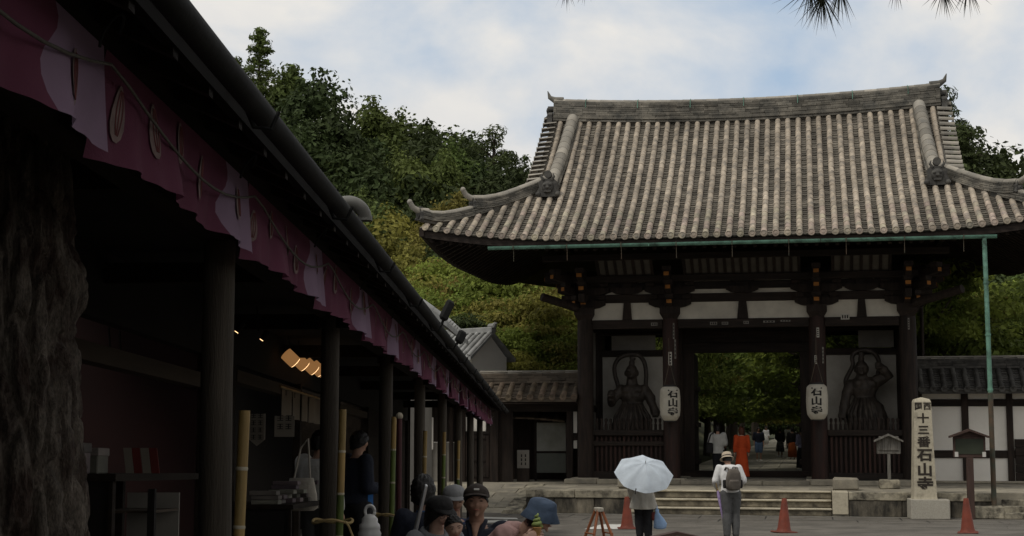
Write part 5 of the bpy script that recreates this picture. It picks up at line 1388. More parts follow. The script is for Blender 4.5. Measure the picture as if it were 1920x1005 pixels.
# map board and wall pieces at the end of the arcade
w = P(761, 829, 38.0); Mb = thing('map_board', 'upright map board with yellow and pink print at the end of the arcade', 'sign', (w.x, w.y, road_z(38)), R(4)); k = 38 / 2799; hz = w.z - road_z(38)
b = MB(); b.cbx(-13 * k, 13 * k, -.03, .03, hz - 30 * k, hz + 30 * k, .006); b.build('frame', 'brown_frame', Mb); b = MB(); b.cbx(-11 * k, 11 * k, -.036, -.031, hz - 28.5 * k, hz + 28.5 * k, .003); b.build('printed_map', 'map_print', Mb)
for s_ in (-1, 1): b = MB(); b.cbx(s_ * 12 * k - .02, s_ * 12 * k + .02, -.02, .02, 0, hz - 30 * k, .004); b.build('post', 'brown_frame', Mb)
lw = thing('boundary_wall', 'low pale wall with dark boards and plaster bays behind the arcade end', 'wall', G2W(tx(800, .7), .7, PLAT), -AZ)
def lwb(name, px0, px1, y0, y1, o0, o1, m):
    b = MB(); c0 = tx(800, .7); b.cbx(tx(px0, o0) - c0, tx(px1, o0) - c0, o0 - .7, o1 - .7, (zy(y1, o0) if y1 else PLAT) - PLAT, zy(y0, o0) - PLAT, .01); b.build(name, m, lw)
lwb('board_wall', 600, 866, 745, 830, .7, .8, 'old_wood'); lwb('plaster_panel', 600, 866, 830.5, None, .72, .82, 'plaster_old')
for a in (640, 700, 736, 776, 800, 842): lwb('post', a, a + 7, 745, None, .6, .7, 'old_wood')
for a, c in ((805, 812), (782, 788)): lwb('plaster_strip', a, c, 782, 845, .64, .698, 'plaster_white')
wall_roof(lw, tx(600, .7) - tx(800, .7), tx(868, .7) - tx(800, .7), 0, .7, zy(738, .7) - PLAT, zy(752, 0) - PLAT, .2, 'dark_tile', 'dark_ridge')

# ---- neighbouring house roof, storehouse, ridge-end tile plate, floodlight
nb = thing('neighbour_house', 'tiled house roof showing just above the far end of the shop gutter', 'house', (-5.4, 38.5, 0), R(-2))
b = MB(); b.bx(-3.3, 3.0, -3.2, 4, 0, 4.4); b.build('wall', 'plaster_old', nb)
ex, ez, rx_, rz_ = 4.0, P(866, 606, 35.4).z, 0.0, P(866, 606, 35.4).z + 2.9
b = MB(); b.prism([(rx_, rz_ - .12), (ex, ez - .12), (ex, ez), (rx_, rz_), (-ex, ez), (-ex, ez - .12)], -3.6, 4.4); rfn = b.build('roof', 'grey_tile', nb)
dirv = (Vector((rx_, 0, rz_)) - Vector((ex, 0, ez))); L = dirv.length / 12
q = MB(); half_tile(q, Matrix.Identity(4), L * 1.03, .09, .084, 8); nm = q.mesh('cover_tile', 'grey_tile', 60)
for k in range(9):
    for j in range(12):
        a = Vector((ex, -3.5 + k * .8, ez)) + dirv * (j / 12); M = surf_frame(a, a + dirv, (0, 1, 0)); M.translation = a + Vector((0, 0, .03)); o = link('cover_tile', nm, rfn); o.matrix_local = M
b = MB(); b.prism([(0, ez - .4), (ex - .3, ez - .12), (0, rz_ - .13), (-ex + .3, ez - .12)], -3.3, -3.25); b.build('gable', 'plaster_white', nb)
for (px, py, h2, Y, lab) in ((838, 582, 42, 33.5, 'black tilted plate standing in for a ridge-end tile above the shop gutter, the larger'), (864, 632, 26, 36, 'small black floodlight plate above the shop gutter near the clipped pine')):
    w = P(px, py, Y); fl = thing('floodlight', lab, 'floodlight', w, R(30)); k = Y / 2799; b = MB(); M = Matrix.Rotation(R(28), 3, 'Y')  # the larger plate stands in for a ridge-end tile of the neighbouring roof
    q = MB(); q.cbx(-9 * k, 9 * k, -.06, .06, -h2 / 2 * k, h2 / 2 * k, .05); q.v = [tuple(M @ Vector(p)) for p in q.v]; q.build('housing', 'gutter_grey', fl)
    b = MB(); b.tube([(0, .05, 0), (-.12, .1, -h2 * k * .9), (-.2, .1, -h2 * k * 1.6)], .03, 6); b.build('arm', 'gutter_grey', fl)
w = P(905, 690, 52.0); sh_ = thing('storehouse', 'small white plaster storehouse with grey tiled roof behind the side gate', 'building', (w.x - .30, 52.0, PLAT), R(-44)); zb_ = sh_.location.z
ze_, zrr = P(890, 672, 52).z - zb_, P(905, 624, 52).z - zb_
b = MB(); b.bx(-3.2, .75, -.85, .85, -1, ze_ + .05); b.build('wall', 'plaster_white', sh_)
b = MB(); b.prismx([(-.85, ze_), (.85, ze_), (0, zrr - .1)], .70, .76); b.build('gable', 'plaster_white', sh_)
b = MB(); b.prismx([(-1.1, ze_ - .12), (0, zrr - .1), (1.1, ze_ - .12), (1.1, ze_), (0, zrr), (-1.1, ze_)], -3.3, .95); rfs = b.build('roof', 'grey_tile', sh_)
p0, p1 = Vector((0, -1.1, ze_)), Vector((0, 0, zrr)); L = (p1 - p0).length / 6; q = MB(); half_tile(q, Matrix.Identity(4), L * 1.03, .075, .07, 8); sm_ = q.mesh('cover_tile', 'grey_tile', 60)
for k in range(14):
    for j in range(6): a = p0.lerp(p1, j / 6); a.x = .85 - k * .3; o = link('cover_tile', sm_, rfs); M = surf_frame(a, a + (p1 - p0)); M.translation = a + Vector((0, 0, .02)); o.matrix_local = M
b = MB(); b.cbx(-3.3, .97, -.13, .13, zrr - .05, zrr + .16, .03); b.build('ridge', 'grey_tile', rfs); b = MB(); b.tube([(.75, 0, zrr + .18), (1.0, 0, zrr + .2), (1.06, 0, zrr + .3)], [.1, .1, .06], 8); b.build('ridge_end', 'grey_tile', rfs)
# ================================================================== trees
def leafmat(name, col, var=.3, trans=.22, hue=.012, rnd=.18):
    mat(name, col, .75, var, .7, col2=tuple(c * .6 for c in col), amt=.42, s2=.35, soft=.15, spec=.15, rnd=rnd, hue=hue, island=.35, trans=trans, detail=3)
leafmat('leaf_dark', (0.050, 0.068, 0.023)); leafmat('leaf_mid', (0.098, 0.128, 0.034)); leafmat('leaf_olive', (0.235, 0.215, 0.05), trans=.35); leafmat('leaf_maple', (0.19, 0.235, 0.046), trans=.42)
leafmat('leaf_rust', (0.23, 0.18, 0.05), trans=.38); leafmat('leaf_pine', (0.075, 0.095, 0.036)); leafmat('leaf_shade', (0.105, 0.135, 0.028), trans=.42)  # leaf_shade is the maple green with shade put into its colour
leafmat('needle_dark', (0.03, 0.034, 0.018), trans=.1)
mat('bark', (0.055, 0.043, 0.033), 0.9, 0.3, 5, 0.5, 20, stretch=(3, 3, .6))
mat('pine_bark', (0.092, 0.076, 0.061), 0.95, 0.45, 16, 0.9, 60, (0.032, 0.02, 0.015), 0.47, 9, 0.08, stretch=(1, 1, .45), fine=.4)
def leaves(b, c, r, n, size, rr, flat=1.0, up=.5, asp=.55):
    for _ in range(n):
        d = Vector((rr.gauss(0, 1), rr.gauss(0, 1), rr.gauss(0, 1)))
        if d.length < 1e-3: continue
        d.normalize(); rad = r * (rr.uniform(.35, 1.08) ** .6)
        p = Vector(c) + Vector((d.x * rad, d.y * rad, d.z * rad * flat))
        nrm = (d + Vector((rr.gauss(0, .6), rr.gauss(0, .6), up + rr.gauss(0, .6)))).normalized()
        a = nrm.orthogonal().normalized(); a.rotate(Matrix.Rotation(rr.uniform(0, 6.28), 3, nrm)); e = nrm.cross(a)
        s = size * rr.uniform(.7, 1.35)
        b.add([p - a * s, p + e * s * asp + nrm * s * .15, p + a * s, p - e * s * asp + nrm * s * .15], [(0, 1, 2, 3)])
def broad(seed, H=10, Rw=4.0, nb=135, nl=105, ls=.115, low=.2):
    rr = random.Random(seed); b = MB(); t = MB(); hubs = []
    for k in range(nb):
        a = rr.uniform(0, 6.283); f = rr.uniform(low, 1.0)
        prof = math.sin(min(1, (f - low) / (1 - low) * .92 + .1) * math.pi) ** .55
        rd = Rw * prof * rr.uniform(.45, 1.0); c = Vector((math.cos(a) * rd, math.sin(a) * rd, H * f * rr.uniform(.92, 1.0) - .3)); r = rr.choice((.45, .6, .75, 1.0)) * rr.uniform(.8, 1.2) * Rw / 4
        leaves(b, c, r, int(nl * (r / .7) ** 1.8), ls * rr.choice((.75, 1.0, 1.3)), rr, .7)
        if rr.random() < .35: leaves(b, c * 1.06 + Vector((0, 0, .25)), r * .45, 22, ls * .9, rr, .8); hubs.append(c)
    t.tube([(0, 0, -1.5), (.1, 0, H * .25), (-.1, .1, H * .55), (0, 0, H * .85)], [.28, .22, .14, .04], 8)
    for c in hubs[::6]: t.tube([(0, 0, max(.8, c.z * .5)), c * .5 + Vector((0, 0, c.z * .22)), c], [.09, .06, .02], 5)
    return b, t, H
def cedar(seed, H=15, Rw=2.8):
    """whorls of drooping boughs, each carrying small sprays"""
    rr = random.Random(seed); b = MB(); t = MB()
    for lv in range(30):
        f = .12 + .88 * lv / 29; L = Rw * (1 - f) ** .72 + .18; nb = rr.randint(4, 7); a0 = rr.uniform(0, 6.28)
        for k in range(nb):
            a = a0 + 6.283 * k / nb + rr.uniform(-.35, .35); l = L * rr.uniform(.55, 1.15); dr = rr.uniform(.05, .3); z0 = H * f + rr.uniform(-.25, .25)
            tip = Vector((math.cos(a) * l, math.sin(a) * l, z0 - dr * l + .18 * l * l / Rw)); t.tube([(0, 0, z0), tip], [.035, .01], 4)
            for q in range(3 if l > .8 else 2):
                g = lerp(.45, 1.0, q / 2); c = Vector((0, 0, z0)).lerp(tip, g); leaves(b, c + Vector((rr.gauss(0, .1), rr.gauss(0, .1), 0)), rr.uniform(.2, .42), 34, rr.choice((.07, .09, .12)), rr, .55, .4, .4)
    for k in range(5): leaves(b, (0, 0, H * (.985 - .012 * k)), .12 + .05 * k, 26, .08, rr, 1.4, .6, .4)
    t.tube([(0, 0, -1.5), (0, 0, H * .5), (0, 0, H * .98)], [.3, .18, .03], 8)
    return b, t, H
def maple(seed, H=6.5, Rw=4.0, ls=.095):
    rr = random.Random(seed); b = MB(); t = MB()
    for k in range(70):
        f = rr.uniform(.30, 1.0); prof = (1 - ((f - .55) / .5) ** 2) if f > .55 else .95
        rd = Rw * max(.15, prof) * math.sqrt(rr.uniform(.05, 1)); a = rr.uniform(0, 6.283); c = Vector((math.cos(a) * rd, math.sin(a) * rd, H * f - .06 * rd * rd / Rw)); r = rr.uniform(.6, 1.1)
        leaves(b, c, r, 165, ls, rr, .32, .9)
        if k % 2 == 0: t.tube([(0, 0, H * .25), c * .45 + Vector((0, 0, H * .18)), c + Vector((0, 0, -.1))], [.08, .05, .015], 5)
    t.tube([(0, 0, -1.2), (.15, 0, H * .2), (.05, .1, H * .45)], [.2, .16, .1], 8)
    return b, t, H
def sparse_pine(seed, H=11):
    rr = random.Random(seed); b = MB(); t = MB()
    for k in range(26):
        f = rr.uniform(.45, 1.0); a = rr.uniform(0, 6.283); rd = 2.6 * (1.15 - f) * rr.uniform(.5, 1.1) + .2; c = Vector((math.cos(a) * rd, math.sin(a) * rd, H * f + .1)); leaves(b, c, rr.uniform(.4, .7), 130, .13, rr, .5, 1.0, .25); t.tube([(0, 0, c.z - .5), c], [.06, .02], 5)
    t.tube([(0, 0, -1.5), (.2, 0, H * .4), (-.1, .1, H * .7), (.1, 0, H)], [.24, .17, .11, .03], 8)
    return b, t, H
def cloud_pine(seed, H=4.2):
    rr = random.Random(seed); b = MB(); t = MB()
    for (x, y, z, r) in ((0, 0, 4.0, .75), (-.7, .1, 3.35, .8), (.75, -.1, 3.2, .7), (-.2, -.3, 2.7, .95), (-1.1, .2, 2.3, .7), (.9, .2, 2.1, .8)):
        for j in range(7): leaves(b, (x + rr.uniform(-.5, .5) * r, y + rr.uniform(-.5, .5) * r, z + rr.uniform(-.1, .15)), r * .55, 90, .10, rr, .5, 1.2, .3)
        t.tube([(0, 0, z - .8), (x * .6, y, z - .3), (x, y, z - .1)], [.08, .06, .03], 6)
    t.tube([(0, 0, -1), (.15, 0, 1.2), (-.1, 0, 2.6), (0, 0, 3.9)], [.16, .13, .09, .04], 8)
    return b, t, H
SPECIES = {}
def species(key, gen, leaf):
    b, t, H = gen; SPECIES[key] = (b.mesh('crown', leaf), t.mesh('trunk', 'bark', 60), H)
def alias(key, src, leaf):
    m = SPECIES[src][0].copy(); m.materials[0] = MATS[leaf]; SPECIES[key] = (m, SPECIES[src][1], SPECIES[src][2])
species('broad1', broad(1), 'leaf_mid'); species('broad2', broad(2, 9, 4.4, 150), 'leaf_dark'); species('broad3', broad(3, 11, 3.7, 140), 'leaf_mid')
species('cedar1', cedar(4), 'leaf_mid'); species('cedar2', cedar(5, 13, 2.4), 'leaf_pine')
species('maple1', maple(6), 'leaf_maple'); species('maple2', maple(7, 6, 4.4), 'leaf_olive'); species('spine', sparse_pine(8), 'leaf_pine'); species('cpine', cloud_pine(9), 'leaf_pine')
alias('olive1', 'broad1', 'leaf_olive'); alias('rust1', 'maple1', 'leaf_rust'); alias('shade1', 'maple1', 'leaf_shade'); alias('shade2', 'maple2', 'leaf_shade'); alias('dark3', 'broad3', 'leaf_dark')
NAMES = {'broad1': 'broadleaf_tree', 'broad2': 'broadleaf_tree', 'broad3': 'broadleaf_tree', 'dark3': 'broadleaf_tree', 'olive1': 'broadleaf_tree', 'cedar1': 'cedar_tree', 'cedar2': 'cedar_tree', 'spine': 'pine_tree', 'cpine': 'clipped_pine', 'maple1': 'maple_tree', 'maple2': 'maple_tree', 'rust1': 'maple_tree', 'shade1': 'maple_tree', 'shade2': 'maple_tree'}
LOOK = {'broad1': 'rounded mid-green broadleaf tree', 'broad2': 'wide dark-green broadleaf tree', 'broad3': 'tall rounded mid-green broadleaf tree', 'dark3': 'tall dark-green broadleaf tree', 'olive1': 'yellow-olive rounded tree', 'cedar1': 'tall pointed green cedar', 'cedar2': 'slim dark cedar', 'spine': 'thin dark pine with open branches', 'cpine': 'cloud-clipped dark pine', 'maple1': 'layered fresh-green maple', 'maple2': 'spreading olive-green maple', 'rust1': 'rust-tinged layered maple', 'shade1': 'shade-toned green maple', 'shade2': 'shade-toned spreading maple'}
rtree = random.Random(12)
def tree_at(key, x, y, z, h, where, wx=1.0, group='trees on the hill'):
    me, tm, H = SPECIES[key]; s = h / H
    T = thing(NAMES[key], LOOK[key] + ' ' + where, 'tree', (x, y, z), rtree.uniform(0, 6.28), group + ': ' + LOOK[key]); T.scale = (s * wx, s * wx, s)
    link('trunk', tm, T); link('crown', me, T); return T
def tree_px(key, px, py, Y, where, wx=1.0, minh=4.0, maxh=19.0, group='trees on the hill'):
    w = P(px, py, Y); zb = hill_z(w.x, w.y); h = w.z - zb
    if h > maxh: zb = w.z - maxh; h = maxh
    if h < minh: h = minh; zb = w.z - h
    return tree_at(key, w.x, w.y, zb, h, where, wx, group)
W1 = 'on the wooded skyline behind the shop roof'
for key, px, py, Y, wx in (('cedar1', 487, 66, 88, 1.75), ('cedar1', 440, 118, 90, 1.7), ('cedar1', 548, 132, 93, 1.6), ('broad3', 540, 140, 92, .8), ('dark3', 592, 150, 84, .55), ('dark3', 628, 208, 82, .5), ('broad2', 560, 230, 80, 1.0), ('broad1', 650, 250, 86, 1.0),
                           ('broad3', 700, 200, 96, 1.1), ('broad1', 752, 212, 98, 1.0), ('broad2', 800, 243, 96, 1.0), ('broad3', 850, 280, 92, .9), ('dark3', 880, 262, 100, .8), ('spine', 928, 252, 94, 1.0), ('broad2', 985, 312, 94, .9), ('broad1', 1040, 345, 95, .9), ('broad2', 930, 330, 90, .9)):
    tree_px(key, px, py, Y, W1)
W2 = 'on the slope behind the side gate'
for r_, (y0, Y, xs, keys) in enumerate(((300, 82, range(520, 1080, 62), ('broad1', 'broad2', 'dark3', 'broad3')), (370, 75, range(560, 1090, 58), ('olive1', 'broad2', 'broad1', 'olive1')), (440, 69, range(610, 1090, 56), ('olive1', 'broad1', 'broad2', 'olive1')),
                                       (496, 65.5, range(650, 1100, 50), ('maple2', 'maple1', 'olive1', 'maple1', 'rust1')), (530, 63, range(700, 1100, 46), ('maple1', 'rust1', 'maple2', 'maple1')), (562, 60.8, range(735, 1100, 44), ('maple2', 'maple1', 'maple1', 'rust1', 'maple2')),
                                       (594, 58.8, range(765, 1100, 42), ('maple1', 'rust1', 'maple1', 'maple2')), (628, 57, range(800, 1100, 40), ('maple1', 'maple2', 'maple1', 'rust1')), (658, 55.4, range(955, 1090, 36), ('maple1', 'maple1', 'maple2')))):
    for j, x in enumerate(xs):
        key = keys[(j * 7 + r_) % len(keys)]
        if r_ == 1 and x < 760: key = 'olive1' if j % 2 else 'broad1'
        tree_px(key, x + rtree.uniform(-14, 14), y0 + rtree.uniform(-22, 22) * (1 if r_ < 3 else .6) + max(0, (1080 - x)) * .0, Y + rtree.uniform(-1.5, 1.5), W2, rtree.uniform(.85, 1.1) if r_ < 3 else .8, 4.0 if r_ < 3 else 3.2, 15)
W3 = 'beyond the wall to the right of the gate'
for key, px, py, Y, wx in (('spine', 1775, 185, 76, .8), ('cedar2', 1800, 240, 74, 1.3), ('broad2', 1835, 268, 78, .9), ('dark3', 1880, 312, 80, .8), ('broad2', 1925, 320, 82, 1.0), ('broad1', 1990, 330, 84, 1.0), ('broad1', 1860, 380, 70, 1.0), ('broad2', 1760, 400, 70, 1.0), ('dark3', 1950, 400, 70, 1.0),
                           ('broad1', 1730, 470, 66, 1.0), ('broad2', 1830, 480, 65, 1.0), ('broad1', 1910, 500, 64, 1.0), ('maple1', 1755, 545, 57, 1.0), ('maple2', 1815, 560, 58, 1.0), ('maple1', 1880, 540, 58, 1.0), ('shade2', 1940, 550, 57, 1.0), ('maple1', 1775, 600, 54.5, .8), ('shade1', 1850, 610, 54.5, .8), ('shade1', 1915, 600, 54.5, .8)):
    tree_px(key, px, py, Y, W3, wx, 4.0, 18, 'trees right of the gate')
W4 = 'beside the approach path inside the gate'
for k, o in enumerate((9, 12, 15.5, 19.5, 24, 29, 34.5, 41, 48, 56, 65, 75, 87, 100, 116, 134, 152)):
    for s_ in (-1, 1):
        if s_ < 0 and k < 2: continue
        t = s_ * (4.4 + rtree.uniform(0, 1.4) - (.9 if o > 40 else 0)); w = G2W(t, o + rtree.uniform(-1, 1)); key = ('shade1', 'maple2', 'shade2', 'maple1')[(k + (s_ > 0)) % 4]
        if k < 5: key = ('maple1' if k % 2 == 0 else 'shade2') if s_ > 0 else ('shade1' if k else 'maple1')  # darker left and brighter right side painted through the leaf colours
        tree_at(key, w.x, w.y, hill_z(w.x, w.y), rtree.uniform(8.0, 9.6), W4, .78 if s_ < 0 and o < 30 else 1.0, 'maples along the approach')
        if k % 2 == 0 and o > 30:
            w = G2W(t + s_ * 5.5, o + 2); tree_at('broad2', w.x, w.y, hill_z(w.x, w.y), 10, 'standing behind the approach maples', 1.0, 'tall trees behind the approach')
for k in range(5):
    w = G2W(-6 + k * 3.2, 172 + (k % 2) * 5); tree_at('broad2', w.x, w.y, .4, 11, 'closing the far end of the approach', 1.1, 'trees at the end of the approach')
w = P(862, 690, 54.2); tree_at('cpine', w.x, 54.2, PLAT, P(862, 598, 54.2).z - PLAT, 'beside the small storehouse', 1.0, 'clipped pine'); 
# understorey shrubs as a hedge strip behind the boundary walls
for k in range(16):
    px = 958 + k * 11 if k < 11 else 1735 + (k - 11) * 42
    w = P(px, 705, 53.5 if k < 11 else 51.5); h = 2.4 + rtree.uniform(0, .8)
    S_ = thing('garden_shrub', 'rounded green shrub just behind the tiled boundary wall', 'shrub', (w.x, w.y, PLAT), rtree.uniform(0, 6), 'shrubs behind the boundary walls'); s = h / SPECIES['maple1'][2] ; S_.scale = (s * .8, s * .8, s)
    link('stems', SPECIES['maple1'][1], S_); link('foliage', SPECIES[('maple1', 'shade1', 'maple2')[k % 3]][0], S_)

# ================================================================== the pine through the shop eave
PX_, PD_ = -2.10, 5.5
pine = thing('pine_tree', 'old pine with rough plated trunk rising through the shop eave', 'tree', S2W(PX_, PD_, HG))
pb = MB(); cx0 = -30
def trunk_pt(a, v):
    z = lerp(-.2, 5.2, v); pyz = 800.8 - (z + pine.location.z - CAM_Z) / 5.45 * 2799
    right = lerp(104, 168, max(-.6, min(1.3, (pyz - 300) / 700))) ; r = (right + 24) / 2799 * 5.45
    ang = a * 2 * math.pi; q = Vector((math.cos(ang) * 3.0, math.sin(ang) * 3.0, z * 2.4))
    n1 = mnoise.noise(Vector((q.x * 1.1, q.y * 1.1, q.z * .8))); vz = Vector((math.cos(ang) * 4.6 + .25 * n1, math.sin(ang) * 4.6, z * 2.9 + .4 * mnoise.noise(q * 1.7))); pl = mnoise.voronoi(vz)[0]; pl2 = mnoise.voronoi(vz * 2.3 + Vector((7, 3, 1)))[0]
    cr = min(1, (pl[1] - pl[0]) / .28); crack = cr * cr * (3 - 2 * cr) + .3 * min(1, (pl2[1] - pl2[0]) / .3); fine_ = mnoise.fractal(q * 3.5, 1.0, 2.0, 4)
    rr_ = r * .87 + .042 * crack + .012 * n1 + .010 * fine_
    if -.1 < z - 1.9 < .35: rr_ += .05 * math.exp(-(min(ang, 2 * math.pi - ang) ** 2) * 6) * math.exp(-((z - 1.98) / .12) ** 2)
    return (math.cos(ang) * rr_, math.sin(ang) * rr_, z)
pb.grid(trunk_pt, 200, 460); pb.build('trunk', 'pine_bark', pine, 180)
base_w = Vector(pine.location)
def loc(p): return Vector(p) - base_w
rn = random.Random(3)
nd = MB(); br = MB()
def tuft(p, d, L=.11, n=24, w=.0016, spread=.8):
    d = Vector(d).normalized()
    for _ in range(n):
        v = (d + Vector((rn.gauss(0, spread), rn.gauss(0, spread), rn.gauss(0, spread)))).normalized() * L * rn.uniform(.75, 1.15); mid = p + v * .5 + Vector((0, 0, -.004)); s = v.cross(Vector((rn.random(), rn.random(), rn.random()))).normalized() * w; e = p + v + Vector((0, 0, -.012))
        nd.add([p - s, p + s, mid + s * .9, e, mid - s * .9], [(0, 1, 2, 3, 4)])
def limb(pts, r0, sub=True):
    pts = [Vector(p) for p in pts]; n = len(pts); br.tube(pts, [lerp(r0, r0 * .25, i / (n - 1)) for i in range(n)], 7)
top = loc(S2W(PX_, PD_, 0)); top.z = 5.0
limbs = [[(0, 0, 4.2), loc((-1.0, 4.6, 5.6)), loc((0.1, 4.2, 5.3)), loc((1.0, 4.1, 4.75)), loc((1.5, 4.3, 4.4))],
         [(0, 0, 4.6), loc((-1.2, 3.0, 6.2)), loc((.4, 1.0, 6.6)), loc((2.2, -.6, 6.7))], [(0, 0, 4.8), loc((-2.2, 3.2, 6.6)), loc((-2.0, .5, 7.2)), loc((-1.4, -2.5, 7.2))],
         [(0, 0, 5.0), loc((-.6, 4.2, 6.9)), loc((1.2, 3.4, 7.1)), loc((2.9, 2.6, 6.9))], [(0, 0, 5.0), loc((-1.9, 5.3, 7.3)), loc((-1.6, 5.3, 8.2))]]
for L in limbs: limb(L, .09)
for L in limbs[1:]:
    pts = [Vector(p) for p in L]
    for k in range(80):
        f = rn.uniform(.25, 1.0) * (len(pts) - 1); i = min(int(f), len(pts) - 2); p = pts[i].lerp(pts[i + 1], f - i); e = p + Vector((rn.gauss(0, .55), rn.gauss(0, .55), rn.uniform(-.15, .35)))
        wz = e + base_w
        if wz.z < CAM_Z + .315 * max(0, wz.y) + .55: continue
        br.tube([p, e], [.015, .006], 4)
        for j in range(7): tuft(e + Vector((rn.gauss(0, .16), rn.gauss(0, .16), rn.gauss(0, .07))), (rn.gauss(0, .5), rn.gauss(0, .5), 1), .17, 24, .007)
# twigs that hang into the top of the picture
for (px, py, Y, n, L, sx) in ((1542, -8, 3.4, 46, .085, 1.0), (1520, -22, 3.4, 34, .085, 1.0), (1575, -24, 3.4, 34, .08, 1.0), (1768, -20, 3.4, 30, .06, 1.0), (1815, -26, 3.4, 26, .065, 1.0), (1062, -28, 3.4, 24, .05, 1.0), (1100, -40, 3.4, 20, .055, 1.0), (1680, -30, 3.4, 14, .05, 1)):
    p = loc(P(px, py, Y)); q = Vector(limbs[0][3 if px > 1300 else 2]); br.tube([q, (p + q) / 2 + Vector((0, 0, -.06)), p], [.02, .009, .005], 5); tuft(p, (0, 0, -1.6), L, n, .0011, .75)
br.build('branches', 'pine_bark', pine, 60); struct(nd.build('needles', 'needle_dark', pine), 'stuff')

# ================================================================== unseen pines added opposite the shops so their crowns shade the street
def added_pine(seed, H=10.5):
    rr = random.Random(seed); b = MB(); t = MB(); n = 46
    for k in range(n):
        f = lerp(.34, 1.0, k / (n - 1)); a = rr.uniform(0, 6.283); rd = 3.3 * (1.08 - f) ** .5 * math.sqrt(rr.uniform(.1, 1)); c = Vector((math.cos(a) * rd, math.sin(a) * rd, H * f))
        for j in range(3): leaves(b, c + Vector((rr.gauss(0, .5), rr.gauss(0, .5), rr.gauss(0, .1))), .75, 80, .15, rr, .35, 1.2, .25)
        t.tube([(0, 0, c.z - .9), c * .5 + Vector((0, 0, c.z * .5 - .3)), c], [.09, .06, .02], 5)
    t.tube([(0, 0, -.2), (.25, .1, 3), (-.1, .2, 6.5), (.1, 0, H)], [.32, .26, .17, .04], 12); return b, t, H
species('shade_pine', added_pine(17), 'leaf_pine'); NAMES['shade_pine'] = 'pine_tree'; LOOK['shade_pine'] = 'added unseen shade pine with dark layered crown'
for x, y in ((5.6, 1.0), (8.2, 8.2), (11.2, 15.5), (3.5, -6.0)):
    tree_at('shade_pine', x, y, road_z(y), 10.5, 'across the street from the shops', 1.0, 'added shade pines')
# fallen leaves and grit on the road
gr = MB(); rl = random.Random(21)
mat('leaf_litter', (0.055, 0.042, 0.022), .9, .3, 5, island=.5)
for _ in range(420):
    w = G2W(rl.uniform(-9, 12), -5.3 - abs(rl.gauss(0, 4.5))); s_ = rl.uniform(.012, .035); a = rl.uniform(0, 6.28); z = road_z(w.y) + .012
    gr.add([(w.x + math.cos(a + q) * s_ * (1 if i % 2 else .55), w.y + math.sin(a + q) * s_ * (1 if i % 2 else .55), z + .006 * (i % 2)) for i, q in enumerate((0, 1.57, 3.14, 4.71))], [(0, 1, 2, 3)])
struct(gr.build('leaf_litter', 'leaf_litter'), 'stuff')
# ================================================================== people
mat('skin', (0.33, 0.19, 0.13), 0.65, 0.12, 8, spec=.35); mat('skin_pale', (0.44, 0.28, 0.21), 0.6, 0.06, 8, spec=.35)
mat('hair_black', (0.012, 0.010, 0.009), 0.5, 0.3, 30, 0.3, 80, stretch=(3, 3, .6)); mat('hair_brown', (0.075, 0.024, 0.012), 0.5, 0.3, 20, 0.3, 80, stretch=(4, 4, .5))
mat('lip', (0.28, 0.09, 0.07), 0.5, 0.05); mat('eye_dark', (0.02, 0.013, 0.01), 0.3, 0.05); mat('glasses', (0.05, 0.045, 0.045), 0.4, 0.05)
def cloth(n, c, v=.12, **k): mat(n, c, .9, v, 6, .35, 26, **k)
cloth('shirt_white', (0.62, 0.61, 0.60)); cloth('shirt_cream', (0.44, 0.43, 0.40)); cloth('blouse', (0.55, 0.52, 0.46), trans=.25); cloth('trousers_grey', (0.085, 0.085, 0.085)); cloth('trousers_black', (0.014, 0.014, 0.016)); cloth('dress_orange', (0.42, 0.055, 0.012)); cloth('navy', (0.014, 0.017, 0.028)); cloth('navy_blue', (0.018, 0.028, 0.07))
cloth('hoodie_grey', (0.17, 0.175, 0.185)); cloth('hoodie_pink', (0.44, 0.275, 0.25), .2); cloth('denim', (0.10, 0.16, 0.27)); cloth('bucket_blue', (0.055, 0.08, 0.125), .3); cloth('cap_black', (0.017, 0.016, 0.016)); cloth('cap_brown', (0.04, 0.031, 0.026)); cloth('cap_grey', (0.22, 0.22, 0.22)); cloth('lilac_blouse', (0.30, 0.29, 0.40)); cloth('skirt_orange', (0.25, 0.06, 0.015)); cloth('plaid', (0.12, 0.12, 0.115), col2=(0.02, 0.02, 0.02), amt=.5, s2=18, soft=.03)
cloth('backpack', (0.125, 0.108, 0.092)); cloth('strap_grey', (0.095, 0.085, 0.075)); cloth('hat_straw', (0.42, 0.35, 0.26)); cloth('hat_band', (0.10, 0.08, 0.065)); cloth('umbrella_blue', (0.56, 0.62, 0.68), trans=.2); cloth('umbrella_lilac', (0.36, 0.27, 0.48)); cloth('bag_blue', (0.33, 0.48, 0.72), trans=.15); cloth('pouch_red', (0.13, 0.035, 0.03)); cloth('bag_black', (0.014, 0.013, 0.013)); cloth('tote', (0.42, 0.38, 0.32)); cloth('apron_blue', (0.02, 0.10, 0.28))
mat('steel', (0.45, 0.45, 0.45), 0.35, 0.06, metal=.8); mat('matcha', (0.23, 0.29, 0.09), 0.5, 0.12); mat('cone_wafer', (0.42, 0.23, 0.09), 0.7, 0.15, 40)
mat('shoe_white', (0.5, 0.5, 0.48), .7, .1); mat('shoe_dark', (0.03, 0.026, 0.024), .6, .1)

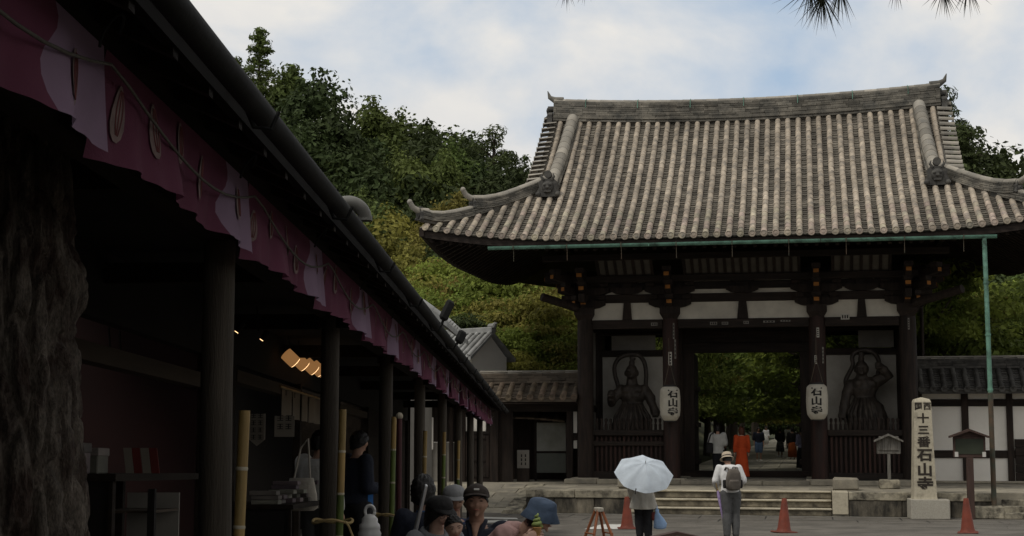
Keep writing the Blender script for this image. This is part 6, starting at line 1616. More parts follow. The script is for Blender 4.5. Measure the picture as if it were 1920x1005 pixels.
def pose(H, **ov):
    J = {'pelvis': (0, 0, .525), 'waist': (0, .005, .61), 'chest': (0, .01, .73), 'neck': (0, .01, .83), 'head': (0, -.008, .925)}
    for s, n in ((-1, 'R'), (1, 'L')):
        J.update({'sho' + n: (s * .108, .01, .80), 'elb' + n: (s * .135, .015, .635), 'wri' + n: (s * .14, -.03, .495), 'hip' + n: (s * .052, 0, .51), 'kne' + n: (s * .055, -.012, .285), 'ank' + n: (s * .052, .012, .045), 'toe' + n: (s * .06, -.085, .02)})
    for k, v in ov.items(): J[k] = v
    return {k: Vector(v) * H for k, v in J.items()}
def oring(c, d, xd, rx, ry, n=18):
    d = Vector(d).normalized(); x = (Vector(xd) - d * Vector(xd).dot(d)).normalized(); y = d.cross(x)
    return [c + x * math.cos(2 * math.pi * k / n) * rx + y * math.sin(2 * math.pi * k / n) * ry for k in range(n)]
def torso(b, J, H, g=1.0, f0=0.0, f1=1.0, prof=None, flare=0.0):
    sp_ = [J['pelvis'], J['waist'], J['chest'], J['neck']]; xd = J['shoL'] - J['shoR']
    P_ = prof or [(-.25, .085, .066), (0, .098, .075), (.3, .086, .066), (.62, .102, .074), (.85, .105, .066), (.97, .075, .052), (1.08, .036, .037)]
    def at(f):
        f = f * 3; i = max(0, min(2, int(math.floor(f)))); return sp_[i].lerp(sp_[i + 1], f - i), (sp_[i + 1] - sp_[i])
    rings = []
    for f, rx, ry in P_:
        if f < f0 - 1e-6 or f > f1 + 1e-6: continue
        c, d = at(f); e = flare if f == max(f0, P_[0][0]) else 0; rings.append(oring(c, d, xd, (rx * g + e) * H, (ry * g + e) * H))
    b.loft(rings)
def seg(b, pts, rad, n=10): b.tube(pts, rad, n); b.ball(pts[0], rad[0], 10, 8); b.ball(pts[-1], rad[-1], 10, 8)
def arm(b, J, H, s, g=1.0, upto=1.0, extra=0.0):
    a, e, w = J['sho' + s], J['elb' + s], J['wri' + s]
    if upto <= .5: seg(b, [a, a.lerp(e, upto * 2)], [(.036 * g + extra) * H, (.033 * g + extra) * H]); return
    seg(b, [a, a.lerp(e, .5), e], [(.035 * g + extra) * H, (.031 * g + extra) * H, (.027 * g + extra) * H]); m = e.lerp(w, (upto - .5) * 2); seg(b, [e, e.lerp(m, .4), m], [(.027 * g + extra) * H, (.026 * g + extra) * H, (.019 * g + extra * .8) * H])
def leg(b, J, H, s, g=1.0, upto=1.0, extra=0.0):
    h, k, a = J['hip' + s], J['kne' + s], J['ank' + s]; seg(b, [h, h.lerp(k, .4), k], [(.054 * g + extra) * H, (.05 * g + extra) * H, (.036 * g + extra) * H])
    if upto > .5: m = k.lerp(a, (upto - .5) * 2); seg(b, [k, k.lerp(m, .35), m], [(.036 * g + extra) * H, (.035 * g + extra) * H, (.024 * g + extra * 1.2) * H])
def head_solid(b, c, M, h):
    """h = head height; face looks along -y of M"""
    n, m = 24, 18; vs, fs = [], []
    for i in range(1, m):
        ph = math.pi * i / m; z = -math.cos(ph)
        for k in range(n):
            a = 2 * math.pi * k / n; x, y = math.sin(ph) * math.cos(a), math.sin(ph) * math.sin(a); wx, wy, wz = .36, .43, .5
            if z < -.15: t = (-z - .15) / .85; wx *= 1 - .22 * t; wy *= (1 - .16 * t) if y < 0 else (1 - .55 * t)
            p = Vector((x * wx, y * wy + (.04 if z < -.3 and y > 0 else 0), z * wz))
            if y < -.2 and abs(x) < .75:
                if .0 < z < .28: p.y += .022 * (1 - abs(z - .1) / .2) * (1 if .2 < abs(x) < .6 else .3)
                if z > .25: p.y -= .005
            vs.append(c + M @ (p * h))
    for i in range(m - 2):
        for k in range(n): a_, b_ = i * n + k, i * n + (k + 1) % n; fs.append((a_, b_, b_ + n, a_ + n))
    vs += [c + M @ Vector((0, -.05, -.5)) * h, c + M @ Vector((0, 0, .5)) * h]; q = (m - 1) * n
    for k in range(n): fs.append((k, q, (k + 1) % n)); fs.append(((m - 2) * n + k, (m - 2) * n + (k + 1) % n, q + 1))
    b.add(vs, fs)
    def bp(x, y, z): return c + M @ (Vector((x, y, z)) * h)
    b.tube([bp(0, -.40, .07), bp(0, -.455, -.06), bp(0, -.475, -.11)], [.022 * h, .032 * h, .038 * h], 8); b.ball(bp(0, -.455, -.115), .038 * h, 8, 6)
    for s in (-1, 1): b.ball(bp(s * .045, -.43, -.125), .03 * h, 6, 5); b.ball(bp(s * .365, .02, -.03), (.03 * h, .07 * h, .11 * h), 8, 6, M); b.ball(bp(s * .15, -.36, -.12), .08 * h, 8, 6)
    b.ball(bp(0, -.385, -.245), (.085 * h, .045 * h, .03 * h), 8, 6, M); b.ball(bp(0, -.34, -.42), (.09 * h, .07 * h, .06 * h), 8, 6, M)
    for s in (-1, 1): b.ball(bp(s * .16, -.375, .12), (.10 * h, .04 * h, .028 * h), 8, 6, M)
def face_bits(par, c, M, h, glasses=False, closed=False, smile=False):
    def bp(x, y, z): return c + M @ (Vector((x, y, z)) * h)
    for s in (-1, 1):
        b = MB(); b.ball(bp(s * .155, -.395, .035), (.062 * h, .02 * h, (.010 if closed else .018) * h), 10, 6, M); b.build('eye', 'eye_dark', par, 180)
        b = MB(); b.tube([bp(s * .07, -.425, .115), bp(s * .16, -.42, .145), bp(s * .25, -.37, .115)], [.012 * h, .016 * h, .008 * h], 6); b.build('eyebrow', 'hair_black', par, 180)
    b = MB(); b.tube([bp(-.10, -.40, -.255), bp(-.04, -.445, -.245), bp(.04, -.445, -.245), bp(.10, -.40, -.255)], [.008 * h, .022 * h, .022 * h, .008 * h], 6); b.build('mouth', 'lip', par, 180)
    if glasses:
        b = MB()
        for s in (-1, 1): b.tube([bp(s * .16 + .105 * math.cos(a), -.455 + .03 * abs(math.cos(a)), .03 + .075 * math.sin(a)) for a in [2 * math.pi * j / 14 for j in range(15)]], .009 * h, 5); b.tube([bp(s * .26, -.42, .04), bp(s * .37, .02, .03)], .008 * h, 5)
        b.tube([bp(-.06, -.46, .045), bp(.06, -.46, .045)], .008 * h, 5); b.build('spectacles', 'glasses', par, 180)
def hand(b, w, d, up, s, H, curl=.5):
    """palm, four unequal fingers and a thumb from the side of the palm; d = along the hand, up = back of the hand"""
    k = H / 1.7; d = Vector(d).normalized(); up = (Vector(up) - d * Vector(up).dot(d)).normalized(); x = d.cross(up) * s; L = .085 * k
    b.loft([oring(w + d * (f * L), d, x, rx * k, ry * k, 12) for f, rx, ry in ((-.2, .024, .018), (.15, .034, .017), (.6, .041, .016), (1.0, .038, .013))])
    for j, (off, ln) in enumerate(((-.030, .070), (-.010, .080), (.011, .075), (.030, .060))):
        p = w + d * L + x * off * k; v = d.copy(); pts = [p - d * .012 * k]; 
        for q in range(3):
            v = (v - up * math.tan(min(1.2, curl * (.55 + .25 * q)))).normalized(); p = p + v * (ln * k * (.45, .32, .26)[q]); pts.append(p.copy())
        b.tube(pts, [.0095 * k, .009 * k, .0085 * k, .007 * k], 8); b.ball(pts[-1], .007 * k, 6, 5)
    t0 = w + d * L * .25 - x * .026 * k; v = (d * .8 - x * .75 - up * .25).normalized(); p1 = t0 + v * .035 * k; p2 = p1 + (d * .9 - x * .1 - up * (.3 + curl * .6)).normalized() * .032 * k
    b.tube([t0 - v * .01 * k, p1, p2], [.013 * k, .011 * k, .008 * k], 8); b.ball(p2, .008 * k, 6, 5)
def hair_cap(b, c, M, h, low=-.1, back=-.35, thick=.06, fringe=.25):
    n, m = 48, 22; rings = []
    for i in range(m + 1):
        f = i / m; r = []
        for k in range(n):
            a = 2 * math.pi * k / n; y = math.sin(a); zl = lerp(fringe, back, (y + 1) / 2) if abs(y) > .0 else low
            zl = lerp(fringe, low, min(1, (y + 1))) if y < 0 else lerp(low, back, y)
            z = lerp(zl, .5 + thick, f); s = math.sqrt(max(0.0, 1 - (max(z, 0) / (.5 + thick + .002)) ** 2)) if z > 0 else 1 - .12 * (z / -.5) ** 2
            r.append(c + M @ (Vector((math.cos(a) * (.37 + thick) * s, y * (.44 + thick) * s, z)) * h))
        rings.append(r)
    rings = [[p + (p - c).normalized() * (h * .05 * mnoise.noise(p * 60) + h * .03 * mnoise.noise(Vector((p.x * 160, p.y * 160, p.z * 25)))) for p in r] for r in rings]
    b.loft(rings)
def baseball_cap(par, c, M, h, m_, tilt=0.0, patch=None):
    def bp(x, y, z): return c + M @ (Vector((x, y, z)) * h)
    b = MB(); rings = []
    for f in (0, .15, .35, .55, .75, .9, 1.0):
        z = .20 + .38 * f; s = math.sqrt(max(0, 1 - (f * .985) ** 2.6)); rings.append([bp(math.cos(2 * math.pi * k / 24) * .43 * s, math.sin(2 * math.pi * k / 24) * .50 * s + .01, z - .05 * math.sin(2 * math.pi * k / 24)) for k in range(24)])
    b.loft(rings); cp = b.build('cap', m_, par, 60)
    b = MB(); nn = 12; up_, lo_ = [], []
    for i in range(nn + 1):
        a = math.pi + math.pi * i / nn; x, y = math.cos(a) * .41, math.sin(a) * .49
        up_.append((x, y))
    vs = []
    for dz in (.012, -.012):
        for x, y in up_: vs.append(bp(x, y + .02, .26 + dz))
        for i, (x, y) in enumerate(up_): e = math.sin(math.pi * i / nn) ** .6; vs.append(bp(x * 1.0, y - .26 * e, .27 - .06 * e - .16 * (x / .41) ** 2 * .5 + dz))
    q = nn + 1; fs = []
    for base in (0, 2 * q):
        for i in range(nn): fs.append((base + i, base + i + 1, base + q + i + 1, base + q + i))
    for i in range(nn): fs.append((q + i, q + i + 1, 3 * q + i + 1, 3 * q + i))
    b.add(vs, fs); b.build('visor', m_, cp, 60)
    b = MB(); b.ball(bp(0, .0, .585), .025 * h, 8, 6); b.build('button', m_, cp, 180)
    if patch:
        b = MB(); b.cbx(-.085 * h, .085 * h, -.008 * h, .008 * h, -.032 * h, .032 * h, .002); Mx = M @ Matrix.Rotation(R(-18), 3, 'X'); b.v = [tuple(bp(0, -.47, .40) + Mx @ Vector(p)) for p in b.v]; b.build('patch', patch, cp)
    return cp
def brim_hat(par, c, M, h, m_, band=None, droop=.18, wide=.68, tall=.62, name='hat'):
    def bp(x, y, z): return c + M @ (Vector((x, y, z)) * h)
    b = MB(); rings = []; n = 28
    for r, z in ((.42, .12), (wide, .12 - droop), (wide + .005, .14 - droop), (.46, .17), (.44, .3), (.40, tall - .06), (.33, tall), (.0001, tall + .02)): rings.append([bp(math.cos(2 * math.pi * k / n) * r, math.sin(2 * math.pi * k / n) * r * 1.14, z + .012 * math.sin(3 * 2 * math.pi * k / n)) for k in range(n)])
    b.loft(rings); o = b.build(name, m_, par, 50)
    if band:
        b = MB(); b.loft([[bp(math.cos(2 * math.pi * k / n) * r, math.sin(2 * math.pi * k / n) * r * 1.14, z) for k in range(n)] for r, z in ((.468, .17), (.46, .29), (.44, .30))]); b.build('hat_band', band, o, 50)
    return o
def clothing(par, name, m_, fn, voxel=.014, smooth=3, amp=.008, freq=9.0, seed=0):
    b = MB(); fn(b); f = fuse(b, voxel, smooth); wrinkle(f, amp, freq, seed); return f.build(name, m_, par, 180)
def person(label, at, rz, H, J, skin='skin', voxel=.014, arms=(1, 1), legs=True, Mh=None, hands=(.5, .5), group=None, face=True):
    T = thing('person', label, 'person', at, rz, group); Mh = Mh or Matrix.Identity(3); hh = .132 * H; hc = J['head']
    b = MB(); torso(b, J, H, .93); b.tube([J['neck'] - Vector((0, 0, .02)), J['neck'].lerp(hc, .6)], [.036 * H, .032 * H], 12)
    for s, on in zip('RL', arms):
        if on: arm(b, J, H, s, .95)
    if legs:
        for s in 'RL':
            leg(b, J, H, s, .93); a, t = J['ank' + s], J['toe' + s]; b.tube([a + Vector((0, .03 * H, -.02 * H)), a.lerp(t, .5) + Vector((0, 0, -.008 * H)), t], [.022 * H, .024 * H, .016 * H], 8)
    head_solid(b, hc, Mh, hh); f = fuse(b, voxel, 2)
    for s, on, cu in zip((-1, 1), arms, hands):
        n = 'R' if s < 0 else 'L'
        if on: d = J['wri' + n] - J['elb' + n]; hand(f, J['wri' + n], d, (s * .9, .4, .3), s, H, cu)
    bd = f.build('body', skin, T, 180)
    if face: face_bits(bd, hc, Mh, hh)
    return T, hc, Mh, hh
def shoes(T, J, H, m_):
    for s in 'RL':
        a, t = J['ank' + s], J['toe' + s]; b = MB(); z0 = min(a.z, t.z) - .02 * H
        b.loft([oring(Vector(p), Vector((0, -1, .02)), (1, 0, 0), rx * H, ry * H, 12) for p, rx, ry in (((a.x, a.y + .035 * H, .022 * H), .018, .02), ((a.x, a.y, .026 * H), .026, .026), (((a.x + t.x) / 2, (a.y + t.y) / 2, .022 * H), .028, .021), ((t.x, t.y + .01 * H, .016 * H), .024, .014), ((t.x, t.y - .015 * H, .012 * H), .012, .009))]); b.build('shoe', m_, T, 180)
RX, RY, RZ = (lambda a: Matrix.Rotation(R(a), 3, 'X')), (lambda a: Matrix.Rotation(R(a), 3, 'Y')), (lambda a: Matrix.Rotation(R(a), 3, 'Z'))
PI = math.pi

# ---- person under the pale umbrella, seen from behind
w = on_road(1207, 1012); H = 1.58
J = pose(H, head=(0, -.10, .88), neck=(0, -.05, .815), elbR=(-.125, -.06, .66), wriR=(-.05, -.16, .72), elbL=(.15, .02, .645), wriL=(.135, -.02, .505), kneL=(.05, -.06, .29), ankL=(.045, -.03, .045))
J['elbR'], J['wriR'] = Vector((-.13, -.05, .66)) * H, Vector((-.06, -.15, .73)) * H
T, hc, Mh, hh = person('person in pale sheer blouse and black trousers carrying a blue bag under an umbrella', w, PI, H, J, 'skin_pale')
# facing away: the viewer's right is this person's own right (-x after the turn)
clothing(T, 'blouse', 'blouse', lambda b: (torso(b, J, H, 1.22, -.7, .97, prof=[(-.62, .135, .10), (-.3, .125, .095), (0, .115, .088), (.3, .1, .08), (.62, .105, .078), (.85, .105, .066), (.97, .075, .052)]), arm(b, J, H, 'L', 1.35, .95, .02), arm(b, J, H, 'R', 1.35, .9, .02)), amp=.018, freq=8)
clothing(T, 'trousers', 'trousers_black', lambda b: (torso(b, J, H, 1.12, -.25, .3), leg(b, J, H, 'L', 1.12, .97, .016), leg(b, J, H, 'R', 1.12, .97, .016)), amp=.01)
b = MB(); hair_cap(b, hc, Mh, hh, -.2, -.5, .05); b.build('hair', 'hair_black', T, 180); shoes(T, J, H, 'shoe_dark')
def rel(T, px, py, dy=0.0):               # a pixel at the person's own depth, in the person's frame
    p = P(px, py, T.location.y + dy) - Vector(T.location); return Matrix.Rotation(-T.rotation_euler[2], 3, 'Z') @ p
# bag and pouch in the viewer-right hand
k = w.y / F_PX
bg = thing('drawstring_bag', 'light blue drawstring bag hanging from the hand of the person with the umbrella', 'bag', P(1237, 992, w.y - .05))
b = MB(); b.loft([[(x * k + math.cos(2 * math.pi * j / 16) * rx * k, math.sin(2 * math.pi * j / 16) * ry * k, z * k) for j in range(16)] for x, z, rx, ry in ((0, 0, 7, 5), (.5, 2, 11.5, 7), (1, 10, 12, 7), (-1, 19, 9, 5), (-3, 25, 6, 3.5), (-4, 31, 3, 2), (-5, 36, 4, 2))]); wrinkle(b, .012, 16); b.build('sack', 'bag_blue', bg, 180)
b = MB(); b.tube([(-4 * k, 0, 30 * k), (-6 * k, 0, 42 * k), (-9 * k, .02, 50 * k), (-4 * k, .03, 42 * k), (-4 * k, 0, 31 * k)], .008, 6); b.build('strap', 'bag_blue', bg)
pc = thing('pouch', 'small dark red pouch held above the blue bag', 'pouch', P(1229, 968, w.y - .03)); b = MB(); b.cbx(-8 * k, 7 * k, -.03, .03, -8 * k, 8 * k, .025); wrinkle(b, .006, 20); b.build('case', 'pouch_red', pc, 60); b = MB(); b.tube([(0, 0, 8 * k), (1 * k, 0, 14 * k)], .008, 6); b.build('loop', 'pouch_red', pc)
# put that hand on the pouch
# umbrella
um = thing('umbrella', 'open pale blue umbrella tilted back over a person on the road', 'umbrella', P(1210, 880, w.y - .42))
M = RX(38) @ RY(4); Rr = 55 * k; n = 8; dome = .30
def can(a, f): 
    base_r = Rr * f; z = .02 - dome * Rr * 1.55 * f ** 2.0
    seg_ = (a / (2 * PI / n)) % 1.0; cusp = 4 * seg_ * (1 - seg_); return M @ Vector((math.cos(a) * base_r * (1 - .075 * cusp * f), math.sin(a) * base_r * (1 - .075 * cusp * f), z - .09 * cusp * f * (1.15 - f) + .30))
off = M @ Vector((0, 0, .30)) - Vector((0, 0, .10))
for j in range(n):
    b = MB(); b.grid(lambda u, v: can(2 * PI * (j + u * .9999) / n + .25, max(.002, v)) - off, 6, 8); b.build('canopy_panel', 'umbrella_blue', um, 180)
    a = 2 * PI * j / n + .25; b = MB(); b.tube([can(a, f) - off + M @ Vector((0, 0, -.006)) for f in (.03, .3, .6, .85, 1.0)], .0035, 5); b.build('rib', 'steel', um)
    b = MB(); b.tube([can(a, .5) - off + M @ Vector((0, 0, -.01)), M @ Vector((0, 0, .02)) - off + M @ Vector((0, 0, .05))], .0025, 4); b.build('stretcher', 'steel', um)
b = MB(); b.tube([M @ Vector((0, 0, .37)) - off, M @ Vector((0, 0, -.36)) - off], .006, 8); b.build('shaft', 'steel', um); b = MB(); b.tube([M @ Vector((0, 0, -.36)) - off, M @ Vector((0, 0, -.46)) - off], .013, 8); b.build('handle', 'shoe_dark', um)
b = MB(); b.tube([M @ Vector((0, 0, .31)) - off, M @ Vector((0, 0, .38)) - off], [.012, .005], 8); b.build('ferrule', 'steel', um)
b = MB(); b.tube([can(-1.95, .93) - off, can(-1.95, 1.02) - off + Vector((0, 0, -.05))], .010, 6); b.build('strap', 'shoe_dark', um)

# ---- man with straw hat and rucksack, seen from behind
w = on_road(1371, 1010); H = 1.68; k = w.y / F_PX
J = pose(H, chest=(0, -.035, .735), neck=(0, -.075, .825), head=(.005, -.115, .895), shoR=(-.112, -.06, .79), shoL=(.112, -.06, .79), elbR=(-.165, -.03, .655), elbL=(.165, -.03, .655), wriR=(-.125, -.16, .60), wriL=(.13, -.14, .575), hipR=(-.05, 0, .51), kneR=(-.06, -.02, .285), ankR=(-.05, .03, .045), kneL=(.05, .01, .285), ankL=(.06, .05, .045))
T, hc, Mh, hh = person('older person in straw hat and white shirt with a grey-brown rucksack, walking to the steps', w, PI + R(6), H, J, Mh=RX(22))
clothing(T, 'shirt', 'shirt_white', lambda b: (torso(b, J, H, 1.16, -.12, .99, flare=.006), arm(b, J, H, 'L', 1.18, .97, .008), arm(b, J, H, 'R', 1.18, .97, .008)), amp=.013, freq=9)
clothing(T, 'trousers', 'trousers_grey', lambda b: (torso(b, J, H, 1.1, -.25, .25), leg(b, J, H, 'L', 1.1, .98, .014), leg(b, J, H, 'R', 1.1, .98, .014)), amp=.011, freq=8, seed=3)
b = MB(); hair_cap(b, hc, Mh, hh, -.2, -.32, .03); b.build('hair', 'hair_black', T, 180); shoes(T, J, H, 'shoe_dark'); brim_hat(T, hc, Mh, hh, 'hat_straw', 'hat_band', .13, .62, .60)
bp_ = thing('rucksack', 'grey-brown rucksack worn on the back of the person in the straw hat', 'rucksack', Vector(w) + Matrix.Rotation(PI + R(6), 3, 'Z') @ Vector((0, .045 * H + .12, .555 * H)), PI + R(6))
M = RX(-13); b = MB()
for (z, rx, ry) in ((0, .10, .05), (.02, .135, .075), (.10, .145, .085), (.24, .142, .08), (.34, .125, .065), (.40, .085, .045), (.42, .03, .02)): pass
b.loft([[M @ Vector((math.copysign(abs(math.cos(2 * PI * j / 20)) ** .6, math.cos(2 * PI * j / 20)) * rx, math.copysign(abs(math.sin(2 * PI * j / 20)) ** .7, math.sin(2 * PI * j / 20)) * ry, z)) for j in range(20)] for z, rx, ry in ((0, .10, .05), (.02, .135, .075), (.10, .145, .085), (.24, .142, .08), (.34, .125, .065), (.40, .085, .045), (.42, .03, .02))]); b.build('main_pocket', 'backpack', bp_, 180)
b = MB(); b.loft([[M @ Vector((math.cos(2 * PI * j / 16) * rx, .07 + math.sin(2 * PI * j / 16) * .045, z)) for j in range(16)] for z, rx in ((.03, .08), (.05, .105), (.18, .105), (.22, .08))]); b.build('front_pocket', 'backpack', bp_, 180)
for s in (-1, 1): b = MB(); b.tube([M @ Vector((s * .08, -.04, .35)), M @ Vector((s * .09, -.10, .395)), M @ Vector((s * .10, -.19, .39)), M @ Vector((s * .11, -.27, .30))], .024, 8, squash=.45); b.build('shoulder_strap', 'strap_grey', bp_, 180)
b = MB(); b.tube([M @ Vector((-.03, .0, .41)), M @ Vector((-.018, .0, .445)), M @ Vector((.018, .0, .445)), M @ Vector((.03, .0, .41))], .010, 6); b.build('grab_handle', 'bag_black', bp_)
for s in (-1, 1): b = MB(); b.lathe([(.03, 0), (.04, .03), (.04, .14), (.03, .16)], 10, (s * .155, -.01, .03)); b.build('side_pocket', 'bag_black', bp_, 60)
fu = thing('folded_umbrella', 'folded lilac umbrella with yellow handle hanging from the older person\'s hand', 'umbrella', P(1356, 977, w.y - .02))
a0, a1 = P(1342, 905, w.y - .02) - P(1356, 977, w.y - .02), P(1346, 920, w.y - .02) - P(1356, 977, w.y - .02)
b = MB(); b.tube([Vector((0, 0, 0)), a1 * .1, a1 * .5, a1 * .85, a1], [.005, .014, .024, .032, .018], 10); b.build('rolled_canopy', 'umbrella_lilac', fu, 60); b = MB(); b.tube([a1, a0, a0 + Vector((-.02, 0, .03)), a0 + Vector((.02, 0, .05))], .009, 8); b.build('handle', 'bamboo', fu, 60)

# ---- two people in the gateway
w = G2W(tx(1346, 1.1), 1.1, FLOOR); H = 1.68
J = pose(H, head=(.012, -.012, .925), elbL=(.15, .03, .64), wriL=(.15, -.05, .52), elbR=(-.14, .0, .64), wriR=(-.12, -.08, .60))
T, hc, Mh, hh = person('person in loose white shirt with black shoulder bag standing in the gateway', w, PI - R(25), H, J, voxel=.02, Mh=RZ(25))
clothing(T, 'shirt', 'shirt_cream', lambda b: (torso(b, J, H, 1.25, -.25, .97, flare=.02), arm(b, J, H, 'L', 1.3, .48, .014), arm(b, J, H, 'R', 1.3, .48, .014)), .02, amp=.015)
clothing(T, 'trousers', 'trousers_black', lambda b: (torso(b, J, H, 1.1, -.25, .25), leg(b, J, H, 'L', 1.1, .97, .014), leg(b, J, H, 'R', 1.1, .97, .014)), .02)
b = MB(); hair_cap(b, hc, Mh, hh, -.1, -.4, .06); b.build('hair', 'hair_black', T, 180); shoes(T, J, H, 'shoe_dark')
sb2 = thing('shoulder_bag', 'black shoulder bag on the white-shirted person in the gateway', 'bag', Vector(w) + Vector((-.27, -.05, .95))); b = MB(); b.cbx(-.13, .10, -.06, .06, -.18, .16, .04); b.build('sack', 'bag_black', sb2, 60); b = MB(); b.tube([(-.06, 0, .15), (.03, 0, .40), (.12, .02, .50), (.08, .05, .16)], .02, 6); b.build('strap', 'bag_black', sb2)
w = G2W(tx(1390, .7), .7, FLOOR); H = 1.62
J = pose(H); T, hc, Mh, hh = person('person with long brown hair in a long orange-red dress in the gateway', w, PI, H, J, 'skin_pale', voxel=.02)
def dress(b):
    torso(b, J, H, 1.12, .25, .99); arm(b, J, H, 'L', 1.15, .93, .005); arm(b, J, H, 'R', 1.15, .93, .005)
    b.loft([[Vector((math.cos(2 * PI * j / 28) * rx * (1 + .05 * math.sin(8 * 2 * PI * j / 28) * f), math.sin(2 * PI * j / 28) * ry * (1 + .05 * math.sin(7 * 2 * PI * j / 28) * f), z)) * H for j in range(28)] for z, rx, ry, f in ((.035, .15, .13, 1.6), (.2, .132, .11, 1.4), (.42, .11, .09, .8), (.54, .098, .08, .3), (.63, .078, .062, 0))])
clothing(T, 'dress', 'dress_orange', dress, .018, amp=.012); b = MB(); hair_cap(b, hc, Mh, hh, -.45, -1.15, .07); b.build('hair', 'hair_brown', T, 180); shoes(T, J, H, 'shoe_dark')

# ---- visitors on the path
def visitor(label, px, Y, H, top, bottom, hair, rz, short=False, skirt=None, z=.80, hairlow=-.2, hback=-.4):
    w = P(px, 850, Y); w.z = z; J = pose(H, wriL=(.10, -.10, .60) if H * 10 % 2 > 1 else (.14, -.03, .495)); T, hc, Mh, hh = person(label, w, rz, H, J, voxel=.03, face=rz < 1, group='visitors on the approach path')
    clothing(T, 'top', top, lambda b: (torso(b, J, H, 1.18, -.1, .97), arm(b, J, H, 'L', 1.25, .5 if short else .9, .012), arm(b, J, H, 'R', 1.25, .5 if short else .9, .012)), .025, amp=.01)
    if skirt:
        b = MB(); b.loft([[Vector((math.cos(2 * PI * j / 24) * rx, math.sin(2 * PI * j / 24) * rx * .85, zz)) * H for j in range(24)] for zz, rx in ((skirt, .15), (.4, .13), (.6, .085))]); b.build('skirt', bottom, T, 180)
    else: clothing(T, 'shorts' if short else 'trousers', bottom, lambda b: (torso(b, J, H, 1.1, -.25, .3), leg(b, J, H, 'L', 1.12, .5 if short else .95, .018), leg(b, J, H, 'R', 1.12, .5 if short else .95, .018)), .025)
    b = MB(); hair_cap(b, hc, Mh, hh, hairlow, hback, .06); b.build('hair', hair, T, 180); shoes(T, J, H, 'shoe_white')
visitor('person in navy top and denim shorts walking on the approach path', 1423, 72, 1.62, 'navy', 'denim', 'hair_black', 0, True)
visitor('person dressed all in white far down the approach path', 1437, 130, 1.62, 'shirt_white', 'shirt_cream', 'hair_black', 0, skirt=.12)
visitor('person in black top and checked skirt on the approach path', 1463, 82, 1.58, 'trousers_black', 'plaid', 'hair_black', PI, skirt=.18)
visitor('person in black vest over white and long orange skirt on the path', 1486, 75, 1.6, 'bag_black', 'skirt_orange', 'hair_black', PI, skirt=.08)
visitor('person in lilac blouse and long black skirt by the gate door', 1504, 56.5, 1.58, 'lilac_blouse', 'trousers_black', 'hair_black', PI + .4, skirt=.06)
visitor('person in pale shirt and grey trousers beneath the far trees', 1479, 112, 1.7, 'shirt_cream', 'trousers_grey', 'hair_black', PI)

# ---- shop customers in the dark arcade
fz = road_z(15) + .05
w = S2W(-2.4, 15.3, HG + .05); H = 1.66; J = pose(H, wriL=(.10, -.14, .60), elbL=(.15, -.02, .64)); T, hc, Mh, hh = person('person in white shirt and dark trousers at the shop front behind a post', w, PI - .5, H, J, voxel=.02, face=False)
clothing(T, 'shirt', 'shirt_cream', lambda b: (torso(b, J, H, 1.2, -.2, .97), arm(b, J, H, 'L', 1.25, .9, .01), arm(b, J, H, 'R', 1.25, .9, .01)), .018, amp=.012); clothing(T, 'trousers', 'trousers_grey', lambda b: (torso(b, J, H, 1.1, -.25, .25), leg(b, J, H, 'L', 1.1, .97, .014), leg(b, J, H, 'R', 1.1, .97, .014)), .02); b = MB(); hair_cap(b, hc, Mh, hh, -.2, -.4, .06); b.build('hair', 'hair_black', T, 180); shoes(T, J, H, 'shoe_dark')
d_, h_ = sp(574, 925, -2.5); tb = thing('tote_bag', 'cream cloth tote bag hanging on the shop customer in white', 'bag', S2W(-2.5, d_ - .25, h_)); b = MB(); b.loft([[(math.cos(2 * PI * j / 16) * rx, math.sin(2 * PI * j / 16) * .05, z) for j in range(16)] for z, rx in ((-.16, .13), (-.13, .16), (0, .15), (.16, .12))]); wrinkle(b, .015, 12); b.build('sack', 'tote', tb, 180); b = MB(); b.tube([(-.08, 0, .15), (-.02, 0, .45), (.05, .02, .55), (.08, 0, .15)], .010, 6); b.build('strap', 'tote', tb)
w = S2W(-2.15, 16.4, HG + .05); J = pose(1.68, wriL=(.08, -.15, .62), wriR=(-.08, -.15, .62)); H = 1.68; T, hc, Mh, hh = person('shop worker in dark top with a bright blue apron between the posts', w, PI - .9, H, J, voxel=.02, face=False)
clothing(T, 'top', 'navy', lambda b: (torso(b, J, H, 1.2, -.2, .97), arm(b, J, H, 'L', 1.25, .95, .01), arm(b, J, H, 'R', 1.25, .95, .01)), .018); clothing(T, 'trousers', 'trousers_black', lambda b: (torso(b, J, H, 1.1, -.25, .25), leg(b, J, H, 'L', 1.1, .97, .014), leg(b, J, H, 'R', 1.1, .97, .014)), .02); b = MB(); hair_cap(b, hc, Mh, hh, -.2, -.4, .06); b.build('hair', 'hair_black', T, 180); shoes(T, J, H, 'shoe_dark')
b = MB(); b.grid(lambda u, v: (math.cos(PI * (1.02 + .96 * u)) * .19, math.sin(PI * (1.02 + .96 * u)) * .16, lerp(.72, .35, v) * H), 12, 6); b.build('apron', 'apron_blue', T, 180)

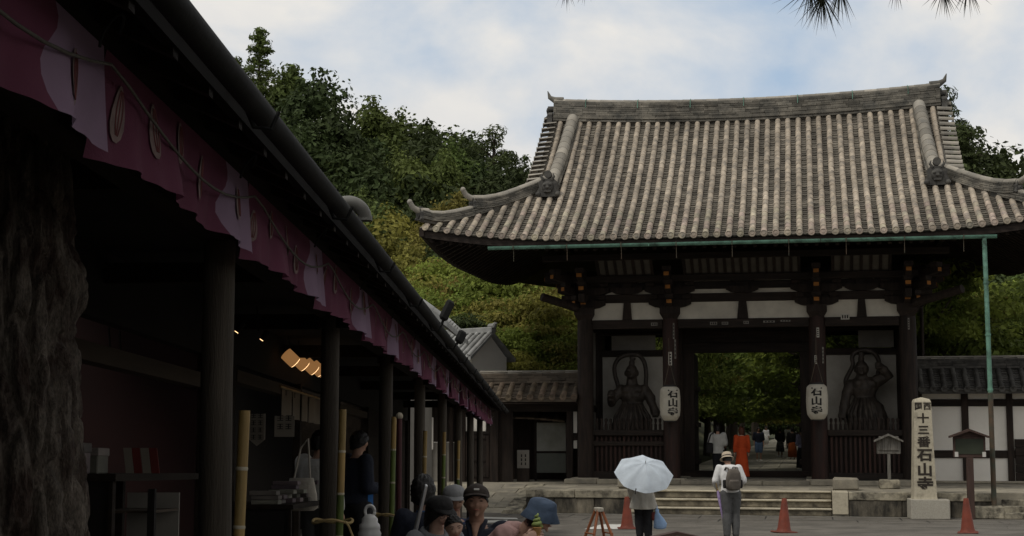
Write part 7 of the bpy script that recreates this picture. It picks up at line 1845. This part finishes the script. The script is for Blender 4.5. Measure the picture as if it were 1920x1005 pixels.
# ---- the group sitting and standing by the arcade
def seated(px, py_head, D, H, **ov):
    """place a sitting person so that the head centre projects to the pixel"""
    J = pose(H, pelvis=(0, .03, .27), waist=(0, .035, .355), chest=(0, .02, .475), neck=(0, .0, .575), head=(0, -.02, .668), shoR=(-.108, .01, .545), shoL=(.108, .01, .545), elbR=(-.135, -.03, .385), elbL=(.135, -.03, .385), wriR=(-.06, -.16, .37), wriL=(.06, -.16, .37),
             hipR=(-.055, .0, .265), hipL=(.055, .0, .265), kneR=(-.075, -.24, .275), kneL=(.075, -.24, .275), ankR=(-.075, -.25, .045), ankL=(.075, -.25, .045), toeR=(-.08, -.34, .02), toeL=(.08, -.34, .02))
    for k_, v in ov.items(): J[k_] = Vector(v) * H
    p = P(px, py_head, D); at = Vector((p.x, p.y, road_z(D))); rise = (p.z - at.z) - J['head'].z
    return J, at, rise
def sit(label, px, pyh, D, H, rz, skin, Mh, ov=None, hands=(.6, .6), voxel=.012):
    J, at, rise = seated(px, pyh, D, H, **(ov or {}))
    off_ = Matrix.Rotation(rz, 3, 'Z') @ Vector((J['head'].x, J['head'].y, 0)); at -= Vector((off_.x, off_.y, 0))
    for k_ in J:
        if k_[:3] not in ('ank', 'toe'): J[k_].z += rise
    T, hc, Mh, hh = person(label, at, rz, H, J, skin, voxel, Mh=Mh, hands=hands); return T, J, hc, Mh, hh, H
def top_wear(T, J, H, m_, sleeve=.95, g=1.2, name='jacket', amp=.011, extra=.014, f1=1.0): return clothing(T, name, m_, lambda b: (torso(b, J, H, g, -.25, f1), arm(b, J, H, 'L', g * .9, sleeve, extra * .7), arm(b, J, H, 'R', g * .9, sleeve, extra * .7)), .012, 3, amp, 8)
def low_wear(T, J, H, m_): return clothing(T, 'trousers', m_, lambda b: (torso(b, J, H, 1.08, -.25, .2), leg(b, J, H, 'L', 1.1, .97, .012), leg(b, J, H, 'R', 1.1, .97, .012)), .016)
# man in dark cap facing the camera
T, J, hc, Mh, hh, H = sit('person in dark cap and dark blue v-neck jacket sitting and looking up', 893, 943, 11.2, 1.74, R(-4), 'skin', RX(-7) @ RZ(6))
top_wear(T, J, H, 'navy', .9, 1.3, 'jacket', f1=1.0); low_wear(T, J, H, 'trousers_black'); shoes(T, J, H, 'shoe_dark')
b = MB(); hair_cap(b, hc, Mh, hh, -.02, -.3, .025, .2); b.build('hair', 'hair_black', T, 180); baseball_cap(T, hc, Mh, hh, 'cap_brown', patch='white_label')
b = MB()
for s in (-1, 1):                         # crossed collar bands of the jacket
    c = J['neck']; b.tube([c + Vector((s * .058, .05, .03)), c + Vector((s * .062, -.02, .025)), c + Vector((s * .036, -.105, -.05)), c + Vector((s * -.005, -.15, -.15)), c + Vector((s * -.035, -.165, -.24))], .022, 8, squash=.5)
b.build('collar', 'navy', T, 180)
b = MB(); c = J['neck']; b.loft([[c + Vector(q) for q in ring_] for ring_ in ([(-.034, -.075, .02), (.034, -.075, .02), (.03, .0, .02), (-.03, .0, .02)], [(-.018, -.128, -.055), (.018, -.128, -.055), (.015, -.04, -.055), (-.015, -.04, -.055)], [(-.003, -.165, -.14), (.003, -.165, -.14), (.003, -.08, -.14), (-.003, -.08, -.14)])]); b.build('neckline', 'skin', T, 180)
# woman in black cap looking down, child on her lap
T, J, hc, Mh, hh, H = sit('person in black cap, spectacles and grey hooded top bending over a small child', 822, 960, 10.7, 1.60, R(38), 'skin_pale', RX(20) @ RZ(4), {'elbL': (.15, -.09, .40), 'wriL': (.03, -.2, .42), 'elbR': (-.15, -.08, .40), 'wriR': (-.02, -.2, .40)})
top_wear(T, J, H, 'hoodie_grey', .97, 1.28, 'hooded_top'); low_wear(T, J, H, 'navy'); shoes(T, J, H, 'shoe_white')
b = MB(); hair_cap(b, hc, Mh, hh, -.5, -.62, .05, .15); b.build('hair', 'hair_black', T, 180); baseball_cap(T, hc, Mh, hh, 'cap_black', patch=None)
face_bits_b = [c_ for c_ in T.children if c_.name.startswith('body')][0]
bpf = lambda x, y, z: hc + Mh @ (Vector((x, y, z)) * hh)
b = MB()
for s in (-1, 1): b.tube([bpf(s * .16 + .105 * math.cos(a), -.455 + .03 * abs(math.cos(a)), .03 + .08 * math.sin(a)) for a in [2 * PI * j / 14 for j in range(15)]], .008 * hh, 5); b.tube([bpf(s * .26, -.42, .04), bpf(s * .37, .02, .03)], .008 * hh, 5)
b.tube([bpf(-.06, -.46, .045), bpf(.06, -.46, .045)], .008 * hh, 5); b.build('spectacles', 'glasses', T)
b = MB(); b.tube([J['neck'] + Vector((math.cos(a) * .085, math.sin(a) * .08 + .01, -.01 + .03 * math.sin(a))) for a in [2 * PI * j / 18 for j in range(19)]], .032, 8); b.build('hood', 'hoodie_grey', T, 180)
# child
H = .80; J = pose(H, pelvis=(0, .0, .30), waist=(0, 0, .40), chest=(0, 0, .55), neck=(0, -.0, .66), head=(0, -.02, .80), shoR=(-.13, 0, .62), shoL=(.13, 0, .62), elbR=(-.17, -.07, .47), elbL=(.17, -.07, .47), wriR=(-.10, -.18, .47), wriL=(.10, -.18, .47), hipR=(-.07, 0, .29), hipL=(.07, 0, .29), kneR=(-.1, -.22, .30), kneL=(.1, -.22, .30), ankR=(-.1, -.26, .12), ankL=(.1, -.26, .12), toeR=(-.1, -.32, .12), toeL=(.1, -.32, .12))
p = P(851, 988, 10.35); at = Vector((p.x, p.y, p.z - J['head'].z))
hh_ = .16; T = thing('person', 'small child with short dark hair held on a lap', 'person', at, R(6)); b = MB(); torso(b, J, H, 1.05); b.tube([J['neck'], J['head']], [.035, .035], 10); [arm(b, J, H, s, 1.15) for s in 'RL']; [leg(b, J, H, s, 1.1) for s in 'RL']; Mh = RX(10) @ RZ(8) @ RY(-6); head_solid(b, J['head'], Mh, hh_); f = fuse(b, .010, 2)
for s, n_ in ((-1, 'R'), (1, 'L')): hand(f, J['wri' + n_], J['wri' + n_] - J['elb' + n_], (s * .9, .4, .3), s, .95, .8)
bd = f.build('body', 'skin_pale', T, 180); face_bits(bd, J['head'], Mh, hh_); b = MB(); hair_cap(b, J['head'], Mh, hh_, .05, -.25, .03, .30); b.build('hair', 'hair_black', T, 180)
clothing(T, 'romper', 'hoodie_pink', lambda b: (torso(b, J, H, 1.18, -.25, .95), arm(b, J, H, 'L', 1.25, .9, .01), arm(b, J, H, 'R', 1.25, .9, .01), leg(b, J, H, 'L', 1.2, .9, .01), leg(b, J, H, 'R', 1.2, .9, .01)), .012)
# man in grey cap eating, behind
T, J, hc, Mh, hh, H = sit('person in light grey cap and dark blue shirt eating an ice cream', 851, 937, 12.4, 1.68, R(8), 'skin', RX(16) @ RZ(8), {'elbL': (.13, -.08, .40), 'wriL': (.02, -.15, .52)})
top_wear(T, J, H, 'navy_blue', .5, 1.2, 'shirt', f1=.98); low_wear(T, J, H, 'trousers_grey'); shoes(T, J, H, 'shoe_white')
b = MB(); hair_cap(b, hc, Mh, hh, -.02, -.3, .02, .2); b.build('hair', 'hair_black', T, 180); baseball_cap(T, hc, Mh, hh, 'cap_grey')
def ice(label, at, sc=1.0, top='matcha'):
    I = thing('ice_cream', label, 'ice cream', at); b = MB(); b.lathe([(.004, -.10), (.012, -.08), (.022, -.01), (.026, .0), (.022, .004), (.0, .0)], 12); b.build('wafer_cone', 'cone_wafer', I, 60)
    b = MB(); b.tube([(math.cos(a * 6.28 * 3.2) * .021 * (1 - a * .8), math.sin(a * 6.28 * 3.2) * .021 * (1 - a * .8), .004 + a * .07) for a in [j / 40 for j in range(41)]], [.014 * (1 - .65 * j / 40) for j in range(41)], 8); b.build('swirl', top, I, 180); I.scale = (sc,) * 3; return I
# ice cream for him
wl = Matrix.Rotation(T.rotation_euler[2], 3, 'Z') @ J['wriL'] + Vector(T.location); ice('small pale ice cream in front of the person with the grey cap', wl + Vector((-.03, -.09, .06)), .9, 'shirt_cream')
# dark-haired person turned away, behind the pole
T, J, hc, Mh, hh, H = sit('person with short black hair in a dark navy top seen from behind by the posts', 793, 919, 11.8, 1.74, R(-150), 'skin', RZ(-40))
top_wear(T, J, H, 'navy', .6, 1.25, 'top'); low_wear(T, J, H, 'trousers_black'); shoes(T, J, H, 'shoe_dark'); b = MB(); hair_cap(b, hc, Mh, hh, -.25, -.5, .05, .1); b.build('hair', 'hair_black', T, 180)
b = MB(); b.tube([J['neck'] + Vector((math.cos(a) * .062, math.sin(a) * .06 + .01, .0)) for a in [2 * PI * j / 18 for j in range(19)]], .010, 6); b.build('collar', 'apron_blue', T, 180)
pl = thing('metal_pole', 'slanting brushed metal pole beside the dark-haired person', 'pole', (P(783, 978, 11.0).x, 11.0, road_z(11))); a, c = P(798, 912, 11.0) - Vector(pl.location), P(783, 978, 11.0) - Vector(pl.location); b = MB(); b.tube([c + (c - a) * 2.6, c, a], .016, 12); b.build('tube', 'steel', pl, 60); b = MB(); b.ball(a, .0165, 10, 8); b.build('end_cap', 'steel', pl, 180)
# person in pink with blue bucket hat, bending over an ice cream
T, J, hc, Mh, hh, H = sit('person in pink hooded top and blue bucket hat leaning over a green ice cream', 1014, 966, 10.4, 1.58, R(58), 'skin_pale', RX(14), {'waist': (0, .03, .35), 'chest': (0, -.05, .455), 'neck': (0, -.13, .53), 'head': (0, -.225, .60), 'shoR': (-.105, -.10, .515), 'shoL': (.105, -.10, .515), 'elbR': (-.13, -.14, .37), 'wriR': (-.02, -.27, .43), 'elbL': (.12, -.16, .36), 'wriL': (.03, -.27, .40)})
top_wear(T, J, H, 'hoodie_pink', .97, 1.28, 'hooded_top', .026); low_wear(T, J, H, 'denim'); shoes(T, J, H, 'shoe_white'); b = MB(); hair_cap(b, hc, Mh, hh, -.35, -.5, .0, .2); b.build('hair', 'hair_black', T, 180); brim_hat(T, hc, Mh, hh, 'bucket_blue', None, .25, .60, .52, 'bucket_hat')
b = MB(); nb_ = J['neck']; b.tube([nb_ + Vector((math.cos(a) * .09, math.sin(a) * .07 + .03, -.015 + .035 * math.sin(a))) for a in [PI * (j / 12) for j in range(-2, 15)]], .045, 10); b.ball(nb_ + Vector((0, .05, .0)), (.085, .07, .065), 14, 10); wrinkle(b, .014, 16); b.build('hood', 'hoodie_pink', T, 180)
wr = Matrix.Rotation(T.rotation_euler[2], 3, 'Z') @ J['wriR'] + Vector(T.location)
hp_ = P(1004, 997, wr.y - .06); ice('green matcha ice cream in a wafer cone held by the person in pink', P(1007, 989, wr.y - .08), 1.25)
# gripping hand of the person in pink, in front of the cone
b = MB(); Ti = Matrix.Rotation(-T.rotation_euler[2], 3, 'Z'); g0 = Ti @ (P(985, 1008, wr.y - .10) - Vector(T.location)); b2_ = MB(); hand(b2_, g0, Ti @ Vector((1, 0, .2)), Ti @ Vector((0, -1, .25)), 1, H, 1.0)
bodyo = [c_ for c_ in T.children if c_.name.startswith('body')][0]; me = bodyo.data; vb = [tuple(v.co) for v in me.vertices]; fb_ = [tuple(p_.vertices) for p_ in me.polygons]; mm = MB(); mm.add(vb, fb_); mm.add(b2_.v, b2_.f); bodyo.data = mm.mesh('body', 'skin_pale', 180)
# benches that carry them
mat('bench_wood', (0.10, 0.07, 0.045), .8, .25, 4, stretch=(.5, 4, 4))
for (x, y, L, rz, hgt, lab) in ((-.30, 11.35, 1.6, 0, .40, 'plain wooden bench under the seated visitors'), (.13, 10.75, .8, R(52), .36, 'short wooden bench under the person in pink'), (-.55, 12.45, 1.9, 0, .40, 'plain wooden bench behind the seated visitors')):
    Bn = thing('bench', lab, 'bench', (x, y, road_z(y)), rz); b = MB(); b.cbx(-L / 2, L / 2, -.2, .2, hgt - .05, hgt, .008); b.build('seat', 'bench_wood', Bn)
    for sx in (-1, 1):
        for sy in (-1, 1): b = MB(); b.cbx(sx * (L / 2 - .1) - .03, sx * (L / 2 - .1) + .03, sy * .15 - .03, sy * .15 + .03, 0, hgt - .05, .005); b.build('leg', 'bench_wood', Bn)
